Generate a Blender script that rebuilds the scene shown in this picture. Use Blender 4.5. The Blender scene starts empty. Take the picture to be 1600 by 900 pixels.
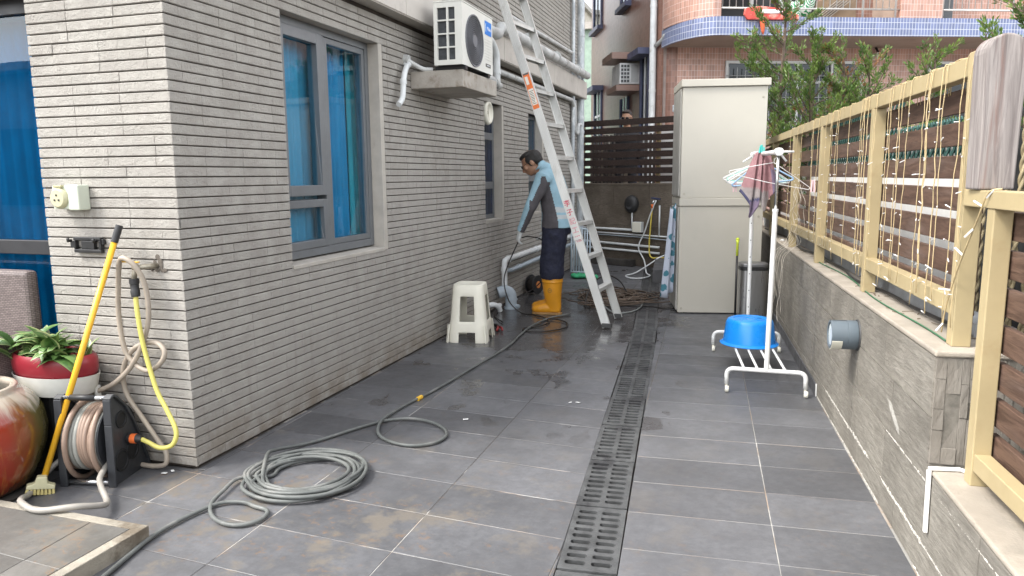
import bpy, bmesh, math, random
from math import sin, cos, pi, radians, sqrt, atan2, exp
from mathutils import Vector, Matrix, noise

# ------------------------------------------------------------------ camera, world, sun
scene = bpy.context.scene
COL = scene.collection
R = random.Random(7)

cam_data = bpy.data.cameras.new('camera')
cam = bpy.data.objects.new('camera', cam_data)
COL.objects.link(cam)
cam_data.sensor_fit = 'HORIZONTAL'
cam_data.sensor_width = 36
cam_data.lens = 36 * 1148.7 / 1600
cam_data.clip_start = .05
cam_data.clip_end = 2000
PITCH, YAW, ROLL = .151245, -.307865, -.0084535
CAM = Vector((2.376, -2.646, 1.33))
fw = Vector((sin(YAW) * cos(PITCH), cos(YAW) * cos(PITCH), -sin(PITCH)))
rt = Vector((cos(YAW), -sin(YAW), 0))
up = rt.cross(fw)
rt2 = cos(ROLL) * rt + sin(ROLL) * up
up2 = -sin(ROLL) * rt + cos(ROLL) * up
m3 = Matrix((rt2, up2, -fw)).transposed()
cam.matrix_world = Matrix.Translation(CAM) @ m3.to_4x4()
scene.camera = cam

SUN_DIR = Vector((-.80, -.60, 0)).normalized()
SUN_EL = radians(52)
world = bpy.data.worlds.new('World')
scene.world = world
world.use_nodes = True
wn = world.node_tree.nodes
wl = world.node_tree.links
sky = wn.new('ShaderNodeTexSky')
sky.sky_type = 'NISHITA'
sky.sun_disc = False
sky.sun_elevation = SUN_EL
sky.sun_rotation = atan2(SUN_DIR.x, SUN_DIR.y)
sky.air_density = 1.0
sky.dust_density = 2.0
sky.ozone_density = 1.0
hsv = wn.new('ShaderNodeHueSaturation')
hsv.inputs['Saturation'].default_value = .16
wl.new(sky.outputs[0], hsv.inputs['Color'])
wl.new(hsv.outputs[0], wn['Background'].inputs[0])
wn['Background'].inputs[1].default_value = .15

sun_data = bpy.data.lights.new('sun', 'SUN')
sun_data.energy = .72
sun_data.angle = radians(12)
sun_data.color = (1, .95, .86)
sun = bpy.data.objects.new('sun', sun_data)
COL.objects.link(sun)
sdir = Vector((SUN_DIR.x * cos(SUN_EL), SUN_DIR.y * cos(SUN_EL), sin(SUN_EL)))
sun.rotation_euler = (-sdir).to_track_quat('-Z', 'Y').to_euler()
scene.view_settings.view_transform = 'Standard'
scene.view_settings.look = 'None'
scene.view_settings.exposure = 2.2
scene.view_settings.gamma = 1
scene.cycles.max_bounces = 8
scene.cycles.diffuse_bounces = 4
scene.cycles.glossy_bounces = 4
scene.cycles.transparent_max_bounces = 12

# ------------------------------------------------------------------ materials
def lin(h):
    h = h.lstrip('#')
    out = []
    for i in (0, 2, 4):
        c = int(h[i:i + 2], 16) / 255
        out.append(c / 12.92 if c <= .04045 else ((c + .055) / 1.055) ** 2.4)
    return tuple(out)

class NT:
    def __init__(s, name):
        s.m = bpy.data.materials.new(name)
        s.m.use_nodes = True
        s.n = s.m.node_tree.nodes
        s.l = s.m.node_tree.links
        s.b = s.n['Principled BSDF']
        s.out = s.n['Material Output']
        s._pos = None
    def node(s, t, **kw):
        n = s.n.new(t)
        for k, v in kw.items():
            setattr(n, k, v)
        return n
    def put(s, sock, v):
        if hasattr(v, 'type') and hasattr(v, 'links'):
            s.l.new(v, sock)
        elif isinstance(v, (tuple, list)) and len(v) == 3 and sock.type == 'RGBA':
            sock.default_value = (*v, 1)
        else:
            sock.default_value = v
    def pos(s):
        if s._pos is None:
            s._pos = s.node('ShaderNodeNewGeometry').outputs['Position']
        return s._pos
    def obj(s):
        return s.node('ShaderNodeTexCoord').outputs['Object']
    def scl(s, vec, sc):
        mp = s.node('ShaderNodeMapping')
        s.put(mp.inputs['Vector'], vec)
        mp.inputs['Scale'].default_value = sc
        return mp.outputs[0]
    def noise(s, scale, detail=4, rough=.55, vec=None, dist=0):
        n = s.node('ShaderNodeTexNoise')
        s.put(n.inputs['Vector'], vec if vec is not None else s.pos())
        n.inputs['Scale'].default_value = scale
        n.inputs['Detail'].default_value = detail
        n.inputs['Roughness'].default_value = rough
        n.inputs['Distortion'].default_value = dist
        return n.outputs['Fac']
    def rng(s, v, a, b, c=0., d=1., smooth=True):
        n = s.node('ShaderNodeMapRange')
        if smooth:
            n.interpolation_type = 'SMOOTHSTEP'
        s.put(n.inputs[0], v)
        for i, x in enumerate((a, b, c, d)):
            s.put(n.inputs[i + 1], x)
        return n.outputs[0]
    def mix(s, f, a, b, mode='MIX'):
        n = s.node('ShaderNodeMix', data_type='RGBA', blend_type=mode)
        s.put(n.inputs[0], f)
        s.put(n.inputs[6], a)
        s.put(n.inputs[7], b)
        return n.outputs[2]
    def math(s, op, a, b=0.):
        n = s.node('ShaderNodeMath', operation=op)
        s.put(n.inputs[0], a)
        s.put(n.inputs[1], b)
        return n.outputs[0]
    def sep(s, v=None):
        n = s.node('ShaderNodeSeparateXYZ')
        s.put(n.inputs[0], v if v is not None else s.pos())
        return n.outputs
    def bump(s, h, strength=.3, dist=.01, prev=None):
        n = s.node('ShaderNodeBump')
        n.inputs['Strength'].default_value = strength
        n.inputs['Distance'].default_value = dist
        s.put(n.inputs['Height'], h)
        if prev is not None:
            s.l.new(prev, n.inputs['Normal'])
        return n.outputs[0]
    def set(s, **kw):
        for k, v in kw.items():
            s.put(s.b.inputs[k.replace('_', ' ')], v)
        return s.m

def M(name, col, rough=.6, metal=0., var=.12, vs=5., bump=0., bs=60., rand=0., dirt=None, local=False, spec=.5, stretch=None, coat=0.):
    """a general surface: colour with low-frequency variation, optional relief, per-object variation and dirt patches"""
    t = NT(name)
    if isinstance(col, str):
        col = lin(col)
    vec = t.obj() if local else t.pos()
    if stretch:
        vec = t.scl(vec, stretch)
    n = t.noise(vs, 5, .6, vec)
    dk = tuple(c * (1 - var) for c in col)
    lt = tuple(min(c * (1 + var), .95) for c in col)
    c = t.mix(t.rng(n, .3, .7), dk, lt)
    if rand:
        oi = t.node('ShaderNodeObjectInfo').outputs['Random']
        g = t.rng(oi, 0, 1, 1 - rand, 1 + rand, False)
        cc = t.node('ShaderNodeCombineXYZ')
        for i in range(3):
            t.put(cc.inputs[i], g)
        c = t.mix(1., c, cc.outputs[0], 'MULTIPLY')
    if dirt:
        dc, ds, lo, hi = dirt
        dn = t.noise(ds, 6, .65, vec)
        c = t.mix(t.rng(dn, lo, hi), c, lin(dc) if isinstance(dc, str) else dc)
    t.set(Base_Color=c, Roughness=t.rng(t.noise(vs * 3, 3, .5, vec), .2, .8, max(rough - .08, .03), min(rough + .08, 1)), Metallic=metal)
    t.b.inputs['Specular IOR Level'].default_value = spec
    if coat:
        t.b.inputs['Coat Weight'].default_value = coat
    if bump:
        t.set(Normal=t.bump(t.noise(bs, 5, .6, vec), bump, .01))
    return t.m

def mat_stone(name, rot=0):
    t = NT(name)
    v = t.pos()
    oi = t.node('ShaderNodeObjectInfo').outputs['Random']
    big = t.noise(1.3, 4, .6, v)
    mid = t.noise(9, 5, .6, v)
    fine = t.noise(140, 4, .7, v)
    c = t.mix(t.rng(big, .3, .7), (.335, .313, .283), (.39, .367, .335))
    c = t.mix(t.rng(mid, .35, .75), c, (.42, .40, .365))
    c = t.mix(t.rng(fine, .55, .75, 0, .45), c, (.25, .225, .195))
    cc = t.node('ShaderNodeCombineXYZ')
    g = t.rng(oi, 0, 1, .96, 1.04, False)
    for i in range(3):
        t.put(cc.inputs[i], g)
    c = t.mix(1., c, cc.outputs[0], 'MULTIPLY')
    z = t.sep(v)[2]
    # splash dirt on the lowest courses and drip stains
    low = t.math('MULTIPLY', t.rng(z, .28, .0), t.rng(t.noise(5, 5, .7, v), .35, .65))
    c = t.mix(t.math('MULTIPLY', low, .65), c, (.20, .155, .11))
    drip = t.noise(4, 4, .6, t.scl(v, (3, 3, .35)))
    c = t.mix(t.rng(drip, .58, .78, 0, .4), c, (.25, .225, .20))
    t.set(Base_Color=c, Roughness=.9)
    t.b.inputs['Specular IOR Level'].default_value = .2
    nb = t.bump(t.noise(85, 6, .7, v), .85, .012, t.bump(t.noise(24, 4, .6, v), .6, .015))
    nb = t.bump(fine, .45, .004, nb)
    t.set(Normal=nb)
    return t.m

def mat_tile(name, base=(.097, .098, .104), rust=1., wet=True):
    t = NT(name)
    v = t.pos()
    oi = t.node('ShaderNodeObjectInfo').outputs['Random']
    c = t.mix(t.rng(t.noise(2.2, 6, .65, v), .3, .7), tuple(x * .82 for x in base), tuple(x * 1.22 for x in base))
    c = t.mix(t.rng(t.noise(60, 4, .7, t.scl(v, (.5, 1.4, 1))), .5, .75, 0, .3), c, tuple(x * 1.6 for x in base))
    c = t.mix(t.rng(t.noise(26, 7, .75, v), .38, .66, 0, .55), c, tuple(x * .70 for x in base))
    c = t.mix(t.rng(t.noise(320, 2, .6, v), .62, .72, 0, .35), c, tuple(x * 1.9 for x in base))
    cc = t.node('ShaderNodeCombineXYZ')
    g = t.rng(oi, 0, 1, .80, 1.20, False)
    for i in range(3):
        t.put(cc.inputs[i], g)
    c = t.mix(1., c, cc.outputs[0], 'MULTIPLY')
    x, y, z = t.sep(v)
    # brown scuffs, stronger near the step
    near = t.math('MULTIPLY', t.rng(y, 1.3, -.5), t.rng(x, 2.2, .9, .35, 1.))
    r1 = t.noise(3.1, 6, .7, t.scl(v, (1, 1.5, 1)))
    r2 = t.rng(t.noise(24, 6, .75, v, .8), .53, .60)
    ru = t.math('MULTIPLY', t.math('MULTIPLY', t.rng(r1, .50, .60), r2), t.rng(near, 0, 1, .12, rust))
    c = t.mix(t.math('MULTIPLY', ru, .55), c, (.20, .12, .062))
    c = t.mix(t.math('MULTIPLY', t.rng(t.noise(2.6, 7, .72, v), .52, .62), t.rng(near, 0, 1,   .12, .75)), c, (.15, .13, .105))
    c = t.mix(t.rng(t.noise(48, 3, .6, v), .68, .76, 0, .35), c, (.24, .22, .2))
    rough = t.rng(t.noise(9, 4, .6, v), .3, .7, .42, .58)
    if wet:
        # standing water round the worker, by the drain and in scattered splashes
        dx = t.math('MULTIPLY', t.math('SUBTRACT', x, .75), .75)
        dy = t.math('MULTIPLY', t.math('SUBTRACT', y, 4.2), .45)
        dd = t.math('SQRT', t.math('ADD', t.math('MULTIPLY', dx, dx), t.math('MULTIPLY', dy, dy)))
        n1 = t.math('ADD', t.math('SUBTRACT', 1.02, dd), t.math('MULTIPLY', t.math('SUBTRACT', t.noise(1.9, 7, .68, v), .5), 1.7))
        w = t.rng(n1, .20, .36)
        spl = t.math('MULTIPLY', t.rng(t.noise(3.4, 4, .5, t.scl(v, (1.3, .8, 1))), .60, .625), t.math('MULTIPLY', t.rng(y, .4, 1.3), t.rng(t.math('ADD', x, t.math('MULTIPLY', y, .085)), 2.30, 2.12)))
        w = t.math('MAXIMUM', w, t.math('MULTIPLY', spl, .8))
        c = t.mix(t.math('MULTIPLY', w, .58), c, (.040, .036, .034))
        rough = t.math('SUBTRACT', rough, t.math('MULTIPLY', w, .30))
    t.set(Base_Color=c, Roughness=rough)
    t.b.inputs['Specular IOR Level'].default_value = .5
    h = t.noise(55, 6, .65, t.scl(v, (.6, 1.3, 1)))
    t.set(Normal=t.bump(h, .10, .004, t.bump(t.noise(7, 4, .6, v), .10, .01)))
    return t.m

def mat_slate(name, c1=(.185, .169, .144), c2=(.275, .256, .222), streak=(1, 1, 6), ang=.45, stain=None):
    t = NT(name)
    v = t.pos()
    mp = t.node('ShaderNodeMapping')
    t.put(mp.inputs['Vector'], v)
    mp.inputs['Rotation'].default_value = (ang, 0, 0)
    mp.inputs['Scale'].default_value = streak
    s = t.noise(9, 6, .65, mp.outputs[0], .3)
    c = t.mix(t.rng(s, .3, .72), c1, c2)
    c = t.mix(t.rng(t.noise(2.4, 5, .6, v), .35, .75), c, tuple(x * .78 for x in c1))
    c = t.mix(t.rng(s, .66, .8, 0, .5), c, (.37, .345, .305))
    oi = t.node('ShaderNodeObjectInfo').outputs['Random']
    cc = t.node('ShaderNodeCombineXYZ')
    g = t.rng(oi, 0, 1, .9, 1.1, False)
    for i in range(3):
        t.put(cc.inputs[i], g)
    c = t.mix(1., c, cc.outputs[0], 'MULTIPLY')
    if stain:            # pale lime streak that has run down the stone
        (px, py, pz), (ry, rz), sl = stain
        x, y, z = t.sep(v)
        dy = t.math('SUBTRACT', y, py)
        dz = t.math('SUBTRACT', t.math('SUBTRACT', z, pz), t.math('MULTIPLY', dy, sl))
        e = t.math('ADD', t.math('POWER', t.math('ABSOLUTE', t.math('DIVIDE', dy, ry)), 2.), t.math('POWER', t.math('ABSOLUTE', t.math('DIVIDE', dz, rz)), 2.))
        e = t.math('ADD', e, t.math('MULTIPLY', t.math('SUBTRACT', t.noise(28, 6, .75, v), .5), 2.6))
        c = t.mix(t.rng(e, 1.1, .1, 0, .75), c, (.52, .50, .46))
    t.set(Base_Color=c, Roughness=.8)
    t.b.inputs['Specular IOR Level'].default_value = .3
    t.set(Normal=t.bump(t.noise(60, 4, .6, v), .2, .005, t.bump(s, .6, .012)))
    return t.m

def mat_wood(name, c1, c2, axis=(14, .8, 14), rough=.65, wear=None):
    t = NT(name)
    v = t.obj()
    vec = t.scl(v, axis)
    oi = t.node('ShaderNodeObjectInfo').outputs['Random']
    ad = t.node('ShaderNodeVectorMath', operation='ADD')
    t.put(ad.inputs[0], vec)
    cc = t.node('ShaderNodeCombineXYZ')
    for i in range(3):
        t.put(cc.inputs[i], t.math('MULTIPLY', oi, 37. + i * 11))
    t.l.new(cc.outputs[0], ad.inputs[1])
    s = t.noise(3, 6, .65, ad.outputs[0], 1.2)
    c = t.mix(t.rng(s, .3, .7), c1, c2)
    if wear:
        c = t.mix(t.rng(t.noise(1.2, 5, .7, ad.outputs[0], .5), .5, .72), c, wear)
    t.set(Base_Color=c, Roughness=rough, Normal=t.bump(s, .45, .006))
    t.b.inputs['Specular IOR Level'].default_value = .35
    return t.m

def mat_grid(name, col, grout, tw, th, rough=.35, var=.18, local=True, gw=.05):
    """small glazed tiles on far walls, u along local x, v along local z"""
    t = NT(name)
    uv = t.node('ShaderNodeUVMap').outputs[0]
    br = t.node('ShaderNodeTexBrick')
    br.offset = 0.
    t.l.new(uv, br.inputs['Vector'])
    br.inputs['Scale'].default_value = 1
    br.inputs['Mortar Size'].default_value = gw * min(tw, th)
    br.inputs['Mortar Smooth'].default_value = .1
    br.inputs['Brick Width'].default_value = tw
    br.inputs['Row Height'].default_value = th
    br.inputs['Bias'].default_value = 0
    t.put(br.inputs['Color1'], tuple(c * (1 - var) for c in col))
    t.put(br.inputs['Color2'], tuple(c * (1 + var) for c in col))
    t.put(br.inputs['Mortar'], grout)
    c = t.mix(t.rng(t.noise(.8, 5, .7), .45, .8, 0, .35), br.outputs['Color'], tuple(x * .6 for x in col))
    t.set(Base_Color=c, Roughness=rough, Normal=t.bump(br.outputs['Fac'], -.25, .004))
    return t.m

def mat_glass(name, tint, ior=1.5, rough=.0, refl=(.9, .95, 1)):
    """window glass: tinted see-through plus a fresnel mirror"""
    t = NT(name)
    tr = t.node('ShaderNodeBsdfTransparent')
    t.put(tr.inputs[0], tint)
    gl = t.node('ShaderNodeBsdfGlossy')
    t.put(gl.inputs['Color'], refl)
    gl.inputs['Roughness'].default_value = rough
    nb = t.bump(t.noise(2.2, 2, .5), .012, .03)
    t.l.new(nb, gl.inputs['Normal'])
    fr = t.node('ShaderNodeFresnel')
    fr.inputs['IOR'].default_value = ior
    mx = t.node('ShaderNodeMixShader')
    bf = t.math('SUBTRACT', 1., t.node('ShaderNodeNewGeometry').outputs['Backfacing'])
    t.l.new(t.math('MULTIPLY', fr.outputs[0], bf), mx.inputs[0])
    t.l.new(tr.outputs[0], mx.inputs[1])
    t.l.new(gl.outputs[0], mx.inputs[2])
    t.l.new(mx.outputs[0], t.out.inputs['Surface'])
    return t.m

def mat_leaf(name, c1, c2, vs=9, rough=.5, trans=.25):
    t = NT(name)
    oi = t.node('ShaderNodeObjectInfo').outputs['Random']
    c = t.mix(t.rng(t.noise(vs, 3, .6), .35, .65), c1, c2)
    t.set(Base_Color=c, Roughness=rough)
    d = t.node('ShaderNodeBsdfTranslucent')
    t.put(d.inputs[0], c)
    mx = t.node('ShaderNodeMixShader')
    mx.inputs[0].default_value = trans
    t.l.new(t.b.outputs[0], mx.inputs[1])
    t.l.new(d.outputs[0], mx.inputs[2])
    t.l.new(mx.outputs[0], t.out.inputs['Surface'])
    return t.m

# ------------------------------------------------------------------ mesh building
class B:
    def __init__(s):
        s.v, s.f, s.mi, s.uv = [], [], [], {}
    def add(s, vs, fs, mi=0):
        o = len(s.v)
        s.v += [tuple(v) for v in vs]
        for f in fs:
            s.f.append(tuple(i + o for i in f))
            s.mi.append(mi)
    def box(s, lo, hi, mi=0, mat=None):
        x0, y0, z0 = lo
        x1, y1, z1 = hi
        vs = [(x0, y0, z0), (x1, y0, z0), (x1, y1, z0), (x0, y1, z0), (x0, y0, z1), (x1, y0, z1), (x1, y1, z1), (x0, y1, z1)]
        fs = [(0, 3, 2, 1), (4, 5, 6, 7), (0, 1, 5, 4), (1, 2, 6, 5), (2, 3, 7, 6), (3, 0, 4, 7)]
        if mat:
            vs = [mat @ Vector(v) for v in vs]
        s.add(vs, fs, mi)
        return s
    def bar(s, a, b, w, h, mi=0, upv=(0, 0, 1)):
        """rectangular bar from a to b; w across, h along upv"""
        a, b = Vector(a), Vector(b)
        d = (b - a)
        L = d.length
        d.normalize()
        side = d.cross(Vector(upv)).normalized()
        u = side.cross(d)
        m = Matrix((side, d, u)).transposed().to_4x4()
        m.translation = a
        return s.box((-w / 2, 0, -h / 2), (w / 2, L, h / 2), mi, m)
    def prism(s, poly, z0, z1, mi=0, mat=None):
        n = len(poly)
        vs = [(x, y, z0) for x, y in poly] + [(x, y, z1) for x, y in poly]
        fs = [tuple(range(n - 1, -1, -1)), tuple(range(n, 2 * n))]
        fs += [(i, (i + 1) % n, n + (i + 1) % n, n + i) for i in range(n)]
        if mat:
            vs = [mat @ Vector(v) for v in vs]
        s.add(vs, fs, mi)
        return s
    def tube(s, path, r, n=8, closed=False, caps=True, mi=0, flat=1.):
        P = [Vector(p) for p in path]
        N = len(P)
        rs = r if isinstance(r, (list, tuple)) else [r] * N
        T = []
        for i in range(N):
            if closed:
                t = P[(i + 1) % N] - P[i - 1]
            else:
                t = P[min(i + 1, N - 1)] - P[max(i - 1, 0)]
            T.append(t.normalized() if t.length > 1e-9 else Vector((0, 0, 1)))
        u = T[0].orthogonal().normalized()
        vs = []
        for i in range(N):
            u = (u - T[i] * u.dot(T[i]))
            u = u.normalized() if u.length > 1e-6 else T[i].orthogonal().normalized()
            w = T[i].cross(u)
            for k in range(n):
                a = 2 * pi * k / n
                vs.append(P[i] + (u * cos(a) + w * sin(a) * flat) * rs[i])
        fs = []
        M_ = N if closed else N - 1
        for i in range(M_):
            j = (i + 1) % N
            for k in range(n):
                k2 = (k + 1) % n
                fs.append((i * n + k, i * n + k2, j * n + k2, j * n + k))
        if caps and not closed:
            fs.append(tuple(range(n - 1, -1, -1)))
            fs.append(tuple((N - 1) * n + k for k in range(n)))
        s.add(vs, fs, mi)
        return s
    def lathe(s, prof, n=24, mat=None, mi=0, sx=1., sy=1.):
        vs, fs = [], []
        for r, z in prof:
            for k in range(n):
                a = 2 * pi * k / n
                vs.append((r * cos(a) * sx, r * sin(a) * sy, z))
        for i in range(len(prof) - 1):
            for k in range(n):
                k2 = (k + 1) % n
                fs.append((i * n + k, i * n + k2, (i + 1) * n + k2, (i + 1) * n + k))
        if prof[0][0] > 1e-6:
            fs.append(tuple(range(n - 1, -1, -1)))
        if prof[-1][0] > 1e-6:
            fs.append(tuple((len(prof) - 1) * n + k for k in range(n)))
        if mat:
            vs = [mat @ Vector(v) for v in vs]
        s.add(vs, fs, mi)
        return s
    def loft(s, cs, rad, side=(0, 1, 0), n=14, mi=0):
        """closed tube through centres cs; rad = (half width along side, half depth)"""
        P = [Vector(p) for p in cs]
        N = len(P)
        vs = []
        for i in range(N):
            t = (P[min(i + 1, N - 1)] - P[max(i - 1, 0)]).normalized()
            sd = Vector(side)
            sd = (sd - t * sd.dot(t)).normalized()
            w = t.cross(sd)
            a, b = rad[i]
            for k in range(n):
                th = 2 * pi * k / n
                vs.append(P[i] + sd * cos(th) * a + w * sin(th) * b)
        fs = [(i * n + k, i * n + (k + 1) % n, (i + 1) * n + (k + 1) % n, (i + 1) * n + k) for i in range(N - 1) for k in range(n)]
        fs.append(tuple(range(n - 1, -1, -1)))
        fs.append(tuple((N - 1) * n + k for k in range(n)))
        s.add(vs, fs, mi)
        return s
    def ball(s, c, r, n=12, m=8, mi=0, mat=None):
        rx, ry, rz = r if isinstance(r, (tuple, list)) else (r, r, r)
        prof = [(sin(pi * i / m), -cos(pi * i / m)) for i in range(m + 1)]
        vs, fs = [], []
        for q, z in prof:
            for k in range(n):
                a = 2 * pi * k / n
                v = Vector((q * cos(a) * rx, q * sin(a) * ry, z * rz))
                vs.append((mat @ v if mat else v) + Vector(c))
        for i in range(m):
            for k in range(n):
                fs.append((i * n + k, i * n + (k + 1) % n, (i + 1) * n + (k + 1) % n, (i + 1) * n + k))
        s.add(vs, fs, mi)
        return s
    def mesh(s, name, mats, smooth=False):
        me = bpy.data.meshes.new(name)
        me.from_pydata(s.v, [], s.f)
        for m in (mats if isinstance(mats, (list, tuple)) else [mats]):
            me.materials.append(m)
        if any(s.mi):
            me.polygons.foreach_set('material_index', s.mi)
        me.update()
        bm = bmesh.new()
        bm.from_mesh(me)
        bmesh.ops.remove_doubles(bm, verts=bm.verts, dist=1e-6)
        bmesh.ops.recalc_face_normals(bm, faces=bm.faces)
        bm.to_mesh(me)
        bm.free()
        if smooth:
            me.shade_smooth() if smooth is True else me.set_sharp_from_angle(angle=radians(smooth))
            me.polygons.foreach_set('use_smooth', [True] * len(me.polygons))
            if smooth is not True:
                me.set_sharp_from_angle(angle=radians(smooth))
        return me
    def obj(s, name, mats, parent=None, smooth=False, loc=None, kind=None, bevel=0., origin=None):
        if origin is not None:
            o_ = Vector(origin)
            s.v = [tuple(Vector(v) - o_) for v in s.v]
            loc = origin
        me = s.mesh(name, mats, smooth)
        return link(name, me, parent, loc, kind, bevel)

WORLD, LOCAL = {}, set()
def link(name, me, parent=None, loc=None, kind=None, bevel=0., rot=None):
    o = bpy.data.objects.new(name, me)
    COL.objects.link(o)
    if parent is not None:
        o.parent = parent
        r_ = parent
        while r_.parent is not None:
            r_ = r_.parent
        if r_.name not in LOCAL:          # parts are written in world coordinates
            o.matrix_parent_inverse = WORLD.get(parent.name, Matrix()).inverted()
    if loc is not None:
        o.location = loc
    if rot is not None:
        o.rotation_euler = rot
    if kind:
        o['kind'] = kind
    if bevel:
        md = o.modifiers.new('edges', 'BEVEL')
        md.width = bevel
        md.segments = 2
        md.limit_method = 'ANGLE'
        md.angle_limit = radians(40)
    WORLD[o.name] = Matrix.Translation(o.location)
    return o

def thing(name, label, cat, loc=(0, 0, 0), group=None, rotz=0., local=False):
    o = bpy.data.objects.new(name, None)
    COL.objects.link(o)
    o.empty_display_size = .05
    o.location = loc
    o.rotation_euler = (0, 0, rotz)
    WORLD[o.name] = Matrix.Translation(Vector(loc)) @ Matrix.Rotation(rotz, 4, 'Z')
    if local:
        LOCAL.add(o.name)
    return tag(o, label, cat, group)

def tag(o, label, cat, group=None):
    o['label'] = label
    o['category'] = cat
    if group:
        o['group'] = group
    return o

def smooth_path(pts, sub=6, closed=False):
    """Catmull-Rom through the points"""
    P = [Vector(p) for p in pts]
    N = len(P)
    out = []
    for i in range(N if closed else N - 1):
        if closed:
            p0, p1, p2, p3 = P[i - 1], P[i], P[(i + 1) % N], P[(i + 2) % N]
        else:
            p0, p1, p2, p3 = P[max(i - 1, 0)], P[i], P[i + 1], P[min(i + 2, N - 1)]
        for k in range(sub):
            t = k / sub
            out.append(.5 * ((2 * p1) + (p2 - p0) * t + (2 * p0 - 5 * p1 + 4 * p2 - p3) * t * t + (3 * p1 - p0 - 3 * p2 + p3) * t ** 3))
    if not closed:
        out.append(P[-1])
    return out

def elbow_path(pts, r=.05, n=5):
    """polyline with rounded corners"""
    P = [Vector(p) for p in pts]
    out = [P[0]]
    for i in range(1, len(P) - 1):
        a = (P[i - 1] - P[i])
        b = (P[i + 1] - P[i])
        ra = min(r, a.length * .45, b.length * .45)
        a.normalize()
        b.normalize()
        for k in range(n + 1):
            t = k / n
            out.append(P[i] + a * ra * (1 - t) ** 2 + b * ra * t ** 2)
    out.append(P[-1])
    return out

def fuse(b, name, mats, voxel=.008, smooth=4, parent=None, assign=None, kind=None):
    """joins overlapping closed shells into one continuous skin"""
    me = b.mesh(name + '_raw', mats)
    o = bpy.data.objects.new('raw', me)
    COL.objects.link(o)
    md = o.modifiers.new('fuse', 'REMESH')
    md.mode = 'VOXEL'
    md.voxel_size = voxel
    if smooth:
        sm = o.modifiers.new('soft', 'SMOOTH')
        sm.iterations = smooth
        sm.factor = .5
    dg = bpy.context.evaluated_depsgraph_get()
    me2 = bpy.data.meshes.new_from_object(o.evaluated_get(dg))
    bpy.data.objects.remove(o)
    bpy.data.meshes.remove(me)
    me2.name = name
    me2.materials.clear()
    for m in (mats if isinstance(mats, (list, tuple)) else [mats]):
        me2.materials.append(m)
    idx = [0] * len(me2.polygons)
    if assign:
        for p in me2.polygons:
            idx[p.index] = assign(p.center, p.normal)
    me2.polygons.foreach_set('material_index', idx)
    me2.polygons.foreach_set('use_smooth', [True] * len(me2.polygons))
    me2.update()
    return link(name, me2, parent, kind=kind)

def text(body, size, mat, name, parent, matrix, extrude=.0006, bold=0.):
    cu = bpy.data.curves.new(name, 'FONT')
    cu.body = body
    cu.size = size
    cu.extrude = extrude
    cu.offset = bold
    cu.align_x = 'CENTER'
    cu.align_y = 'CENTER'
    cu.resolution_u = 3
    o = bpy.data.objects.new('raw_text', cu)
    COL.objects.link(o)
    dg = bpy.context.evaluated_depsgraph_get()
    me = bpy.data.meshes.new_from_object(o.evaluated_get(dg))
    bpy.data.objects.remove(o)
    me.materials.clear()
    me.materials.append(mat)
    me.transform(matrix)
    return link(name, me, parent)

# ------------------------------------------------------------------ shared materials
STONE = mat_stone('rough_stone')
GROOVE = M('dark_joint', (.045, .035, .028), .95, var=.3, vs=8)
CONCRETE = M('old_concrete', (.40, .375, .34), .85, var=.12, vs=3, bump=.25, bs=90, dirt=((.25, .23, .21), 2.2, .5, .8))
SMOOTHSTONE = M('sawn_stone', (.42, .39, .345), .75, var=.10, vs=6, bump=.2, bs=120, dirt=((.28, .255, .225), 3, .55, .8))
PLASTER = M('inside_plaster', (.5, .52, .55), .9)
TILE = mat_tile('patio_tile')
STEPTILE = mat_tile('step_tile', (.115, .11, .10), 1.15, False)
GROUTN = NT('grout')
_v = GROUTN.pos()
_k = GROUTN.rng(GROUTN.noise(2.2, 4, .6, _v), .50, .58)
_x = GROUTN.sep(_v)
_far = GROUTN.rng(_x[1], 1.0, 2.6)
_side = GROUTN.rng(_x[0], 1.6, 2.0, .0, .75)
_k = GROUTN.math('MULTIPLY', GROUTN.math('MAXIMUM', _k, _side), GROUTN.math('SUBTRACT', 1., GROUTN.math('MULTIPLY', _far, .75)))
_g = GROUTN.mix(GROUTN.rng(GROUTN.noise(3.7, 4, .6, _v), .45, .6), (.36, .35, .325), (.32, .245, .185))
GROUT = GROUTN.set(Base_Color=GROUTN.mix(_k, (.055, .05, .046), _g), Roughness=.85)
IRON = M('worn_iron', (.078, .080, .081), .5, .2, var=.30, vs=12, bump=.35, bs=130, dirt=((.036, .036, .038), 4.0, .53, .62), rand=.18)
SLUDGE = M('drain_sludge', (.014, .011, .009), .5, var=.6, vs=14, bump=.5, bs=30, dirt=((.055, .028, .015), 7, .52, .68))
ALU_GREY = M('grey_window_frame', (.17, .18, .19), .42, .3, var=.06, vs=6)
DARKFRAME = M('dark_frame', (.03, .03, .033), .45, .2)
WHITEPVC = M('white_pipe', (.66, .68, .68), .42, var=.08, vs=7, dirt=((.36, .35, .32), 4, .58, .8))
OLDPIPE = M('weathered_pipe', (.52, .53, .52), .55, var=.14, vs=5, dirt=((.27, .26, .24), 6, .5, .72), bump=.15, bs=40)
GREYPVC = M('grey_pipe', (.40, .46, .51), .45, var=.08, vs=6, dirt=((.24, .25, .25), 5, .58, .8))
GALV = M('galvanised_pipe', (.42, .45, .47), .5, .25, var=.2, vs=14, dirt=((.62, .64, .64), 16, .48, .62), stretch=(1, 1, .35))
BLACKP = M('black_plastic', (.018, .018, .019), .45, var=.2)
CHROME = M('chrome', (.62, .62, .62), .22, .95, var=.05)
WHITEP = M('white_plastic', (.76, .735, .63), .38, var=.04, vs=3)
AMETAL = M('bare_aluminium', (.60, .60, .58), .42, .45, var=.08, vs=4, dirt=((.44, .43, .40), 9, .55, .75), stretch=(1, 1, .4))

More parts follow.
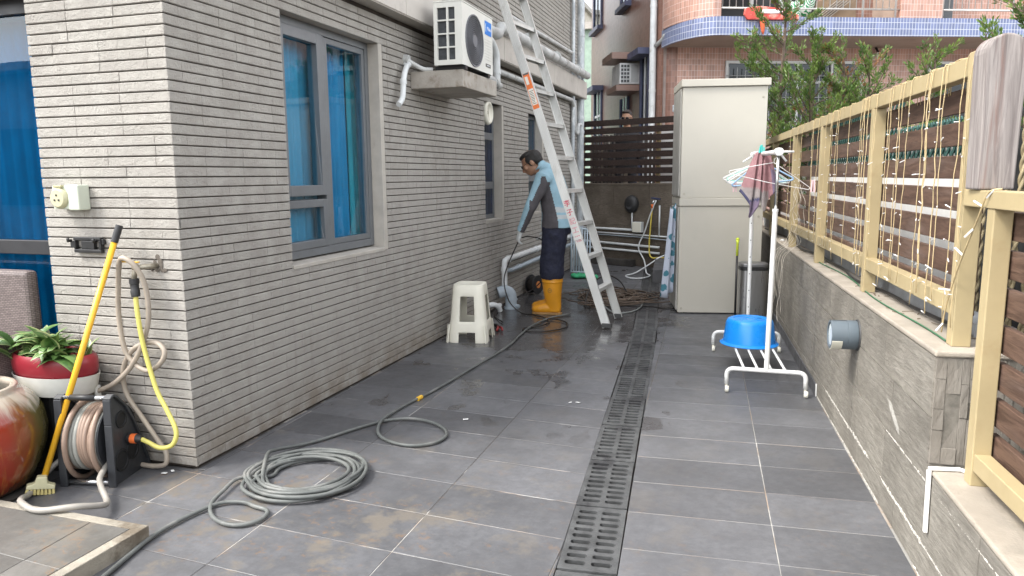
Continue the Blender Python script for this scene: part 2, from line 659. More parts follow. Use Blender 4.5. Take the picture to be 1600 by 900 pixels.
# ------------------------------------------------------------------ ground and tiles
g = B()
g.box((-120, -60, -.42), (120, 220, -.40))
ground = g.obj('ground', M('earth', (.12, .11, .09), .95), kind='structure')
DLINE = [(1.900, -2.6 + .0), (1.905, -.36), (1.705, 2.10), (1.592, 3.54), (1.262, 6.6), (1.085, 8.3)]
DLINE[0] = (2.085, -2.6)
GW = .105
def drain_x(y):
    for (x0, y0), (x1, y1) in zip(DLINE, DLINE[1:]):
        if y <= y1 or (x1, y1) == DLINE[-1]:
            return x0 + (x1 - x0) * (y - y0) / (y1 - y0)

def clip(poly, a, b, c):
    """keep a*x + b*y + c >= 0"""
    out = []
    for i in range(len(poly)):
        p, q = poly[i], poly[(i + 1) % len(poly)]
        dp, dq = a * p[0] + b * p[1] + c, a * q[0] + b * q[1] + c
        if dp >= 0:
            out.append(p)
        if dp * dq < 0:
            t = dp / (dp - dq)
            out.append((p[0] + (q[0] - p[0]) * t, p[1] + (q[1] - p[1]) * t))
    return out

def area(p):
    return .5 * sum(p[i][0] * p[(i + 1) % len(p)][1] - p[(i + 1) % len(p)][0] * p[i][1] for i in range(len(p)))

def inset(poly, d):
    n = len(poly)
    out = []
    for i in range(n):
        p0, p1, p2 = Vector(poly[i - 1]), Vector(poly[i]), Vector(poly[(i + 1) % n])
        e1, e2 = (p1 - p0).normalized(), (p2 - p1).normalized()
        n1, n2 = Vector((-e1.y, e1.x)), Vector((-e2.y, e2.x))
        k = 1 + n1.dot(n2)
        m = (n1 + n2) / max(k, .35)
        out.append(tuple(p1 + m * d))
    return out

def tile_obj(poly, z, parent, mat, gap=.0013, th=.012):
    # tidy
    q = []
    for p in poly:
        if not q or (Vector(p) - Vector(q[-1])).length > .004:
            q.append(p)
    if len(q) > 2 and (Vector(q[0]) - Vector(q[-1])).length < .004:
        q.pop()
    if len(q) < 3 or abs(area(q)) < .0012:
        return
    if area(q) < 0:
        q.reverse()
    a, b_ = inset(q, gap), inset(q, gap + .0018)
    n = len(q)
    cx, cy = sum(p[0] for p in q) / n, sum(p[1] for p in q) / n
    dz = R.uniform(-.0008, .0008)
    vs = [(x - cx, y - cy, -th) for x, y in a] + [(x - cx, y - cy, -.0018) for x, y in a] + [(x - cx, y - cy, 0) for x, y in b_]
    fs = [tuple(range(2 * n, 3 * n))]
    for i in range(n):
        j = (i + 1) % n
        fs += [(i, j, n + j, n + i), (n + i, n + j, 2 * n + j, 2 * n + i)]
    bb = B()
    bb.add(vs, fs)
    me = bpy.data.meshes.new('floor_tile')
    me.from_pydata(bb.v, [], bb.f)
    me.materials.append(mat)
    return link('floor_tile', me, parent, (cx, cy, z + dz))

fl = B()
ys = [-2.6, -.36, 2.10, 3.54, 6.6, 8.3]
for y0, y1 in zip(ys, ys[1:]):
    a0, a1 = drain_x(y0), drain_x(y1)
    fl.prism([(-.02, y0), (a0 - GW - .006, y0), (a1 - GW - .006, y1), (-.02, y1)] if y0 >= -.36 else [(-3.6, y0), (a0 - GW - .006, y0), (a1 - GW - .006, y1), (-3.6, y1)], -.3, -.0012)
    fl.prism([(a0 + GW + .006, y0), (3.35, y0), (3.2, y1), (a1 + GW + .006, y1)], -.3, -.0012)
fl.prism([(-3.6, -.36), (-.02, -.36), (-.02, .0), (-3.6, .0)], -.3, -.0012)
fl.prism([(-3.6, -4.6), (3.4, -4.6), (3.35, -2.6), (-3.6, -2.6)], -.3, -.0012)
patio = fl.obj('patio_floor', GROUT, kind='structure')

def lat_pt(k, j, fx, fy):
    """crossing of long joint k and cross joint j"""
    x = fx(k, 0)
    for _ in range(4):
        y = fy(j, x)
        x = fx(k, y)
    return (x, fy(j, x))
# left field
fxl = lambda k, y: .04 + .582 * k - .011 * y
fyl = lambda j, x: .238 + .3052 * j - .07 * (x - .4)
def drain_clip(poly, side):
    ym = sum(p[1] for p in poly) / len(poly)
    y0, y1 = ym - .2, ym + .2
    x0, x1 = drain_x(y0) + side * GW, drain_x(y1) + side * GW
    # half plane
    nx, ny = (y1 - y0), -(x1 - x0)
    s_ = -1 if side < 0 else 1
    return clip(poly, s_ * nx, s_ * ny, -s_ * (nx * x0 + ny * y0))
for k in range(-3, 4):
    for j in range(-9, 28):
        poly = [lat_pt(k, j, fxl, fyl), lat_pt(k + 1, j, fxl, fyl), lat_pt(k + 1, j + 1, fxl, fyl), lat_pt(k, j + 1, fxl, fyl)]
        poly = drain_clip(poly, -1)
        if not poly:
            continue
        if k < 0:
            p2 = clip(poly, 0, -1, -.004)
            if p2:
                p2 = clip(p2, 1, 0, 1.35)
            if p2 and min(p[1] for p in p2) < -.60 and max(p[0] for p in p2) < .22 and max(p[1] for p in p2) < -.55:
                continue
            if p2:
                tile_obj(p2, 0, patio, TILE)
            poly = clip(poly, 1, 0, -.002)
            poly = clip(poly, 0, 1, -.001) if poly else poly
        if poly:
            tile_obj(poly, 0, patio, TILE)
# right strip
fxr = lambda k, y: 2.534 + .582 * k - .052 * (y + .198)
fyr = lambda j, x: -.128 + .3005 * j + .07 * (x - 2.53)
for k in (-2, -1, 0):
    for j in range(-8, 28):
        poly = [lat_pt(k, j, fxr, fyr), lat_pt(k + 1, j, fxr, fyr), lat_pt(k + 1, j + 1, fxr, fyr), lat_pt(k, j + 1, fxr, fyr)]
        poly = drain_clip(poly, 1)
        if poly:
            poly = clip(poly, -1, -.071, 2.962)   # the planter wall
        if poly:
            tile_obj(poly, 0, patio, TILE)

# drain channel under the grates
dc = B()
for y0, y1 in zip(ys, ys[1:]):
    a0, a1 = drain_x(y0), drain_x(y1)
    dc.prism([(a0 - GW - .004, y0), (a0 + GW + .004, y0), (a1 + GW + .004, y1), (a1 - GW - .004, y1)], -.29, -.07)
for i in range(260):   # silt and pebbles
    y = R.uniform(-1.2, 4.5)
    x = drain_x(y) + R.uniform(-.09, .09)
    q = R.uniform(.004, .013)
    dc.ball((x, y, -.069), (q * 1.4, q, q * .7), 6, 4)
dc.obj('drain_channel', SLUDGE, kind='structure')

def grate_mesh():
    b = B()
    L, W, H = .491, .205, .02
    rail, mid = .020, .019
    xs_ = [(-W / 2, -W / 2 + rail), (-mid / 2, mid / 2), (W / 2 - rail, W / 2)]
    n = 9
    pitch = .0495
    end = (L - n * pitch) / 2 + .013
    slot = .0265
    # longitudinal rails
    for x0, x1 in xs_:
        b.box((x0, 0, -H), (x1, L, 0))
    cols = [(-W / 2 + rail, -mid / 2), (mid / 2, W / 2 - rail)]
    edges = [0.]
    for i in range(n):
        c = L / 2 + (i - (n - 1) / 2) * pitch
        edges += [c - slot / 2, c + slot / 2]
    edges.append(L)
    for x0, x1 in cols:
        for i in range(0, len(edges), 2):
            b.box((x0, edges[i], -H), (x1, edges[i + 1], -.0008))
        # rounded slot ends
        for i in range(1, len(edges) - 1, 2):
            y0, y1 = edges[i], edges[i + 1]
            for xe, sg in ((x0, 1), (x1, -1)):
                for ya, yb in ((y0, y0 + .007), (y1, y1 - .007)):
                    b.add([(xe, ya, -.0004), (xe + sg * .008, ya, -.0004), (xe, yb, -.0004), (xe, ya, -H), (xe + sg * .008, ya, -H), (xe, yb, -H)],
                          [(0, 1, 2), (1, 2, 5, 4)])
    return b.mesh('drain_grate', IRON)
gm = grate_mesh()
ords = 'first second third fourth fifth sixth seventh eighth ninth tenth eleventh twelfth thirteenth fourteenth fifteenth sixteenth seventeenth eighteenth nineteenth'.split()
y = -.855
i = 0
while y < 8.0:
    x0, x1 = drain_x(y), drain_x(y + .498)
    o = bpy.data.objects.new('drain_grate', gm)
    COL.objects.link(o)
    jit = R.uniform(-.004, .004)
    o.location = (x0 + jit, y, -.001 + R.uniform(-.002, .001))
    o.rotation_euler = (0, 0, -atan2(x1 - x0, .498) + R.uniform(-.006, .006))
    tag(o, 'slotted iron drain grate, %s counting from the front end of the drain line' % ords[i], 'drain grate', 'iron grates along the drain')
    y += .5015
    i += 1

# raised step, bottom left
ZS = .06
st = B()
st.prism([(-2.6, -2.4), (.258, -2.4), (.262, -.652), (-2.6, -.632)], -.02, ZS - .005)
step = st.obj('raised_step', GROUT, kind='structure')
EDGE = M('step_edge', (.27, .245, .20), .8, var=.18, vs=7, bump=.4, bs=60, dirt=((.13, .105, .075), 4, .5, .68))
st = B()
st.prism([(.262, -2.4), (.302, -2.4), (.308, -.612), (.262, -.652)], -.01, ZS)
st.obj('step_edge', EDGE, step, bevel=.003)
st = B()
st.prism([(-2.6, -.632), (.261, -.652), (.3065, -.611), (-2.6, -.592)], -.01, ZS)
st.obj('step_edge', EDGE, step, bevel=.003)
fxs = lambda k, y: .085 + .582 * k - .06 * (y + .8)
fys = lambda j, x: -.93 + .302 * j - .07 * x
for k in range(-4, 2):
    for j in range(-5, 3):
        poly = [lat_pt(k, j, fxs, fys), lat_pt(k + 1, j, fxs, fys), lat_pt(k + 1, j + 1, fxs, fys), lat_pt(k, j + 1, fxs, fys)]
        poly = clip(poly, -1, 0, .260)
        poly = clip(poly, -.007, -1, -.652) if poly else poly
        poly = clip(poly, 1, 0, 1.9) if poly else poly
        if poly:
            tile_obj(poly, ZS, step, STEPTILE)

# ------------------------------------------------------------------ the house
house = thing('house', 'house clad in rough grey stone courses with blue tinted windows', 'house')
PIT = .0458
def stone_vf(L, H, d, ch=.003):
    """front skin of one stone strip in local axes: y along, z up, +x out"""
    ring = [(0, 0), (L, 0), (L, H), (0, H)]
    rin = [(ch, ch), (L - ch, ch), (L - ch, H - ch), (ch, H - ch)]
    vs = [(-.012, y, z) for y, z in ring] + [(d - .004, y, z) for y, z in ring] + [(d, y, z) for y, z in rin]
    fs = [(8, 9, 10, 11)]
    for i in range(4):
        j = (i + 1) % 4
        fs += [(i, j, 4 + j, 4 + i), (4 + i, 4 + j, 8 + j, 8 + i)]
    return vs, fs
HS = .0407
UNIT = []
for i in range(6):
    d = -.002 + .0006 * i
    b = B()
    b.add(*stone_vf(1., HS, d, .003))
    me = bpy.data.meshes.new('stone')
    # keep the end chamfers small when stretched to length
    me.from_pydata([(x, (0 if yy < .5 else 1) if abs(yy - round(yy)) < .0001 else (.004 if yy < .5 else .996), z) for x, yy, z in b.v], [], b.f)
    me.materials.append(STONE)
    UNIT.append((d, me))
W1 = (.84, 1.985, .83, 2.215)
W2 = (4.02, 4.60, .88, 2.03)
W3 = (5.49, 6.15, .88, 2.03)
OPEN = [W1, W2, W3]
rows = []           # (distance, face, start, length, z)
def fill(face, a, b, z, sh):
    s_ = a
    nxt = a + sh
    while s_ < b - .004:
        if nxt <= s_ + .03:
            nxt += .265
        e = min(nxt, b)
        if b - e < .06:
            e = b
        L = e - s_ - .0010
        p = Vector((0, (s_ + e) / 2, z)) if face == 'a' else Vector(((s_ + e) / 2, 0, z))
        if L > .012:
            rows.append(((p - CAM).length, face, s_, L, z))
        s_ = e
        nxt = e + .265 + R.choice((0, 0, 0, .004, -.004))
k = 0
while True:
    z = .012 + PIT * k
    if z + HS > 2.42:
        break
    zc = z + HS / 2
    cuts = [(0.0, 8.2)]
    for (ya, yb, za, zb) in OPEN:
        if za < zc < zb:
            cuts = [q for (c0, c1) in cuts for q in ((c0, min(ya, c1)), (max(yb, c0), c1)) if q[1] > q[0]]
    base = .20 if (k // 2) % 3 != 1 else .09
    for c0, c1 in cuts:
        ph = (base - c0) % .265
        fill('a', c0, c1, z, ph if ph > .04 else ph + .265)
    fill('l', -.765, -.001, z, .235 if (k // 3) % 3 != 1 else .14)
    k += 1
k = 0
while True:
    z = 2.665 + PIT * k
    if z > 4.4:
        break
    base = .12 if k % 4 < 2 else .02
    fill('a', 1.2, 8.2, z, base)
    k += 1
rows.sort(key=lambda r: r[0] + (.5 if r[1] == 'a' and r[4] > 2.42 else 0))
rest = B()
for idx, (dd, face, s_, L, z) in enumerate(rows):
    d, me = UNIT[R.randrange(6)]
    if idx < 300:
        o = link('stone', me, house)
        o.scale = (1, L, 1)
        if face == 'a':
            o.location = (0, s_, z)
        else:
            o.location = (s_, 0, z)
            o.rotation_euler = (0, 0, -pi / 2)
    else:
        vs, fs = stone_vf(L, HS, d)
        if face == 'a':
            vs = [(x, y + s_, zz + z) for x, y, zz in vs]
        else:
            vs = [(y + s_, -x, zz + z) for x, y, zz in vs]
        rest.add(vs, fs)
rest.obj('stone_course', STONE, house, kind='stuff')

# wall behind the stones, with its openings
w = B()
X0, X1 = -.16, -.0105
def col(y0, y1, zs):
    for z0, z1 in zs:
        w.box((X0, y0, z0), (X1, y1, z1))
col(0.0105, W1[0], [(0, 4.45)])
col(W1[0], W1[1], [(0, W1[2]), (W1[3], 4.45)])
col(W1[1], W2[0], [(0, 4.45)])
col(W2[0], W2[1], [(0, W2[2]), (W2[3], 4.45)])
col(W2[1], W3[0], [(0, 4.45)])
col(W3[0], W3[1], [(0, W3[2]), (W3[3], 4.45)])
col(W3[1], 8.19, [(0, 4.45)])
w.box((-.76, .0105, 0), (X0, .2, 2.42))
w.box((-4.2, .0105, 2.165), (-.76, .2, 2.42))
w.box((-4.2, .0105, 2.42), (X0, .2, 4.45))
w.box((-4.2, .0105, 0), (-3.3, .2, 2.165))
w.obj('wall_core', GROOVE, house)
w = B()
w.box((-4.2, .2, -.02), (X0, 8.1, .0))
w.box((-4.2, .2, 2.43), (X0, 8.1, 2.55))
w.box((-4.2, 8.1, 0), (X0, 8.19, 4.45))
w.box((-4.2, .2, 0), (-4.1, 8.1, 4.45))
w.box((-3.0, 3.2, 0), (-.22, 3.3, 2.43))
w.box((-2.6, .2, 0), (-2.5, 3.2, 2.43))
w.obj('inner_wall', PLASTER, house)
w = B()
w.box((-4.3, .0, 4.45), (.12, 8.3, 4.6))
w.obj('roof', CONCRETE, house)

# concrete band above the ground floor, in panels
PANEL = M('band_panel', (.50, .465, .42), .8, var=.07, vs=3, bump=.15, bs=140, dirt=((.33, .30, .27), 3.2, .55, .8))
yb = [.30, .95, 1.55, 2.15, 2.8, 3.55, 4.3, 4.95, 5.6, 6.25, 6.9, 7.5, 8.15]
for a, b_ in zip(yb, yb[1:]):
    w = B()
    w.box((-.01, a, 2.425), (.112 + R.uniform(-.001, .001), b_ - .006, 2.655))
    w.obj('ledge_panel', PANEL, house, bevel=.004)
w = B()
w.box((-.011, .30, 2.418), (.105, 8.15, 2.4255))
w.obj('ledge_soffit', SMOOTHSTONE, house)

# windows ------------------------------------------------------------
GL1 = mat_glass('blue_window_glass', (.56, .83, .93), 1.5)
GL2 = mat_glass('deep_blue_glass', (.25, .68, .80), 1.5)
GL3 = mat_glass('dark_blue_glass', (.42, .56, .76), 1.45)
XF = -.10
def frame_rect(b, y0, y1, z0, z1, t, x0, x1):
    b.box((x0, y0, z0), (x1, y0 + t, z1))
    b.box((x0, y1 - t, z0), (x1, y1, z1))
    b.box((x0, y0 + t, z0), (x1, y1 - t, z0 + t))
    b.box((x0, y0 + t, z1 - t), (x1, y1 - t, z1))
# big window: tall sash over a small one on the near side, one fixed light on the far side
b = B()
frame_rect(b, .842, 1.93, .868, 2.213, .045, XF - .05, XF + .02)
b.box((XF - .05, 1.345, .913), (XF + .02, 1.385, 2.168))
win = b.obj('window', ALU_GREY, house, bevel=.003)
b = B()
frame_rect(b, .890, 1.342, 1.225, 2.165, .06, XF - .035, XF + .035)
b.obj('sash', ALU_GREY, win, bevel=.003)
b = B()
frame_rect(b, .890, 1.342, .916, 1.2, .045, XF - .035, XF + .026)
b.obj('sash', ALU_GREY, win, bevel=.003)
b = B()
frame_rect(b, 1.388, 1.884, .916, 2.165, .035, XF - .035, XF + .015)
b.obj('sash', ALU_GREY, win, bevel=.003)
for (y0, y1, z0, z1) in ((.948, 1.284, 1.283, 2.107), (.933, 1.299, .959, 1.157), (1.421, 1.851, .949, 2.132)):
    b = B()
    b.box((XF - .008, y0, z0), (XF, y1, z1))
    b.obj('pane', GL1, win)
b = B()
b.box((-.20, 1.932, .832), (-.0015, 1.982, 2.213))
b.obj('window_surround', SMOOTHSTONE, house, bevel=.003)
b = B()
b.prism([(-.2, .862), (.004, .848), (.004, .826), (-.2, .826)], .842, 1.93, mat=Matrix(((1, 0, 0, 0), (0, 0, 1, 0), (0, 1, 0, 0), (0, 0, 0, 1))))
b.obj('window_sill', SMOOTHSTONE, house, bevel=.003)
b = B()
b.box((-.2, .842, 2.2135), (-.002, 1.982, 2.24))
b.obj('window_lintel', SMOOTHSTONE, house, bevel=.003)
# narrow windows further along
for (y0, y1, z0, z1), bars in ((W2, (1.24, 1.72)), (W3, (1.30,))):
    b = B()
    frame_rect(b, y0 + .002, y1 - .06, z0 + .03, z1 - .002, .04, XF - .05, XF + .01)
    for zz in bars:
        b.box((XF - .05, y0 + .042, zz - .035), (XF + .012, y1 - .1, zz + .035))
    win = b.obj('window', ALU_GREY, house, bevel=.003)
    edges = [z0 + .07] + [q for zz in bars for q in (zz - .035, zz + .035)] + [z1 - .042]
    for e0, e1 in zip(edges[::2], edges[1::2]):
        b = B()
        b.box((XF - .008, y0 + .042, e0), (XF, y1 - .1, e1))
        b.obj('pane', GL3 if bars[0] < 1.3 else GL2, win)
    b = B()
    b.box((-.2, y1 - .058, z0), (-.0015, y1 - .003, z1))
    b.obj('window_surround', SMOOTHSTONE, house, bevel=.003)
    b = B()
    b.box((-.2, y0 + .002, z0 - .004), (.003, y1 - .06, z0 + .028))
    b.obj('window_sill', SMOOTHSTONE, house, bevel=.003)
# round ventilation fan in the second window
fan = thing('ventilation_fan', 'round cream ventilation fan set in the top of the narrow window', 'fan', (-.02, 4.17, 1.93), local=True)
mx = Matrix.Rotation(pi / 2, 4, 'Y')
b = B()
b.lathe([(.0, -.05), (.105, -.05), (.115, .0), (.105, .02), (.085, .025), (.08, .01)], 24, mx)
b.obj('housing', WHITEP, fan, True)
b = B()
b.lathe([(.0, .0), (.078, .0)], 20, mx)
b.obj('backing', M('fan_dark', (.10, .09, .07), .6), fan)
for k in range(5):
    b = B()
    b.bar((.008, 0, 0), (.006, .07 * cos(k * 2 * pi / 5), .07 * sin(k * 2 * pi / 5)), .035, .003, upv=(1, .3, 0))
    b.obj('blade', M('fan_blade', (.45, .42, .35), .5) if k == 0 else bpy.data.materials['fan_blade'], fan)

# sliding glass door on the front face
door = B()
door.box((-.80, .09, .0), (-.757, .15, 2.165))
door.box((-3.3, .09, 2.10), (-.80, .15, 2.165))
door.box((-3.3, .09, .0), (-.80, .15, .05))
door.box((-3.3, .095, .965), (-.80, .14, 1.035))
door.box((-2.05, .088, .05), (-1.98, .152, 2.10))
door = door.obj('glass_door', DARKFRAME, house, bevel=.003)
for x0, x1 in ((-1.98, -.80), (-3.3, -2.05)):
    for z0, z1 in ((.05, .965), (1.035, 2.10)):
        b = B()
        b.box((x0, .112, z0), (x1, .12, z1))
        b.obj('pane', GL2, door)

# curtains
def curtain(name, label, mat, p0, p1, z0, z1, folds, depth, seed, cut=None):
    rr = random.Random(seed)
    p0, p1 = Vector(p0), Vector(p1)
    d = p1 - p0
    nn = Vector((-d.y, d.x)).normalized()
    n = folds * 8
    vs, fs = [], []
    rows_ = 5
    ph = [rr.uniform(-.5, .5) for _ in range(folds + 1)]
    for i in range(n + 1):
        t = i / n
        a = sin(2 * pi * folds * t + ph[int(t * folds)] * .6) + .35 * sin(2 * pi * folds * 2.3 * t + 1)
        for k in range(rows_):
            zz = z0 + (z1 - z0) * k / (rows_ - 1)
            q = p0 + d * t + nn * depth * a * (1.1 - .25 * k / (rows_ - 1))
            vs.append((q.x, q.y, zz))
    for i in range(n):
        for k in range(rows_ - 1):
            fs.append((i * rows_ + k, (i + 1) * rows_ + k, (i + 1) * rows_ + k + 1, i * rows_ + k + 1))
    b = B()
    b.add(vs, fs)
    o = b.obj(name, mat, smooth=True)
    md = o.modifiers.new('cloth', 'SOLIDIFY')
    md.thickness = .003
    tag(o, label, 'curtain')
curtain('blind', 'dark blue blind behind the narrow window below the round fan', M('blind_blue', (.12, .20, .36), .8, var=.2), (-.19, 4.02), (-.19, 4.95), .7, 2.1, 9, .008, 6)
curtain('blind', 'dark blue blind behind the furthest narrow window beside the worker', M('blind_bright', (.10, .27, .50), .8, var=.2), (-.19, 5.49), (-.19, 6.6), .7, 2.1, 9, .008, 7)
CUR_W = M('sheer_curtain', (.36, .45, .49), .9, var=.05)
CUR_B = M('blue_curtain', (.15, .37, .48), .85, var=.08)
CUR_G = M('green_curtain', (.30, .58, .50), .85, var=.06)
curtain('curtain', 'pale sheer curtain behind the near half of the large alley window', CUR_W, (-.185, .84), (-.185, 1.43), .3, 2.3, 7, .012, 1)
curtain('curtain', 'light blue pleated curtain behind the far half of the large alley window', CUR_B, (-.215, 1.34), (-.215, 1.82), .3, 2.3, 7, .016, 2)
curtain('curtain', 'green edged curtain drawn to the far side of the large window', CUR_G, (-.20, 1.83), (-.20, 2.12), .3, 2.3, 5, .010, 3)
curtain('curtain', 'deep blue curtain hanging behind the glass door', M('navy_curtain', (.028, .20, .29), .8, var=.1), (-1.6, .22), (-.78, .22), .02, 2.1, 9, .005, 4)

# ------------------------------------------------------------------ planter wall on the right
WD = Vector((-.0707, .9975, 0))                # along the wall, away from the camera
WN = Vector((.9975, .0707, 0))                 # into the wall
W0 = Vector((2.9695, -.06, 0))                 # near end of the tall part, on the floor
def WP(s, n, z):
    """s along the wall, n into it"""
    p = W0 + WD * s + WN * n
    return Vector((p.x, p.y, z))
WM = Matrix((WN, WD, Vector((0, 0, 1)))).transposed().to_4x4()
WM.translation = W0                            # local x = into the wall, y = along
SLATE = mat_slate('split_slate', stain=((2.95, .36, .415), (.11, .022), .42))
SLATE2 = mat_slate('split_slate_end', (.215, .195, .168), (.275, .252, .22), (3, 1, 1), .1)
LIME = M('lime_bloom', (.50, .475, .43), .9, var=.25, vs=30, bump=.5, bs=80)
MORTAR = M('wall_mortar', (.165, .152, .13), .9, var=.3, vs=20)
COPING = M('coping_concrete', (.335, .295, .245), .85, var=.16, vs=4, bump=.3, bs=110, dirt=((.24, .215, .18), 5, .52, .75))
wall = thing('planter_wall', 'low planter wall clad in split slate with a concrete coping under the yellow fence', 'wall')
zt = lambda s: .768 - .0083 * s                # top of the tall part
LEN = 8.1
b = B()
vs = [(.012, 0, 0), (.36, 0, 0), (.36, LEN, 0), (.012, LEN, 0), (.012, 0, zt(0) - .02), (.36, 0, zt(0) - .02), (.36, LEN, zt(LEN) - .02), (.012, LEN, zt(LEN) - .02)]
b.add([WM @ Vector(v) for v in vs], [(0, 3, 2, 1), (4, 5, 6, 7), (0, 1, 5, 4), (1, 2, 6, 5), (2, 3, 7, 6), (3, 0, 4, 7)])
b.box((.012, -3.6, 0), (.60, -.012, .372), mat=WM)
b.obj('wall_core', MORTAR, wall)
b = B()
vs = []
for s, z in ((-.006, zt(0)), (LEN, zt(LEN))):
    vs += [(-.002, s, z - .0195), (.365, s, z - .0195), (.365, s, z), (-.002, s, z)]
b.add([WM @ Vector(v) for v in vs], [(0, 1, 2, 3), (4, 7, 6, 5), (0, 4, 5, 1), (1, 5, 6, 2), (2, 6, 7, 3), (3, 7, 4, 0)])
b.obj('coping', COPING, wall, bevel=.006)
b = B()
b.box((-.002, -3.6, .3725), (.62, -.0135, .39), mat=WM)
b.obj('coping', COPING, wall, bevel=.006)
# slate panels on the alley face
def slate_panel(s0, s1, z0, z1a, z1b):
    g_ = .0007
    d = R.uniform(-.001, .0012)
    vs = [(.012, s0 + g_, z0 + g_), (.012, s1 - g_, z0 + g_), (.012, s1 - g_, z1b - g_), (.012, s0 + g_, z1a - g_),
          (d, s0 + g_ + .002, z0 + g_ + .002), (d, s1 - g_ - .002, z0 + g_ + .002), (d, s1 - g_ - .002, z1b - g_ - .002), (d, s0 + g_ + .002, z1a - g_ - .002)]
    bb = B()
    c = WM @ Vector((0, (s0 + s1) / 2, (z0 + z1a) / 2))
    bb.add([WM @ Vector(v) for v in vs], [(4, 5, 6, 7), (0, 1, 5, 4), (1, 2, 6, 5), (2, 3, 7, 6), (3, 0, 4, 7)])
    bb.obj('slate_panel', SLATE, wall, origin=c)
rowz = [0.004, .118, .33, .545]
for r in range(4):
    s = -.001
    first = (.34, .52, .45, .60)[r]
    while s < LEN - .05:
        L = first if s < 0.01 else .6
        e = min(s + L, LEN)
        if r == 3:
            slate_panel(s, e, rowz[3], zt(s) - .021, zt(e) - .021)
        else:
            slate_panel(s, e, rowz[r], rowz[r + 1], rowz[r + 1])
        s = e
for r, (z0, z1) in enumerate(((.004, .118), (.118, .371))):
    s = -3.6
    while s < -.005:
        e = min(s + .6 + (.13 if s == -3.6 and r else 0), -.001)
        slate_panel(s, e, z0, z1, z1)
        s = e
# split stone strips on the end face
x = .004
while x < .35:
    wdt = R.uniform(.022, .044)
    x1 = min(x + wdt, .352)
    z = .392
    while z < zt(0) - .03:
        z1 = min(z + R.uniform(.05, .19), zt(0) - .021)
        if zt(0) - .021 - z1 < .03:
            z1 = zt(0) - .021
        d = R.uniform(-.001, .004)
        bb = B()
        q = .0001
        vs = [(x + q, .004, z + q), (x1 - q, .004, z + q), (x1 - q, .004, z1 - q), (x + q, .004, z1 - q)]
        vs += [(x + .0014, -d, z + .0014), (x1 - .0014, -d + R.uniform(-.002, .002), z + .0014), (x1 - .0014, -d + R.uniform(-.002, .002), z1 - .0014), (x + .0014, -d, z1 - .0014)]
        bb.add([WM @ Vector(v) for v in vs], [(4, 5, 6, 7), (0, 1, 5, 4), (1, 2, 6, 5), (2, 3, 7, 6), (3, 0, 4, 7)])
        bb.obj('stone_strip', SLATE2, wall, origin=WM @ Vector(((x + x1) / 2, 0, z)))
        z = z1
    x = x1
# lime bloom: crusts that have seeped out of the joints
b = B()
def crust(s, z, w_, h_, n=5):
    for _ in range(n):
        cs, cz = s + R.gauss(0, w_ * .4), z + R.gauss(0, h_ * .35)
        b.ball(WM @ Vector((.0005, cs, cz)), (.0014, R.uniform(.004, .014), R.uniform(.0012, .0034)), 7, 4)
s = -3.0
while s < 2.1:
    if noise.noise(Vector((s * 2.3, 3, 1))) > -.15:
        crust(s, .118 + R.gauss(0, .0022) + .003 * noise.noise(Vector((s * 6, 1, 1))), .03, .008, 6)
    if noise.noise(Vector((s * 1.7, 9, 1))) > -.1:
        crust(s, .004, .03, .006, 4)
    s += .014
s = -.9
while s < .5:
    crust(s, .33 - abs(s) * .0, .02, .003, 2)
    s += .018
b.obj('lime_bloom', LIME, wall, kind='stuff')
# dark skirting tiles along the far part
for i in range(10):
    s0 = 2.06 + i * .58
    b = B()
    b.box((-.011, s0 + .002, .001), (-.0015, s0 + .578, .076), mat=WM)
    b.obj('skirting_tile', TILE, wall, bevel=.002)
b = B()
b.box((-.010, 2.052, .001), (-.002, 2.0615, .077), mat=WM)
b.obj('skirting_end', M('white_trim', (.7, .7, .68), .6), wall)

# round bulkhead lamp on the planter wall
lamp = thing('wall_lamp', 'round grey bulkhead lamp with a frosted face on the slate planter wall', 'wall lamp', WP(1.09, 0, .585), local=True)
LM = WM.copy()
LM.translation = (0, 0, 0)
LM = LM @ Matrix.Rotation(-pi / 2, 4, 'Y')     # local z points out of the wall
LAMPG = M('lamp_grey', (.10, .125, .145), .5, var=.06)
b = B()
n = 32
def arc_shell(b, r0, r1, z0, z1, a0, a1, mat):
    vs, fs = [], []
    for i in range(n + 1):
        a = a0 + (a1 - a0) * i / n
        for r, z in ((r0, z0), (r1, z0), (r1, z1), (r0, z1)):
            vs.append(mat @ Vector((r * cos(a), r * sin(a), z)))
    for i in range(n):
        for k in range(4):
            fs.append((i * 4 + k, i * 4 + (k + 1) % 4, i * 4 + 4 + (k + 1) % 4, i * 4 + 4 + k))
    fs += [(0, 1, 2, 3), (4 * n + 3, 4 * n + 2, 4 * n + 1, 4 * n)]
    b.add(vs, fs)
b.lathe([(.0, .006), (.066, .006), (.068, .01), (.068, .05), (.0, .05)], 32, LM)
arc_shell(b, .055, .068, .0503, .122, 0, 2 * pi, LM)
b.obj('casing', LAMPG, lamp, 40, bevel=.0015)
b = B()
b.lathe([(.0, .112), (.0545, .112), (.05, .117), (.0, .1175)], 32, LM)
b.obj('diffuser', M('frosted_glass', (.55, .60, .62), .25, var=.04), lamp, 40)
b = B()
arc_shell(b, .0683, .0715, .075, .121, radians(186), radians(254), LM)
b.obj('lower_lens', M('cream_lens', (.62, .60, .50), .4, var=.05), lamp, 40)
b = B()
b.lathe([(.0, .0), (.074, .0), (.072, .006), (.0, .006)], 28, LM)
b.obj('mounting_ring', M('lamp_dark', (.05, .05, .05), .6), lamp)
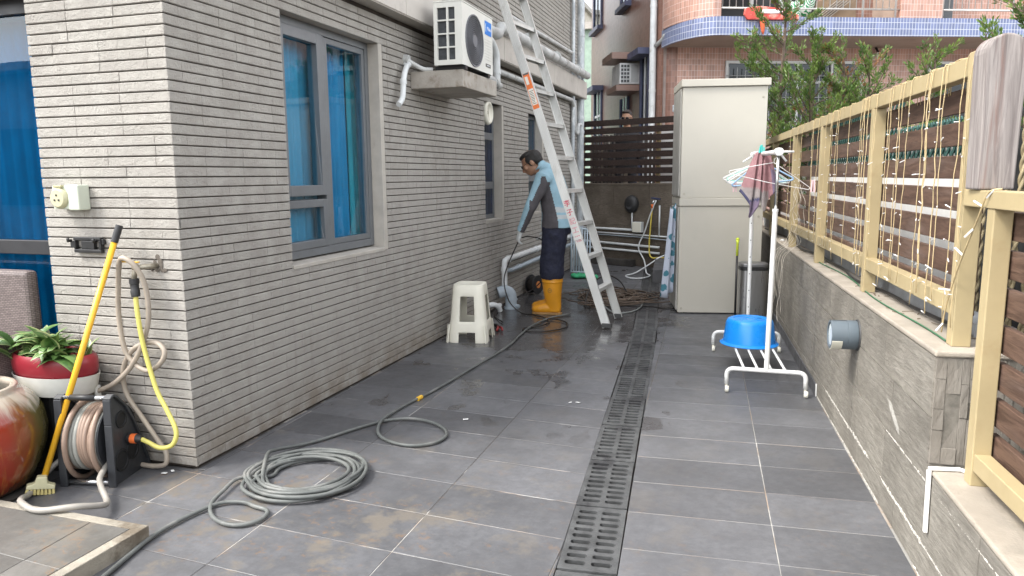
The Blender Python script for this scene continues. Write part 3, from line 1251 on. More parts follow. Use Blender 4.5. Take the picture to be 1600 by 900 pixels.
# white trunking strip down the low wall
b = B()
b.bar(WM @ Vector((-.010, -.060, .392)), WM @ Vector((-.010, -.068, .185)), .0145, .012, upv=WN)
b.bar(WM @ Vector((-.012, -.0605, .3975)), WM @ Vector((.085, -.05, .3975)), .014, .010)
b.bar(WM @ Vector((.083, -.05, .3972)), WM @ Vector((.135, -.115, .3972)), .012, .009)
tag(b.obj('cable_trunking', M('trunking_white', (.74, .73, .70), .6, var=.08), bevel=.002), 'white cable trunking strip running down the slate wall and over its coping', 'cable cover')
# rusty wire tie sticking out low on the wall
b = B()
for dz in (0, .02, .04):
    b.tube([WM @ Vector((-.002, -.60 - dz * .3, .115 + dz * .5)), WM @ Vector((-.03, -.60 + dz * .4, .13 + dz)), WM @ Vector((-.012, -.62, .155 + dz * .4))], .0022, 5)
tag(b.obj('wire_tie', M('rusty_wire', (.20, .09, .06), .8)), 'rusty twisted wire tie poking out low on the slate wall', 'wire')

# ------------------------------------------------------------------ yellow fence with brown boards
FD = Vector((-.083, .9965, 0)).normalized()
FN = Vector((FD.y, -FD.x, 0))
F0 = Vector((3.053, .045, 0))
FM = Matrix((FN, FD, Vector((0, 0, 1)))).transposed().to_4x4()
FM.translation = F0
YEL = M('yellow_paint', (.385, .31, .175), .5, var=.07, vs=4, dirt=((.33, .24, .12), 6, .56, .80), bump=.05, bs=40)
BRN = mat_wood('brown_board', (.054, .030, .021), (.120, .072, .052), (12, .9, 12), .62, (.13, .09, .075))
fence = thing('yellow_fence', 'long yellow steel fence with brown timber boards on top of the planter wall', 'fence', group='yellow fences on the planter wall')
b = B()
b.box((-.022, .026, 1.628), (.030, 6.6, 1.690), mat=FM)
b.obj('top_rail', YEL, fence, bevel=.003)
b = B()
b.box((-.020, .028, .866), (.028, 6.6, .926), mat=FM)
b.obj('bottom_rail', YEL, fence, bevel=.003)
posts = [0., 1.215, 2.53, 3.74, 5.13, 6.4]
for i, s in enumerate(posts):
    b = B()
    o_ = FM @ Vector((0, s, zt(s)))
    b.box((-.025, s - .026, zt(s) - .0005), (.032, s + .026, 1.6275 if i else 1.70), mat=FM)
    b.obj('post', YEL, fence, bevel=.003, origin=o_)
pitch = .1115
bd = None
for r in range(8):
    z1 = 1.628 + .0 - pitch * (r - 1) - .016
    z0 = z1 - .081
    if r == 0:
        z0, z1 = 1.645, 1.685
    segs = (.03, 1.9, 3.75, 5.6, 6.6)
    for s0, s1 in zip(segs, segs[1:]):
        b = B()
        j = R.uniform(-.002, .002)
        b.box((.036, s0 + .002, z0 + j), (.056, s1 - .002, z1 + j), mat=FM)
        for i_, v in enumerate(b.v):
            pass
        o = b.obj('slat', BRN, fence, bevel=.003, origin=FM @ Vector((.045, s0, z0)))
b = B()
for s in posts:
    for r in range(1, 8):
        b.ball(FM @ Vector((.0355, s + .045, 1.628 - pitch * (r - 1) - .055)), (.003, .005, .005), 6, 4)
b.obj('screw', GALV, fence, kind='stuff')

# lower fence nearer the camera
fence2 = thing('yellow_fence', 'lower yellow fence section with brown boards, in front of the weathered post', 'fence', group='yellow fences on the planter wall')
b = B()
b.box((-.026, -3.2, 1.225), (.034, -.028, 1.276), mat=FM)
b.obj('top_rail', YEL, fence2, bevel=.003)
b = B()
b.box((-.018, -3.2, .438), (.028, -.2615, .492), mat=FM)
b.obj('bottom_rail', YEL, fence2, bevel=.003)
for s in (-.236, -1.5, -2.8):
    b = B()
    b.box((-.022, s - .025, .3895), (.03, s + .025, 1.2245), mat=FM)
    b.obj('post', YEL, fence2, bevel=.003, origin=FM @ Vector((0, s, .39)))
for r in range(7):
    z1 = 1.215 - .1115 * r
    b = B()
    b.box((.036, -3.2, z1 - .082), (.058, -.21, z1), mat=FM)
    b.obj('slat', BRN, fence2, bevel=.003, origin=FM @ Vector((.045, -.21, z1)))

# weathered post standing on the rail
GREYWOOD = mat_wood('grey_wood', (.14, .12, .115), (.30, .27, .255), (16, 16, .9), .85, (.20, .12, .10))
b = B()
pts = []
for i in range(13):
    a = pi * i / 12
    pts.append((.057 * cos(a) + .0, 1.672 + .055 * sin(a)))
poly = [(.050, 1.2775)] + pts + [(-.050, 1.2775)]
pm = Matrix.Translation(FM @ Vector((.012, -.115, 0))) @ Matrix.Rotation(radians(8), 4, 'Z') @ Matrix(((1, 0, 0, 0), (0, 0, 1, 0), (0, 1, 0, 0), (0, 0, 0, 1)))
b.prism(poly, -.045, .045, mat=pm)
o = b.obj('wooden_post', GREYWOOD, bevel=.006, origin=FM @ Vector((.012, -.115, 1.2775)))
tag(o, 'weathered grey wooden post with a rounded top standing above the yellow fence', 'post')

# string lights hung over the long fence
STRC = M('light_cord', (.46, .36, .20), .6, var=.15, vs=20)
LED = M('led_white', (.66, .66, .65), .35)
strings = thing('string_light', 'curtain of thin tan string lights with white bulbs hung over the yellow fence', 'string lights')
ysl = [3.87, 3.52, 3.29, 2.84, 2.80, 2.62, 2.35, 2.19, 2.16, 2.03, 1.98, 1.71, 1.44, 1.40, 1.37, 1.31, 1.16, .94, .90, .78, .74, .65, .45, .42, .40, .29, .25, .08, .02]
for y_ in ysl:
    s = (y_ - F0.y) / FD.y
    end = R.uniform(.80, .9)
    lean = R.gauss(0, .02)
    pts = [FM @ Vector((.034, s, 1.60)), FM @ Vector((.030, s, 1.694)), FM @ Vector((-.022, s, 1.694)), FM @ Vector((-.027, s + .002, 1.68))]
    z = 1.6
    while z > end:
        pts.append(FM @ Vector((-.030 - .006 * R.random(), s + lean * (1.69 - z) / .8 + R.gauss(0, .0022), z)))
        z -= .055
    o_ = FM @ Vector((0, s, 1.69))
    b = B()
    b.tube(pts, R.choice((.0016, .0016, .0021)), 5)
    so = b.obj('strand', STRC, strings, True)
    b = B()
    for p in pts[5:]:
        if R.random() < .50:
            dv = Vector((R.uniform(-.6, .1), R.choice((-1, 1)) * R.uniform(.5, 1), R.uniform(-.35, .35))).normalized()
            b.tube([p, p + dv * .016], .0016, 4)
            b.tube([p + dv * .014, p + dv * R.uniform(.024, .032)], .0021, 5)
    b.obj('bulb', LED, so, kind='stuff')
# cord running along the rail top and down to the low fence
b = B()
pts = []
for i in range(60):
    s = .03 + i * .066
    pts.append(FM @ Vector((.004 + .018 * sin(i * 1.9), s, 1.6925 + .006 * abs(sin(i * .9)))))
b.tube(pts, .0024, 5)
b.obj('rail_cord', STRC, strings, True)
b = B()
pts = smooth_path([FM @ Vector(p) for p in ((-.033, .05, .80), (-.034, .02, .90), (-.036, -.06, 1.03), (-.034, -.13, 1.13), (-.036, -.19, 1.20), (-.034, -.24, 1.27), (-.01, -.27, 1.282))], 5)
b.tube(pts, .0026, 5)
ro = b.obj('strand', STRC, strings, True)
b = B()
for p in pts[2::5]:
    dv = Vector((-.3, R.uniform(-1, 1), R.uniform(-.8, .6))).normalized()
    b.tube([p, p + dv * .035], .0032, 5)
b.obj('bulb', LED, ro, kind='stuff')
# loose tangle hanging at the far end
b = B()
for k in range(7):
    s0 = 3.1 + R.uniform(-.3, .5)
    pts = [FM @ Vector((-.04 + R.gauss(0, .012), s0 + R.gauss(0, .07), 1.25 - .06 * i)) for i in range(8)]
    pts += [FM @ Vector((-.10, s0 - .1 + R.gauss(0, .03), .79)), FM @ Vector((-.165, s0 - .15, .74))]
    pts += [FM @ Vector((-.185 + R.gauss(0, .006), s0 - .2 + R.gauss(0, .02), .65 - .08 * i)) for i in range(R.randrange(3, 7))]
    b.tube(smooth_path(pts, 3), .0014, 4)
b.obj('loose_cord', M('pale_cord', (.55, .50, .42), .6), strings, True)

# cables lying on the coping
b = B()
pts = [FM @ Vector((.055 + .02 * sin(s * 3) + .012 * sin(s * 7), s, zt(s) + .012)) for s in [i * .12 + .1 for i in range(50)]]
b.tube(pts, .0075, 6)
tag(b.obj('black_cable', BLACKP, smooth=True), 'black cable lying on the coping below the fence boards', 'cable')
b = B()
pts = [FM @ Vector((-.035 + .05 * min(1, s * .5) + .014 * sin(s * 4 + 1), s, zt(s) + .006)) for s in [i * .1 + .04 for i in range(28)]]
b.tube(pts, .003, 6)
tag(b.obj('green_cable', M('green_cord', (.03, .13, .06), .5), smooth=True), 'thin green cable lying on the coping by the near fence post', 'cable')
b = B()
for i in range(40):
    s = R.uniform(.1, 4.5)
    p = FM @ Vector((R.uniform(-.03, .1), s, zt(s) + .002))
    a = R.uniform(0, pi)
    b.bar(p, p + Vector((cos(a), sin(a), .05)) * R.uniform(.015, .05), .004, .0015)
b.obj('dry_twig', M('dry_twig', (.12, .085, .05), .9), wall, kind='stuff')

# grey kerb and white board seen between the slats
b = B()
b.box((.10, .15, .60), (.19, 6.8, .815), mat=FM)
tag(b.obj('back_kerb', M('grey_kerb', (.33, .34, .35), .9, var=.15, bump=.3, bs=60)), 'rough grey concrete kerb behind the foot of the yellow fence', 'kerb')
b = B()
b.box((.50, 1.62, .621), (.52, 6.8, 1.52), mat=FM)
tag(b.obj('white_hoarding', M('white_board', (.80, .80, .79), .6, var=.06)), 'white hoarding showing through the gaps of the far fence boards', 'hoarding')
# twisted rope-like railing of the neighbour
ROPE = M('twisted_rope', (.33, .27, .16), .7, var=.2, vs=20)
rope = thing('rope_railing', 'neighbouring railing of twisted tan bars behind the wooden post', 'railing')
for i in range(22):
    s = -1.35 + i * .125
    c = FM @ Vector((.50, s, 0))
    b = B()
    for ph in (0, pi):
        pts = []
        for k in range(71):
            a = k * .72 + ph
            pts.append((c.x + .0062 * cos(a), c.y + .0062 * sin(a), .62 + k * .0142))
        b.tube(pts, .0085, 5)
    b.obj('twisted_bar', ROPE, rope, True)
b = B()
b.box((.488, -1.45, 1.56), (.512, 1.45, 1.585), mat=FM)
b.obj('rail', DARKFRAME, rope)
b = B()
b.box((.488, -1.45, .60), (.512, 1.45, .64), mat=FM)
b.obj('rail', DARKFRAME, rope)
b = B()
b.box((.62, -3.4, .5), (.66, 1.6, 1.52), mat=FM)
tag(b.obj('shade_net', M('dark_net', (.02, .021, .022), .9)), 'black shade net behind the twisted railing', 'net')
# green trellis
tre = thing('green_trellis', 'dark green plastic trellis showing above the far end of the yellow fence', 'trellis')
GRN = M('trellis_green', (.03, .085, .075), .6, var=.15)
b = B()
for k in range(62):
    s = 1.4 + k * .085
    for sg in (-1, 1):
        s2 = s + sg * .42
        a0, a1 = (s, s2)
        zt_ = 1.80 if s > 2.9 else 1.60
        b.bar(FM @ Vector((.465 + .004 * sg, a0, 1.40)), FM @ Vector((.465 + .004 * sg, a0 + (a1 - a0) * (zt_ - 1.4) / .4, zt_)), .006, .022, upv=FD)
b.obj('lattice', GRN, tre)
b = B()
b.box((.45, 2.9, 1.79), (.48, 6.8, 1.82), mat=FM)
b.obj('top_rail', GRN, tre)

# neighbour's higher ground
b = B()
b.prism([tuple((FM @ Vector((.19, -6, 0))).xy), tuple((FM @ Vector((30, -6, 0))).xy), (40, 60), (-14, 60), (-14, 12.0), (.1, 8.62), (1.45, 8.05), tuple((FM @ Vector((.19, 8, 0))).xy)], -.2, .62)
b.obj('neighbour_ground', M('paving', (.20, .19, .18), .85, var=.15, vs=2), kind='structure')

# ------------------------------------------------------------------ wall and dark slat fence at the end of the alley
BD = Vector((.93, -.367, 0)).normalized()
BN = Vector((BD.y, -BD.x, 0))                  # towards the camera
BM = Matrix((BD, -BN, Vector((0, 0, 1)))).transposed().to_4x4()
BM.translation = Vector((-.072, 8.518, 0))     # local x along, y away from the camera
BWM = mat_slate('dark_stone_wall', (.105, .085, .065), (.185, .155, .125), (2.5, 2.5, 14), 0)
bwall = thing('end_wall', 'dark brown stone faced wall closing off the end of the alley', 'wall')
b = B()
b.box((-.5, .012, 0), (2.35, .17, 1.185), mat=BM)
b.obj('wall_core', MORTAR, bwall)
b = B()
b.box((-.5, -.004, 1.1855), (2.35, .18, 1.21), mat=BM)
b.obj('coping', BWM, bwall, bevel=.004)
for r in range(4):
    x = -.5
    while x < 2.3:
        e = min(x + (.6 if x > -.5 else (.38, .6, .25, .5)[r]), 2.35)
        b = B()
        b.box((x + .0015, R.uniform(0, .003), r * .296 + .002), (e - .0015, .012, (r + 1) * .296 - .0015), mat=BM)
        b.obj('stone_panel', BWM, bwall, bevel=.002, origin=BM @ Vector((x, 0, r * .296)))
        x = e
b = B()
b.box((-.1, -.10, 0), (1.0, -.0005, .10), mat=BM)
b.obj('floor_kerb', M('dark_kerb', (.05, .045, .04), .8, var=.3), bwall, bevel=.01)

dfence = thing('dark_slat_fence', 'dark brown timber slat fence on top of the end wall', 'fence')
DBR = mat_wood('dark_board', (.022, .014, .012), (.045, .028, .023), (.9, 12, 12), .6)
POSTY = M('dull_yellow', (.22, .165, .08), .6)
for r in range(8):
    z1 = 2.135 - r * .1165
    b = B()
    b.box((-.08, .02, z1 - .086), (2.2, .042, z1), mat=BM)
    b.obj('slat', DBR, dfence, bevel=.003, origin=BM @ Vector((0, .03, z1)))
for x in (.02, 1.30, 2.1):
    b = B()
    b.box((x - .025, .0425, 1.21), (x + .025, .09, 2.12), mat=BM)
    b.obj('post', POSTY, dfence, bevel=.003, origin=BM @ Vector((x, .06, 1.21)))
# pale railings of the neighbour beyond, seen through the gaps
nr = thing('white_railing', 'pale neighbouring railing glimpsed through the gaps of the dark slat fence', 'railing')
WHT = M('pale_railing', (.68, .66, .64), .5)
b = B()
b.box((1.02, .62, .63), (2.4, .66, 2.02), mat=BM)
b.obj('panel', WHT, nr)
b = B()
b.box((-.2, .60, .63), (.48, .64, 1.80), mat=BM)
b.obj('panel', M('tan_panel', (.34, .28, .22), .8), nr)
for i in range(18):
    x = -.15 + i * .068 + R.uniform(-.008, .008)
    if .42 < x < .8:
        continue
    b = B()
    b.box((x, .56, .63), (x + .03, .59, 1.95), mat=BM)
    b.obj('baluster', M('dark_bar', (.10, .085, .075), .7) if 'dark_bar' not in bpy.data.materials else bpy.data.materials['dark_bar'], nr)

# things on the end wall
BLK = M('matt_black', (.022, .022, .023), .5, var=.15)
lamp2 = thing('wall_lamp', 'oval black bulkhead lamp on the dark wall at the end of the alley', 'wall lamp', BM @ Vector((.925, -.0, .91)), local=True)
mm = BM.copy()
mm.translation = (0, 0, 0)
mm = mm @ Matrix.Rotation(pi / 2, 4, 'X')
b = B()
b.lathe([(.0, .0), (.108, .0), (.112, .02), (.105, .05), (.085, .075), (.05, .088), (.0, .092)], 28, mm, sy=1.18)
b.obj('housing', BLK, lamp2, 50)
b = B()
b.lathe([(.0, .0), (.055, .0), (.05, .01), (.0, .012)], 20, Matrix.Translation(BN * .078 + Vector((0, 0, -.02))) @ mm, sy=1.1)
b.obj('lens', M('smoked_glass', (.06, .06, .065), .2), lamp2, 50)
def bpipe(name, label, cat, pts, r, mat, off=-.03):
    b = B()
    b.tube(elbow_path([BM @ Vector((x, off - (o if len(q) else 0), z)) for (x, z, *q) in pts for o in [q[0] if q else 0]], .05), r, 8)
    return tag(b.obj(name, mat, smooth=True), label, cat)
bpipe('conduit', 'vertical conduit dropping from the oval black lamp to the junction box row', 'conduit', [(.94, .80), (.94, .56)], .011, WHITEPVC)
bpipe('conduit', 'white horizontal conduit meeting the square junction box', 'conduit', [(-.02, .545), (.975, .535)], .017, WHITEPVC)
bpipe('conduit', 'second white conduit just below the junction box', 'conduit', [(-.02, .485), (1.62, .455)], .011, WHITEPVC)
bpipe('conduit', 'thin grey cable conduit right under the second conduit', 'conduit', [(-.02, .455), (1.05, .435), (1.62, .405)], .007, GREYPVC)
bpipe('conduit', 'third white pipe lower on the end wall', 'conduit', [(-.02, .345), (1.40, .30)], .017, WHITEPVC, -.04)
bpipe('conduit', 'lowest white pipe on the end wall, above the floor kerb', 'conduit', [(-.02, .255), (1.40, .215)], .017, WHITEPVC, -.04)
bpipe('conduit', 'short upright white pipe below the garden tap', 'conduit', [(1.385, .90), (1.385, .46)], .012, WHITEPVC)
jb = thing('junction_box', 'square white junction box on the end wall beside the lamp conduit', 'junction box', BM @ Vector((1.045, 0, .58)))
b = B()
b.box((.97, -.075, .505), (1.12, -.001, .655), mat=BM)
b.obj('box', WHITEPVC, jb, bevel=.006)
b.v = [tuple(Vector(v)) for v in b.v]
b = B()
b.box((.974, -.083, .509), (1.116, -.0755, .651), mat=BM)
b.obj('lid', WHITEP, jb, bevel=.004)
tap2 = thing('garden_tap', 'garden tap with dark blue handle and orange hose connector on the end wall', 'tap', BM @ Vector((1.33, 0, .98)))
b = B()
b.bar(BM @ Vector((1.28, -.08, 1.005)), BM @ Vector((1.41, -.07, .99)), .03, .022)
b.obj('handle', M('navy_plastic', (.03, .04, .10), .5), tap2)
b = B()
b.tube([BM @ Vector(p) for p in ((1.33, 0, .97), (1.33, -.07, .97), (1.31, -.09, .95), (1.305, -.09, .90))], .013, 8)
b.obj('spout', CHROME, tap2, True)
b = B()
b.tube([BM @ Vector(p) for p in ((1.304, -.09, .915), (1.30, -.09, .86))], .021, 8)
b.obj('connector', M('orange_plastic', (.75, .16, .03), .45), tap2, True)
YHOSE = M('yellow_hose', (.66, .52, .09), .5, var=.08)
GHOSE = M('grey_hose', (.20, .215, .205), .5, var=.12, vs=10)
b = B()
b.tube(smooth_path([BM @ Vector(p) for p in ((1.30, -.09, .86), (1.285, -.10, .62), (1.275, -.11, .38), (1.285, -.12, .22), (1.34, -.14, .16), (1.45, -.16, .17), (1.6, -.2, .18))], 5), .010, 7)
tag(b.obj('yellow_hose', YHOSE, smooth=True), 'yellow hose hanging from the garden tap on the end wall', 'hose')
b = B()
b.tube(smooth_path([BM @ Vector(p) for p in ((1.36, -.09, .97), (1.28, -.10, .78), (1.20, -.12, .52), (1.13, -.16, .30))] + [Vector(p) for p in ((1.02, 7.85, .12), (1.12, 7.3, .025), (1.20, 7.05, .013), (1.12, 6.80, .013), (.98, 6.78, .013), (.89, 7.0, .013), (.98, 7.25, .02), (1.12, 7.55, .10), (1.27, 7.68, .20), (1.42, 7.75, .24))], 6), .010, 7)
tag(b.obj('grey_hose', WHITEPVC, smooth=True), 'pale grey shower hose looped on the floor over the far drain', 'hose')
# tiled plinth under the hanging cloth
b = B()
b.prism([(1.30, 6.5), (1.66, 6.57), (1.52, 7.88), (1.17, 7.95)], 0, .17)
o = b.obj('tiled_plinth', TILE, bevel=.004)
tag(o, 'low dark tiled plinth beside the cabinet at the end of the alley', 'plinth')

# ------------------------------------------------------------------ pink tiled building across the lane
PU = Vector((.926, .378, 0)).normalized()
PV = Vector((-PU.y, PU.x, 0))
PM = Matrix((PU, PV, Vector((0, 0, 1)))).transposed().to_4x4()
PM.translation = Vector((.77, 11.75, 0))       # local x along the front, y into the building
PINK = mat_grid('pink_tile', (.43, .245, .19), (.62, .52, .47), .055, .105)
PINK_SHADED = mat_grid('pink_tile_shaded', (.235, .122, .090), (.28, .18, .145), .055, .105)  # pink tile darkened: the side wall's shade is put into its colour
BLUE = mat_grid('blue_tile', (.135, .165, .29), (.50, .52, .57), .055, .105, gw=.08)
SOFFIT = M('painted_soffit', (.34, .26, .21), .9, var=.1, vs=1.5, dirt=((.22, .16, .13), 1.5, .5, .8))
WFR = M('white_window_frame', (.62, .63, .63), .5, var=.05)
DARKGL = mat_glass('dark_window_glass', (.12, .14, .15), 1.5)
pink = thing('apartment_building', 'pink tiled apartment building with a curved blue tiled balcony beyond the fence', 'building')

def uv_wall(pts, z0, z1, name, mat, parent, mtx=PM, closed=False, thick=None):
    """vertical tiled wall following a polyline, uv in metres"""
    me = bpy.data.meshes.new(name)
    P = [Vector((x, y, 0)) for x, y in pts]
    n = len(P)
    vs, fs, uvs = [], [], []
    d = 0
    ds = [0]
    for i in range(1, n):
        d += (P[i] - P[i - 1]).length
        ds.append(d)
    for i in range(n):
        vs += [mtx @ Vector((P[i].x, P[i].y, z0)), mtx @ Vector((P[i].x, P[i].y, z1))]
    for i in range(n - 1):
        fs.append((2 * i, 2 * i + 2, 2 * i + 3, 2 * i + 1))
        uvs += [(ds[i], z0), (ds[i + 1], z0), (ds[i + 1], z1), (ds[i], z1)]
    me.from_pydata([tuple(v) for v in vs], [], fs)
    ul = me.uv_layers.new(name='UVMap')
    for i, u in enumerate(uvs):
        ul.data[i].uv = u
    me.materials.append(mat)
    o = link(name, me, parent)
    if thick:
        md = o.modifiers.new('depth', 'SOLIDIFY')
        md.thickness = thick
        md.offset = 0
    return o

def pbox(name, lo, hi, mat, parent=pink, bevel=0., kind=None):
    b = B()
    b.box(lo, hi, mat=PM)
    return b.obj(name, mat, parent, bevel=bevel, kind=kind)

arc = [(.30 - .30 * cos(a), .30 - .30 * sin(a)) for a in [i * pi / 16 for i in range(9)]]
uv_wall([(0, 7), (0, 4)], .5, 9, 'side_wall', PINK_SHADED, pink, thick=.02)
uv_wall([(0, 4), (0, .3)] + arc[1:], .5, 9, 'side_wall', PINK_SHADED, pink, thick=.02)
uv_wall([(.30, 0), (14, 0)], .5, 9, 'front_wall', PINK, pink, thick=.02)
pbox('core', (.06, .06, .4), (14, 7, 9), M('building_core', (.25, .2, .18), .9))
# balcony slab
bal = []
for i in range(13):
    a = i / 12 * pi / 2
    bal.append((.62 - .62 * cos(a), -1.30 * sin(a)))
bal_line = [(0, -.012)] + bal[1:] + [(9.5, -1.30 - .0)]
uv_wall(bal_line, 3.66, 3.965, 'balcony_band', BLUE, pink, thick=.03)
b = B()
b.prism([(.03, -.014)] + [(x + .02, y + .02) for x, y in bal[1:]] + [(9.5, -1.28), (9.5, -.014)], 3.675, 3.95, mat=PM)
b.obj('balcony_slab', SOFFIT, pink)
# curved tiled parapet at the left end and pillar between the railings
par = [(x + .05 * 0, y * .97) for x, y in bal]
uv_wall([(0.02, -.03)] + par[1:] + [(.80 - .27, -1.262)], 3.966, 5.6, 'parapet', PINK, pink, thick=.06)
uv_wall([(3.84, -1.1), (3.84, -1.27), (4.56, -1.27), (4.56, -1.1)], 3.966, 6.5, 'pillar', PINK, pink, thick=.04)
pbox('pillar_core', (3.87, -1.24, 3.966), (4.53, -.3, 6.5), SOFFIT)
# balcony back: doors and dark rooms
pbox('balcony_door', (.9, -.06, 3.966), (2.2, -.03, 6.2), DARKFRAME)
pbox('balcony_door', (2.25, -.06, 3.966), (2.9, -.03, 6.2), DARKFRAME)
for x in (1.0, 1.62, 2.18, 2.55):
    pbox('door_frame', (x, -.10, 3.966), (x + .06, -.061, 6.2), WFR)
for x in (3.55,):
    pbox('door_frame', (x, -.10, 3.966), (x + .10, -.05, 6.2), ALU_GREY)
pbox('balcony_door', (4.7, -.06, 3.966), (5.6, -.03, 6.2), M('grey_door', (.09, .10, .11), .4))
# railings
STEEL = M('steel_rail', (.55, .54, .52), .35, .6, var=.06)
for x0, x1 in ((.56, 3.82), (4.60, 9.4)):
    rl = thing('balcony_railing', 'steel balcony railing %s the pink pillar on the blue tiled balcony' % ('left of' if x0 < 1 else 'right of'), 'railing', group='balcony railings')
    y_ = -1.24
    for z, r in ((4.115, .016), (4.95, .022)):
        b = B()
        b.tube([PM @ Vector((x0, y_, z)), PM @ Vector((x1, y_, z))], r, 8)
        b.obj('rail', STEEL, rl, True)
    x = x0
    k = 0
    while x <= x1 + .001:
        b = B()
        if k % 11 == 0 or x + .115 > x1:
            b.tube([PM @ Vector((x, y_, 3.95)), PM @ Vector((x, y_, 4.96))], .018, 7)
            b.obj('post', STEEL, rl, True)
        else:
            b.tube([PM @ Vector((x, y_, 4.115)), PM @ Vector((x, y_, 4.95))], .008, 6)
            b.obj('baluster', STEEL, rl, True)
        x += .118
        k += 1
# things on the balcony
def blobby(name, label, cat, loc, size, mat, seed, n=3, squash=.4):
    b = B()
    rr = random.Random(seed)
    for k in range(n):
        b.ball(PM @ Vector((loc[0] + rr.uniform(-1, 1) * size[0] * .4, loc[1], loc[2] + size[2] * (.5 + .3 * rr.uniform(-1, 1)))), (size[0] * .45, size[1], size[2] * .5), 12, 8)
    o = b.obj(name, mat, smooth=True)
    return tag(o, label, cat)
GW_T = NT('green_white_print')
vo = GW_T.node('ShaderNodeTexVoronoi')
vo.feature = 'F1'
vo.inputs['Scale'].default_value = 6
GW_T.l.new(GW_T.pos(), vo.inputs['Vector'])
GW = .105
GWMAT = GW_T.set(Base_Color=GW_T.mix(GW_T.rng(GW_T.math('SINE', GW_T.math('MULTIPLY', vo.outputs['Distance'], 30.)), -.1, .1), (.02, .26, .09), (.75, .78, .74)), Roughness=.6)
blobby('storage_bag', 'green and white patterned bag standing behind the balcony railing', 'bag', (2.12, -1.02, 3.965), (.34, .14, .42), GWMAT, 2)
blobby('pink_bundle', 'magenta cloth bundle behind the balcony railing', 'cloth', (2.95, -.95, 4.36), (.26, .12, .22), M('magenta_cloth', (.48, .02, .16), .8), 4, 2)
pbox_ = B()
pbox_.box((2.62, -1.05, 3.966), (3.15, -.6, 4.36), mat=PM)
tag(pbox_.obj('storage_box', M('brown_box', (.24, .17, .11), .8), bevel=.01), 'brown storage box under the magenta bundle on the balcony', 'box')
b = B()
for k in range(9):
    b.bar(PM @ Vector((2.35 + k * .03, -1.12, 3.975)), PM @ Vector((2.75 + k * .03, -1.12, 4.28)), .004, .02, upv=PV, mi=k % 2)
tag(b.obj('striped_cloth', [M('cream_cloth', (.55, .53, .47), .9), M('slate_cloth', (.08, .10, .13), .9)]), 'striped cloth draped between the green bag and the brown box on the balcony', 'cloth')
for i, (x, wd) in enumerate(((.75, .3), (1.1, .34), (1.5, .3), (1.85, .22), (3.05, .3))):
    b = B()
    pts = []
    for k in range(9):
        pts.append((x + wd * (k / 8 - .5), -.75 + .03 * sin(k * 2.1 + i)))
    uvw = uv_wall(pts, 4.42, 5.2, 'hanging_laundry', M('laundry_%d' % i, [(.03, .035, .06), (.25, .26, .28), (.06, .05, .08), (.5, .5, .5), (.12, .05, .07)][i], .9), None, thick=.01)
    tag(uvw, ['navy shirt hanging on the balcony washing line, nearest the curved parapet', 'grey shirt hanging on the balcony washing line beside the navy shirt', 'dark purple garment hanging on the balcony line', 'white garment hanging on the balcony line behind the green bag', 'wine red garment hanging on the balcony line near the magenta bundle'][i], 'laundry', 'laundry on the balcony')
# red umbrella bag hanging over the band
ub = thing('red_bag', 'red printed umbrella bag with a white label hanging over the blue balcony band', 'bag', PM @ Vector((.9, -1.36, 4.05)))
RED = M('red_fabric', (.50, .06, .045), .6, var=.3, vs=9, dirt=((.62, .30, .24), 8, .5, .65))
b = B()
pts = [(1.0, 3.98), (1.02, 4.09), (1.30, 4.12), (1.70, 4.08), (1.95, 3.98), (1.96, 3.90), (1.5, 3.90), (1.06, 3.90)]
b.prism(pts, 1.335, 1.40, mat=PM @ Matrix(((1, 0, 0, 0), (0, 0, -1, 0), (0, 1, 0, 0), (0, 0, 0, 1))))
b.obj('cover', RED, ub, bevel=.015)
b = B()
b.loft([PM @ Vector((x, -1.405, 4.03)) for x in (1.26, 1.32, 1.46, 1.60, 1.66)], [(.008, .004), (.03, .008), (.035, .01), (.03, .008), (.008, .004)], side=(0, 0, 1), n=10)
b.obj('white_label', M('label_white', (.78, .75, .73), .6), ub)
b = B()
b.loft([PM @ Vector((x, -1.37, z)) for x, z in ((1.33, 3.91), (1.335, 3.82), (1.345, 3.72), (1.35, 3.66))], [(.05, .02), (.045, .02), (.03, .015), (.01, .008)], side=PU, n=8)
b.obj('strap', M('orange_red_strap', (.55, .10, .03), .6), ub, True)
# ground floor window with its grille
wn_ = B()
def frect(b, x0, x1, z0, z1, t, y0, y1):
    b.box((x0, y0, z0), (x0 + t, y1, z1), mat=PM)
    b.box((x1 - t, y0, z0), (x1, y1, z1), mat=PM)
    b.box((x0 + t, y0, z0), (x1 - t, y1, z0 + t), mat=PM)
    b.box((x0 + t, y0, z1 - t), (x1 - t, y1, z1), mat=PM)
frect(wn_, 1.21, 3.92, 2.0, 3.43, .05, -.07, -.011)
for x in (1.95, 2.62, 3.28):
    wn_.box((x - .02, -.068, 2.05), (x + .02, -.013, 3.38), mat=PM)
wn_.box((1.26, -.066, 3.02), (3.87, -.0125, 3.06), mat=PM)
wn_ = wn_.obj('window', WFR, pink)
for x0, x1 in ((1.26, 1.93), (1.97, 2.60), (2.64, 3.26), (3.30, 3.87)):
    b = B()
    b.box((x0, -.03, 2.05), (x1, -.022, 3.38), mat=PM)
    b.obj('pane', DARKGL, wn_)
b = B()
x = 1.25
while x < 3.9:
    b.tube([PM @ Vector((x, -.12, 2.0)), PM @ Vector((x, -.12, 3.30))], .008, 5)
    x += .16
for z in (2.3, 2.75, 3.15):
    b.tube([PM @ Vector((1.2, -.12, z)), PM @ Vector((3.95, -.12, z))], .008, 5)
b.obj('grille', M('grille_grey', (.35, .36, .36), .5, .4), wn_)
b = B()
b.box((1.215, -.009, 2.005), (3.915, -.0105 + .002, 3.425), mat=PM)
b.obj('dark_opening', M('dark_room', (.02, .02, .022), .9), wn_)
wn2 = B()
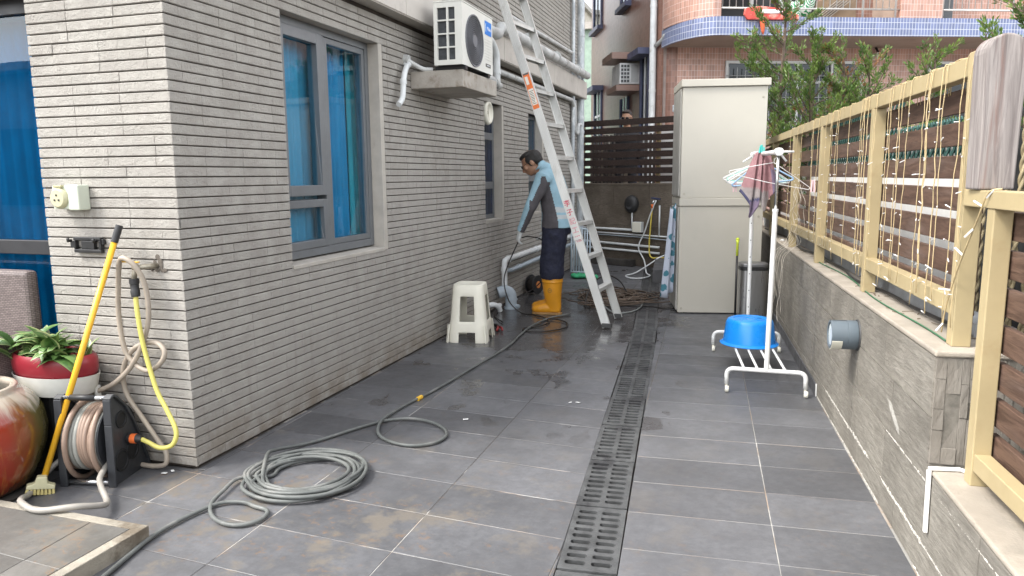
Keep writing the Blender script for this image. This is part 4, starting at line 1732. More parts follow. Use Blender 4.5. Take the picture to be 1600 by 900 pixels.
frect(wn2, 5.2, 7.4, 2.0, 3.43, .05, -.07, -.011)
wn2.box((6.28, -.068, 2.05), (6.32, -.013, 3.38), mat=PM)
wn2 = wn2.obj('window', WFR, pink)
b = B()
b.box((5.25, -.03, 2.05), (7.35, -.022, 3.38), mat=PM)
b.obj('pane', DARKGL, wn2)
# flood lamp below the soffit
fl_ = thing('flood_lamp', 'small white and black flood lamp under the balcony soffit', 'lamp', PM @ Vector((4.12, -.2, 3.6)))
b = B()
b.box((4.02, -.30, 3.44), (4.22, -.12, 3.56), mat=PM)
b.obj('casing', WHITEP, fl_, bevel=.01)
b = B()
b.box((4.04, -.32, 3.455), (4.20, -.3005, 3.545), mat=PM)
b.obj('lens', BLK, fl_)
b = B()
b.tube([PM @ Vector((4.1, -.2, 3.56)), PM @ Vector((4.1, -.1, 3.674))], .02, 6)
b.obj('bracket', BLK, fl_)
# side face: windows, air conditioner on its shelf, white downpipe
BLT = M('blue_trim', (.075, .085, .15), .5, var=.2, vs=6)
def side_window(y0, y1, z0, z1, canopy=False, sill=True):
    b = B()
    b.box((-.06, y0, z0), (-.012, y0 + .10, z1), mat=PM)
    b.box((-.06, y1 - .10, z0), (-.012, y1, z1), mat=PM)
    if sill:
        b.box((-.16, y0 - .05, z0 - .10), (-.012, y1 + .05, z0 - .001), mat=PM)
    if canopy:
        b.box((-.30, y0 - .1, z1 + .001), (-.012, y1 + .1, z1 + .12), mat=PM)
    f = b.obj('window', BLT, pink)
    b = B()
    b.box((-.030, y0 + .101, z0), (-.0125, y1 - .101, z1), mat=PM)
    b.obj('pane', DARKGL, f)
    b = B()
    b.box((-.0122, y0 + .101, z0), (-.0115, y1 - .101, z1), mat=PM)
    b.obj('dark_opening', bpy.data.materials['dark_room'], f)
    b = B()
    b.box((-.045, (y0 + y1) / 2 - .03, z0), (-.031, (y0 + y1) / 2 + .03, z1), mat=PM)
    if z1 - z0 < 2:
        b.box((-.044, y0 + .1, (z0 + z1) / 2 + .2), (-.0315, y1 - .1, (z0 + z1) / 2 + .26), mat=PM)
    b.obj('mullion', WFR if z0 < 3 else DARKFRAME, f)
side_window(5.5, 6.6, 5.15, 7.2)
side_window(2.45, 3.35, 5.05, 7.2)
side_window(5.4, 6.4, 1.8, 3.5, True, False)
side_window(2.45, 3.25, 1.7, 3.05, False, False)
side_window(.72, 1.42, 1.2, 3.66, True, False)
pbox('shelf', (-.62, 1.5, 3.70), (-.012, 2.5, 3.83), PINK_SHADED)
pbox('shelf', (-.52, 1.5, 3.06), (-.012, 2.5, 3.18), PINK_SHADED)
ac2 = thing('window_air_conditioner', 'white window air conditioner boxed between two shelves on the pink side wall', 'air conditioner', PM @ Vector((-.25, 1.9, 3.2)))
b = B()
b.box((-.44, 1.56, 3.20), (-.013, 2.3, 3.62), mat=PM)
b.obj('casing', M('pale_casing', (.64, .65, .65), .5), ac2, bevel=.008)
for i in range(3):
    for k in range(5):
        b = B()
        b.box((-.41 + i * .062, 1.548, 3.235 + k * .075), (-.365 + i * .062, 1.5595, 3.285 + k * .075), mat=PM)
        b.obj('grille_slot', M('slot_dark', (.08, .085, .09), .7) if 'slot_dark' not in bpy.data.materials else bpy.data.materials['slot_dark'], ac2)
b = B()
b.box((-.20, 1.5525, 3.235), (-.05, 1.5595, 3.585), mat=PM)
b.obj('side_grille', M('pale_grille', (.42, .43, .43), .6), ac2)
b = B()
b.tube([PM @ Vector((-.09, .30, .6)), PM @ Vector((-.09, .30, 8))], .065, 12)
for z in (2.9, 4.45, 5.9):
    b.tube([PM @ Vector((-.09, .30, z)), PM @ Vector((-.09, .30, z + .05))], .072, 12)
tag(b.obj('downpipe', WHITEPVC, smooth=40), 'white downpipe on the corner of the pink building', 'downpipe')
b = B()
b.tube(elbow_path([PM @ Vector(p) for p in ((-.06, .22, 3.74), (.0, .02, 3.80), (.02, -.18, 3.88), (.14, -.32, 3.895))], .08), .04, 8)
tag(b.obj('spout_pipe', OLDPIPE, smooth=True), 'short bent outlet pipe between the white downpipe and the blue balcony', 'pipe')
# post lamp in front
pl_ = thing('post_lamp', 'small grey spotlight on a white post above the dark slat fence', 'lamp', (1.30, 9.0, 2.2))
b = B()
b.tube([(1.30, 9.0, .62), (1.30, 9.0, 2.27)], .018, 8)
b.obj('post', WHITEPVC, pl_, True)
b = B()
b.box((1.255, 8.95, 2.27), (1.345, 9.05, 2.37))
b.obj('head', GALV, pl_, bevel=.012)

# far hillside and a green walled house in the gap between the buildings
b = B()
n = 26
for i in range(n):
    for k in range(n):
        x, y = -120 + i * 8, 40 + k * 6
        h = 1 + max(0, (y - 60)) * .30 + 5 * noise.noise(Vector((x * .03, y * .03, 1)))
        b.v.append((x, y, h))
for i in range(n - 1):
    for k in range(n - 1):
        b.f.append((i * n + k, i * n + n + k, i * n + n + k + 1, i * n + k + 1))
        b.mi.append(0)
b.obj('hillside', M('hill_green', (.10, .13, .10), .95, var=.4, vs=.3), kind='structure', smooth=True)
def far_house(name, label, x0, x1, y0, y1, h, wallmat):
    t = thing(name, label, 'building', ((x0 + x1) / 2, y0, 0))
    b = B()
    b.box((x0, y0, 0), (x1, y1, h))
    b.obj('wall', wallmat, t)
    b = B()
    b.box((x0 - .2, y0 - .2, h), (x1 + .2, y1 + .2, h + .25))
    b.obj('roof', CONCRETE, t)
    z = 1.4
    while z + 1.2 < h:
        for q in range(int((x1 - x0) / 1.6)):
            b = B()
            b.box((x0 + .4 + q * 1.6, y0 - .05, z), (x0 + 1.4 + q * 1.6, y0 - .001, z + 1.1))
            f = b.obj('window', DARKFRAME, t)
        z += 2.8
far_house('far_house', 'pale green house glimpsed in the gap beside the tall downpipe', -9.5, -3.2, 27, 33, 7.0, M('mint_wall', (.30, .40, .33), .85))
far_house('far_house', 'cream house further up behind the pale green one', -16.5, -6.5, 37, 42, 10.3, M('cream_wall', (.52, .47, .40), .85))

# unseen tall block, added beyond the house to shade the pink side wall
t = thing('added_shade_block', 'plain grey unseen block added beyond the stone house to shade the pink side wall', 'building', (-5.5, 12, 0))
b = B()
b.box((-9.5, 8.7, 0), (-2.1, 16.5, 12.5))
b.obj('wall', M('block_render', (.36, .34, .31), .9, var=.1, vs=1), t)
b = B()
b.box((-9.8, 8.6, 12.5), (-1.9, 16.8, 12.8))
b.obj('roof', CONCRETE, t)
for z in (1.2, 4.2, 7.2, 10.0):
    for y_ in (9.6, 12.2, 14.6):
        b = B()
        b.box((-2.099, y_, z), (-2.04, y_ + 1.1, z + 1.3))
        b.obj('window', DARKFRAME, t)

# house behind the photographer, seen only in the glass door
t = thing('opposite_house', 'plain house with a flat roof reflected in the glass door', 'building', (-11, -10, 0))
b = B()
b.box((-18, -14, 0), (-4.5, -9.2, 3.55))
b.obj('wall', M('dull_wall', (.25, .25, .25), .9), t)
b = B()
b.box((-18.4, -14.4, 3.55), (-4.1, -8.8, 3.70))
b.obj('roof', CONCRETE, t)
for q in range(4):
    b = B()
    b.box((-16 + q * 2.9, -9.199, .8), (-14.6 + q * 2.9, -9.15, 2.4))
    b.obj('window', DARKFRAME, t)

# ------------------------------------------------------------------ conifers behind the fence
LEAFC = mat_leaf('cypress_green', (.055, .115, .022), (.17, .25, .055), 7)
LEAFB = mat_leaf('cypress_brown', (.20, .085, .03), (.26, .13, .05), 9)
BARK = M('bark', (.12, .085, .065), .9, var=.3, vs=20, bump=.4, bs=60)
def cypress(label, base, h, rad, seed, n_br=26, brown=.05, bare=.15):
    rr = random.Random(seed)
    t = thing('cypress_tree', label, 'tree', base, 'conifers behind the fence', local=True)
    bx, by, bz = 0, 0, 0
    tr = B()
    lean = (rr.uniform(-.06, .06), rr.uniform(-.06, .06))
    tp = [(lean[0] * q * h + .015 * sin(q * 9), lean[1] * q * h, q * h * .95) for q in [i / 10 for i in range(11)]]
    tr.tube(tp, [.030 * (1 - .8 * i / 10) + .004 for i in range(11)], 7)
    cr, sp = B(), []
    for k in range(n_br):
        q = bare + (1 - bare) * (k + rr.random()) / n_br
        a = rr.uniform(0, 2 * pi)
        L = rad * (1.05 - .75 * q) * rr.uniform(.5, 1.25) + .05
        p0 = Vector(tp[min(int(q * 10), 10)])
        p0.z = q * h * .95
        p1 = p0 + Vector((cos(a) * L, sin(a) * L, L * rr.uniform(.5, 1.3)))
        pm_ = p0.lerp(p1, .5) + Vector((0, 0, -.06 * L))
        br = smooth_path([p0, pm_, p1], 4)
        tr.tube(br, [.009 * (1 - .8 * i / (len(br) - 1)) + .001 for i in range(len(br))], 5)
        sp.append((br, L))
        for _ in range(3):      # side sprays
            i0 = rr.randrange(2, len(br))
            d = (p1 - p0).normalized()
            e = br[i0] + (d + Vector((rr.uniform(-1, 1), rr.uniform(-1, 1), rr.uniform(-.1, .8))) * .9).normalized() * L * rr.uniform(.3, .55)
            b2 = [br[i0].lerp(e, q_) for q_ in (0, .33, .66, 1)]
            tr.tube(b2, [.004, .003, .002, .001], 4)
            sp.append((b2, L * .45))
    tip = Vector(tp[-1])
    sp.append(([tip + Vector((0, 0, -.25 + .1 * i)) for i in range(5)], .3))
    for br, L in sp:
        isb = rr.random() < brown
        m = max(10, int(96 * L / .35))
        d = (br[-1] - br[0]).normalized()
        for _ in range(m):
            q = .12 + .88 * rr.random() ** .75
            f = q * (len(br) - 1)
            i0 = min(int(f), len(br) - 2)
            p = br[i0].lerp(br[i0 + 1], f - i0)
            w_ = Vector((rr.gauss(0, 1), rr.gauss(0, 1), rr.gauss(0, 1))).normalized()
            dirv = (d * .9 + w_ * .75 + Vector((0, 0, .35))).normalized()
            ln = rr.uniform(.026, .056)
            sd = dirv.orthogonal().normalized()
            sd = (Matrix.Rotation(rr.uniform(0, 6.28), 3, dirv) @ sd) * rr.uniform(.004, .0085)
            p = p + w_ * .017
            o_ = len(cr.v)
            cr.v += [tuple(p - sd * .4), tuple(p + dirv * ln * .5 - sd), tuple(p + dirv * ln), tuple(p + dirv * ln * .5 + sd)]
            cr.f.append((o_, o_ + 1, o_ + 2, o_ + 3))
            cr.mi.append(1 if isb or rr.random() < brown * .3 else 0)
    tr.obj('trunk', BARK, t)
    me = bpy.data.meshes.new('crown')
    me.from_pydata(cr.v, [], cr.f)
    me.materials.append(LEAFC)
    me.materials.append(LEAFB)
    me.polygons.foreach_set('material_index', cr.mi)
    link('crown', me, t)
cypress('tallest conifer, rising in front of the blue balcony band beside the tall cabinet', (2.72, 6.50, .62), 2.95, .62, 11, 40, .05, .2)
cypress('bushy dark conifer between the tallest one and the window grille', (3.02, 6.15, .62), 2.15, .55, 12, 34, .03, .1)
cypress('thin browning conifer with rusty lower sprays in front of the window', (3.36, 6.15, .62), 2.10, .42, 13, 26, .22, .15)
cypress('green conifer below the flood lamp with its crown level with the fence rail', (3.62, 6.0, .62), 1.95, .48, 14, 32, .05, .1)
cypress('bright green conifer standing clear of the others, nearest the weathered post', (3.90, 5.45, .62), 1.90, .32, 15, 22, .02, .25)
cypress('conifer half hidden behind the weathered wooden post', (4.20, 3.15, .62), 2.05, .46, 16, 34, .04, .1)
cypress('short conifer filling the gap behind the green trellis', (3.25, 6.9, .62), 1.8, .55, 17, 30, .08, .1)

# ------------------------------------------------------------------ air conditioner on its concrete shelf
sh = B()
sh.box((.0, 2.42, 1.965), (.412, 3.17, 2.088))
tag(sh.obj('concrete_shelf', M('stained_shelf', (.36, .33, .29), .85, var=.12, vs=5, bump=.3, bs=70, dirt=((.20, .16, .12), 6, .52, .72)), bevel=.006), 'stained concrete shelf on the stone wall under the outdoor air conditioner', 'shelf')
ac = thing('outdoor_air_conditioner', 'white outdoor air conditioner with round fan grille and blue badge on a wall shelf', 'air conditioner', (.32, 2.7, 2.09))
ACW = M('ac_enamel', (.68, .68, .63), .38, var=.04, vs=4, dirt=((.46, .44, .39), 5, .6, .85))
ACD = M('ac_dark', (.045, .05, .055), .6, var=.3, vs=30)
ACG = M('ac_grille', (.14, .145, .16), .5)
ax0, ax1, ay0, ay1, az0, az1 = .205, .42, 2.39, 3.05, 2.118, 2.545
b = B()
b.box((ax0 + .015, ay0 + .018, az0), (ax1 - .012, ay1, az1 - .004))
b.obj('core', ACD, ac)
# left side panel with 2 x 4 openings
ycols = [(ax0 + .028, ax0 + .098), (ax0 + .112, ax0 + .162)]
zr = [(az0 + .035 + i * .092, az0 + .035 + i * .092 + .082) for i in range(4)]
b = B()
xs_ = [ax0, ycols[0][0], ycols[0][1], ycols[1][0], ycols[1][1], ax1 - .003]
for i in (0, 2, 4):
    b.box((xs_[i], ay0, az0), (xs_[i + 1], ay0 + .016, az1 - .0005))
for c0, c1 in ycols:
    zz = [az0] + [q for r_ in zr for q in r_] + [az1 - .0005]
    for z0, z1 in zip(zz[::2], zz[1::2]):
        b.box((c0, ay0, z0), (c1, ay0 + .016, z1))
b.obj('side_panel', ACW, ac)
b = B()
b.box((ax0 - .002, ay0 - .003, az1), (ax1 + .003, ay1 + .004, az1 + .012))
b.obj('top_cover', ACW, ac, bevel=.005)
# front panel with a round hole
cy, cz, cr_ = 2.640, 2.315, .183
b = B()
nseg = 40
ring, rect = [], []
for i in range(nseg):
    a = 2 * pi * i / nseg
    c_, s_ = cos(a), sin(a)
    ring.append((cy + cr_ * c_, cz + cr_ * s_))
    # ray to the rectangle
    ts = []
    if c_ > 1e-6: ts.append((ay1 - cy) / c_)
    if c_ < -1e-6: ts.append((ay0 + .002 - cy) / c_)
    if s_ > 1e-6: ts.append((az1 - .001 - cz) / s_)
    if s_ < -1e-6: ts.append((az0 - cz) / s_)
    q = min(ts)
    rect.append((cy + q * c_, cz + q * s_))
corners = [(ay1, az1 - .001), (ay0 + .002, az1 - .001), (ay0 + .002, az0), (ay1, az0)]
vs = [(ax1, y, z) for y, z in ring] + [(ax1, y, z) for y, z in rect] + [(ax1 - .03, y, z) for y, z in ring]
fs = []
for i in range(nseg):
    j = (i + 1) % nseg
    fs.append((i, j, nseg + j, nseg + i))
    fs.append((i, j, 2 * nseg + j, 2 * nseg + i))
for cyc, czc in corners:
    vs.append((ax1, cyc, czc))
    ci = len(vs) - 1
    best = None
    for i in range(nseg):
        j = (i + 1) % nseg
        a, c = rect[i], rect[j]
        onv = abs(a[0] - cyc) < 1e-5 or abs(c[0] - cyc) < 1e-5
        onh = abs(a[1] - czc) < 1e-5 or abs(c[1] - czc) < 1e-5
        if onv and onh and not (abs(a[0] - c[0]) < 1e-6 or abs(a[1] - c[1]) < 1e-6):
            fs.append((nseg + i, nseg + j, ci))
b.add(vs, fs)
b.box((ax1 - .012, ay0 + .002, az0 - .0), (ax1 - .0005, ay0 + .004, az1 - .001))
b.obj('front_panel', ACW, ac)
b = B()
for r in [.04 + .0135 * i for i in range(11)] + [.181]:
    pts = [(ax1 + .004 - .0, cy + r * cos(2 * pi * i / 36), cz + r * sin(2 * pi * i / 36)) for i in range(36)]
    b.tube(pts, .0022 if r < .18 else .006, 4, closed=True)
for i in range(40):
    a = 2 * pi * i / 40
    b.bar((ax1 + .001, cy + .04 * cos(a), cz + .04 * sin(a)), (ax1 + .001, cy + .182 * cos(a + .25), cz + .182 * sin(a + .25)), .0022, .003, upv=(1, 0, 0))
b.obj('fan_grille', ACG, ac)
b = B()
b.lathe([(.0, .0), (.046, .0), (.044, .008), (.0, .010)], 24, Matrix.Translation((ax1, cy, cz)) @ Matrix.Rotation(pi / 2, 4, 'Y'))
b.obj('hub', ACG, ac, 40)
b = B()
for k in range(3):
    a = k * 2 * pi / 3 + .4
    b.bar((ax1 - .03, cy + .03 * cos(a), cz + .03 * sin(a)), (ax1 - .026, cy + .16 * cos(a), cz + .16 * sin(a)), .10, .004, upv=(1, .4, .3))
b.obj('fan_blade', M('fan_grey', (.20, .21, .22), .5), ac)
b = B()
b.box((ax1 + .0008, 2.872, 2.405), (ax1 + .003, 3.018, 2.505))
badge = b.obj('badge', M('badge_blue', (.0, .18, .62), .35, var=.02), ac)
WHT2 = M('print_white', (.85, .87, .88), .5, var=.01)
TF = Matrix(((0, 0, 1, 0), (1, 0, 0, 0), (0, 1, 0, 0), (0, 0, 0, 1)))     # text plane facing +x
text('Midea', .038, WHT2, 'lettering', badge, Matrix.Translation((ax1 + .0033, 2.958, 2.452)) @ TF)
b = B()
pts = [(ax1 + .0035, 2.892 + .016 * cos(a), 2.455 + .03 * sin(a)) for a in [radians(100 + 20 * i) for i in range(9)]]
b.tube(pts, .0022, 4)
b.obj('emblem', WHT2, badge)
b = B()
b.box((ax1 + .0008, 2.885, 2.165), (ax1 + .002, 2.995, 2.19))
lab = b.obj('rating_label', M('label_dark', (.06, .06, .055), .5), ac)
text('INVERTER', .017, WHT2, 'lettering', lab, Matrix.Translation((ax1 + .0023, 2.94, 2.177)) @ TF, .0002)
b = B()
for i in range(8):
    b.box((ax1 + .0003, 2.865, 2.22 + i * .021), (ax1 + .0022, 3.035, 2.2225 + i * .021))
b.obj('casing_rib', ACW, ac)
for y in (2.46, 2.95):
    b = B()
    b.box((.19, y - .02, 2.0885), (.425, y + .02, 2.1175))
    b.obj('foot', BLACKP, ac)

# pipes on the house ------------------------------------------------
def pipe(name, label, cat, pts, r, mat, er=.07, n=10, rings=()):
    b = B()
    b.tube(elbow_path(pts, er), r, n)
    for c, d in rings:
        c, d = Vector(c), Vector(d).normalized()
        b.tube([c - d * .018, c + d * .018], r * 1.22, n)
    return tag(b.obj(name, mat, smooth=40), label, cat)
pipe('drain_hose', 'short white bent drain pipe hanging at the left end of the air conditioner shelf', 'pipe',
     [(.0, 2.33, 2.135), (.035, 2.33, 2.125), (.05, 2.25, 2.10), (.055, 2.195, 2.03), (.055, 2.165, 1.87), (.055, 2.10, 1.825)], .020, WHITEPVC, .05, rings=[((.055, 2.185, 1.99), (0, 0, 1))])
b = B()
b.tube([(-.008, 2.335, 2.165), (.03, 2.335, 2.16)], .034, 10)
b.tube(elbow_path([(.02, 2.335, 2.155), (.06, 2.36, 2.13), (.10, 2.42, 2.10), (.16, 2.46, 2.10)], .04), .016, 8)
tag(b.obj('wall_sleeve', OLDPIPE, smooth=40), 'grey sleeve where the air conditioner hose leaves the stone wall', 'pipe')
pipe('insulated_pipe', 'thick ribbed grey pipe running along the wall behind the air conditioner', 'pipe', [(.14, 3.05, 2.60), (.14, 4.02, 2.615), (.14, 4.10, 2.70), (.14, 8.02, 2.735)], .052, OLDPIPE, .10, 12,
     [((.14, y, 2.62 if y < 4 else 2.735), (0, 1, 0)) for y in (3.25, 3.6, 5.0, 6.2, 7.3)])
pipe('insulated_pipe', 'bent white pipe dropping beside the ladder behind the air conditioner', 'pipe', [(.18, 3.05, 2.50), (.18, 3.72, 2.51), (.18, 3.86, 2.42), (.18, 3.86, 2.16)], .034, WHITEPVC, .10, 10, [((.18, 3.86, 2.26), (0, 0, 1))])
pipe('insulated_pipe', 'grubby grey pipe joint just below the air conditioner shelf level', 'pipe', [(.18, 3.1, 2.17), (.18, 3.7, 2.18), (.18, 3.86, 2.145), (.18, 3.93, 2.145)], .034, OLDPIPE, .06, 10, [((.18, 3.80, 2.16), (0, 1, 0))])
pipe('wall_pipe', 'thin grey pipe tight under the concrete band', 'pipe', [(.05, 3.2, 2.32), (.05, 7.45, 2.35), (.05, 7.55, 2.28)], .026, OLDPIPE, .05)
pipe('wall_pipe', 'thin pipe sloping along the upper stone wall to the small downpipe', 'pipe', [(.03, 4.6, 2.92), (.03, 7.50, 2.985)], .022, OLDPIPE, .05)
pipe('downpipe', 'slim grey downpipe with a bent trap beside the large corner downpipe', 'downpipe', [(.04, 7.56, 4.44), (.04, 7.56, .0)], .026, GALV, .05)
pipe('trap_pipe', 'small U shaped trap joining the slim pipe to the corner downpipe', 'pipe', [(.045, 7.62, 2.36), (.055, 7.62, 1.93), (.06, 7.78, 1.90), (.06, 7.80, 2.04), (.06, 7.97, 2.05)], .026, OLDPIPE, .06)
b = B()
b.tube([(.035, 8.05, .0), (.035, 8.05, 4.44)], .056, 14)
for z in (.9, 1.95, 2.15, 3.3):
    b.tube([(.035, 8.05, z - .02), (.035, 8.05, z + .02)], .062, 14)
tag(b.obj('downpipe', GALV, smooth=40), 'large mottled galvanised downpipe at the far corner of the house', 'downpipe')
pipe('waste_pipe', 'white waste pipe turning up from the floor and running low along the wall', 'pipe', [(.07, 4.36, .20), (.07, 4.36, .487), (.07, 7.4, .495)], .030, WHITEPVC, .05, 10, [((.07, 4.36, .40), (0, 0, 1)), ((.07, 4.50, .488), (0, 1, 0)), ((.07, 5.55, .49), (0, 1, 0))])
pipe('waste_pipe', 'blue grey waste pipe below the white one, low on the wall', 'pipe', [(.0, 4.55, .352), (.07, 4.60, .362), (.07, 7.4, .385)], .024, GREYPVC, .04, 10, [((.07, 4.86, .366), (0, 1, 0))])
b = B()
b.tube(elbow_path([(.02, 4.30, .165), (.09, 4.335, .185), (.135, 4.36, .15), (.140, 4.36, -.002)], .07), .060, 14)
b.tube([(.140, 4.36, .0), (.140, 4.36, .02)], .075, 14)
b.tube([(.07, 4.36, .17), (.07, 4.36, .225)], .038, 12)
b.tube([(.140, 4.36, .085), (.140, 4.36, .10)], .064, 14)
b.tube([(.140, 4.36, .035), (.235, 4.33, .03)], .018, 8)
tag(b.obj('pipe_elbow', GREYPVC, smooth=40), 'fat grey drain elbow coming out of the floor below the white waste pipe', 'pipe')
b = B()
b.tube(elbow_path([(.02, 4.02, .085), (.065, 4.05, .09), (.095, 4.10, .055), (.10, 4.12, .015)], .03), .026, 10)
b.tube([(.085, 4.08, .075), (.10, 4.13, .072)], .02, 8)
tag(b.obj('pipe_elbow', WHITEPVC, smooth=40), 'small loose white pipe elbow at the foot of the wall behind the stool', 'pipe')

# ------------------------------------------------------------------ ladder
lad = thing('ladder', 'aluminium ladder leaning against the house beside the worker', 'ladder', (1.25, 3.8, 0))
f0, f1 = Vector((1.255, 3.585, .02)), Vector((1.284, 4.06, .02))
tilt = Vector((-.332, 0, 1)).normalized()
tilt2 = Vector((-.315, 0, 1)).normalized()
wdir = Vector((1, 0, .332)).normalized()
LL = 3.3
def channel(b, p, t, face):
    """open channel stile; face = -1 web towards -y"""
    w_, th, fl_w = .072, .0035, .027
    sd = Vector((t.z, 0, -t.x))
    ydir = Vector((0, 1, 0))
    m = Matrix((sd, ydir, t)).transposed().to_4x4()
    m.translation = p
    y0, y1 = (0, fl_w) if face < 0 else (-fl_w, 0)
    web = (0, th) if face < 0 else (-th, 0)
    b.box((-w_ / 2, web[0], 0), (w_ / 2, web[1], LL), mat=m)
    for sx in (-1, 1):
        x0, x1 = sorted((sx * w_ / 2, sx * (w_ / 2 - th)))
        b.box((x0, th if face < 0 else -fl_w, 0), (x1, fl_w if face < 0 else -th, LL), mat=m)
    for xr in (-.023, -.008, .008, .023):     # rolled ribs on the web
        yy = (-.0016, .0001) if face < 0 else (-.0001, .0016)
        b.box((xr - .0035, yy[0], 0), (xr + .0035, yy[1], LL), mat=m)
    return m
b = B()
mA = channel(b, f0, tilt, -1)
b.obj('stile', AMETAL, lad)
b = B()
mB = channel(b, f1, tilt2, 1)
b.obj('stile', AMETAL, lad)
for k in range(11):
    q = .325 + k * .288
    pa = f0 + tilt * (q / tilt.z)
    pb = f1 + tilt2 * (q / tilt2.z)
    b = B()
    # flat ribbed tread with a turned down lip
    b.bar(pa + Vector((0, .004, 0)), pb - Vector((0, .004, 0)), .066, .005)
    b.bar(pa + Vector((.030, .0045, -.016)), pb + Vector((.030, -.0045, -.016)), .004, .028)
    b.bar(pa + Vector((-.030, .0045, -.016)), pb + Vector((-.030, -.0045, -.016)), .004, .028)
    for g_ in (-.024, -.012, 0, .012, .024):
        b.bar(pa + Vector((g_, .006, .0034)), pb + Vector((g_, -.006, .0034)), .004, .0018)
    b.obj('rung', AMETAL, lad, bevel=.0012)
    b = B()
    b.bar(pa + Vector((.005, .012, -.004)), pa + Vector((.04, .05, -.12)), .012, .003, upv=(1, 0, 0))
    b.obj('brace', AMETAL, lad)
RUB = M('dark_rubber', (.06, .06, .058), .7)
for p, m_ in ((f0, mA), (f1, mB)):
    b = B()
    b.box((-.042, -.012, -.004), (.042, .030, .035), mat=Matrix.Translation(p))
    b.obj('foot', RUB, lad, bevel=.005)
b = B()
b.box((-.039, -.006, .80), (.039, .0295, .826), mat=mA)
b.obj('collar', AMETAL, lad, bevel=.002)
# warning sticker and hand painted characters on the front stile
ORG = M('sticker_orange', (.72, .17, .04), .5, var=.1, vs=30)
CRM = M('sticker_cream', (.70, .66, .58), .5, var=.08, vs=40)
INK = M('sticker_ink', (.10, .10, .10), .6)
s0 = 1.98
b = B()
b.box((-.028, -.0024, s0), (.028, -.0019, s0 + .315), mat=mA)
stk = b.obj('sticker', ORG, lad)
b = B()
b.box((-.023, -.0029, s0 + .035), (.023, -.0026, s0 + .175), mat=mA)
b.box((-.020, -.0029, s0 + .215), (.006, -.0026, s0 + .285), mat=mA)
b.obj('sticker_panel', CRM, stk)
b = B()
for i in range(9):
    b.box((-.018, -.0033, s0 + .045 + i * .0135), (-.018 + R.uniform(.024, .038), -.0030, s0 + .050 + i * .0135), mat=mA)
b.box((-.024, -.0028, s0 + .300), (.024, -.0025, s0 + .3145), mat=mA)
b.obj('print_line', INK, stk)
REDP = M('red_marker', (.55, .06, .10), .7, var=.25, vs=60)
PINKP = M('faded_red_marker', (.62, .25, .28), .7, var=.25, vs=60)
TX = mA @ Matrix(((1, 0, 0, 0), (0, 0, -1, 0), (0, 1, 0, 0), (0, 0, 0, 1)))
for i, ch in enumerate('李子記工程'):
    text(ch, .062, REDP if i < 2 else PINKP, 'lettering', lad, mA @ Matrix.Translation((0, -.0022, 1.125 - i * .080)) @ Matrix(((.92, 0, 0, 0), (0, 0, -1, 0), (0, 1, 0, 0), (0, 0, 0, 1))), .0004, .0006)

# ------------------------------------------------------------------ plastic stool
def make_stool():
    t = thing('plastic_stool', 'white plastic stool with open sides standing on the wet tiles by the wall', 'stool', (.245, 2.925, 0), rotz=radians(9), local=True)
    H = .462
    segs = 48
    def rsq(half, r, k):
        # rounded square point k of segs
        per = segs // 4
        side_, q = divmod(k, per)
        u = (q / per) * 2 - 1
        ang = pi / 4 * u
        base = Vector((1, math.tan(ang)))
        p = base * half
        # superellipse softening
        pw = 5.5
        nrm = (abs(p.x / half) ** pw + abs(p.y / half) ** pw) ** (1 / pw)
        p = p / nrm
        return Matrix.Rotation(side_ * pi / 2, 2) @ p
    zs = [0, .03, .06, .085, .10, .125, .150, .172, .20, .24, .28, .315, .34, .355, .375, .41, .435, .45, .459, .462]
    def half(z):
        h = .166 - .040 * (z / .462)
        if z < .155:
            h += .003
        if z > .43:
            h -= .004 * ((z - .43) / .03) ** 2
        return h
    vs, fs = [], []
    for z in zs:
        for k in range(segs):
            p = rsq(half(z), .02, k)
            vs.append((p.x, p.y, z))
    per = segs // 4
    for i in range(len(zs) - 1):
        zc = (zs[i] + zs[i + 1]) / 2
        for k in range(segs):
            q = k % per
            mid = abs(q + .5 - per / 2)
            skip = False
            if zc < .085 and mid < 3.4:
                skip = True
            if .172 < zc < .366 and mid < 2.7:
                skip = True
            if not skip:
                fs.append((i * segs + k, i * segs + (k + 1) % segs, (i + 1) * segs + (k + 1) % segs, (i + 1) * segs + k))
    b = B()
    b.add(vs, fs)
    o = b.obj('leg_frame', WHITEP, t, 50)
    md = o.modifiers.new('wall', 'SOLIDIFY')
    md.thickness = .006
    md.offset = -1
    md = o.modifiers.new('edges', 'BEVEL')
    md.width = .0025
    md.segments = 2
    md.limit_method = 'ANGLE'
    b = B()
    top = [rsq(half(.455), .02, k) for k in range(segs)]
    vs = []
    for s_, z in ((1., .4615), (.96, .4665), (.80, .4675), (.74, .465), (.16, .4645), (.11, .461)):
        for p in top:
            r_ = p.length
            q = p if s_ > .5 else p.normalized() * (.118)
            vs.append((q.x * s_, q.y * s_, z))
    fs = []
    for i in range(5):
        for k in range(segs):
            fs.append((i * segs + k, i * segs + (k + 1) % segs, (i + 1) * segs + (k + 1) % segs, (i + 1) * segs + k))
    b.add(vs, fs)
    b.obj('seat', WHITEP, t, True)
    # stacking lugs and corner ribs
    for a in range(4):
        rm = Matrix.Rotation(a * pi / 2, 4, 'Z')
        for sg in (-1, 1):
            b = B()
            for z0, z1 in ((.0, .15),):
                h0, h1 = half(z0), half(z1)
                b.bar(rm @ Vector((h0 + .001, sg * (h0 - .012), z0)), rm @ Vector((h1 + .001, sg * (h1 - .014), z1)), .012, .004, upv=rm @ Vector((1, 0, .1)))
            b.obj('rib', WHITEP, t, bevel=.002)
    return t
make_stool()

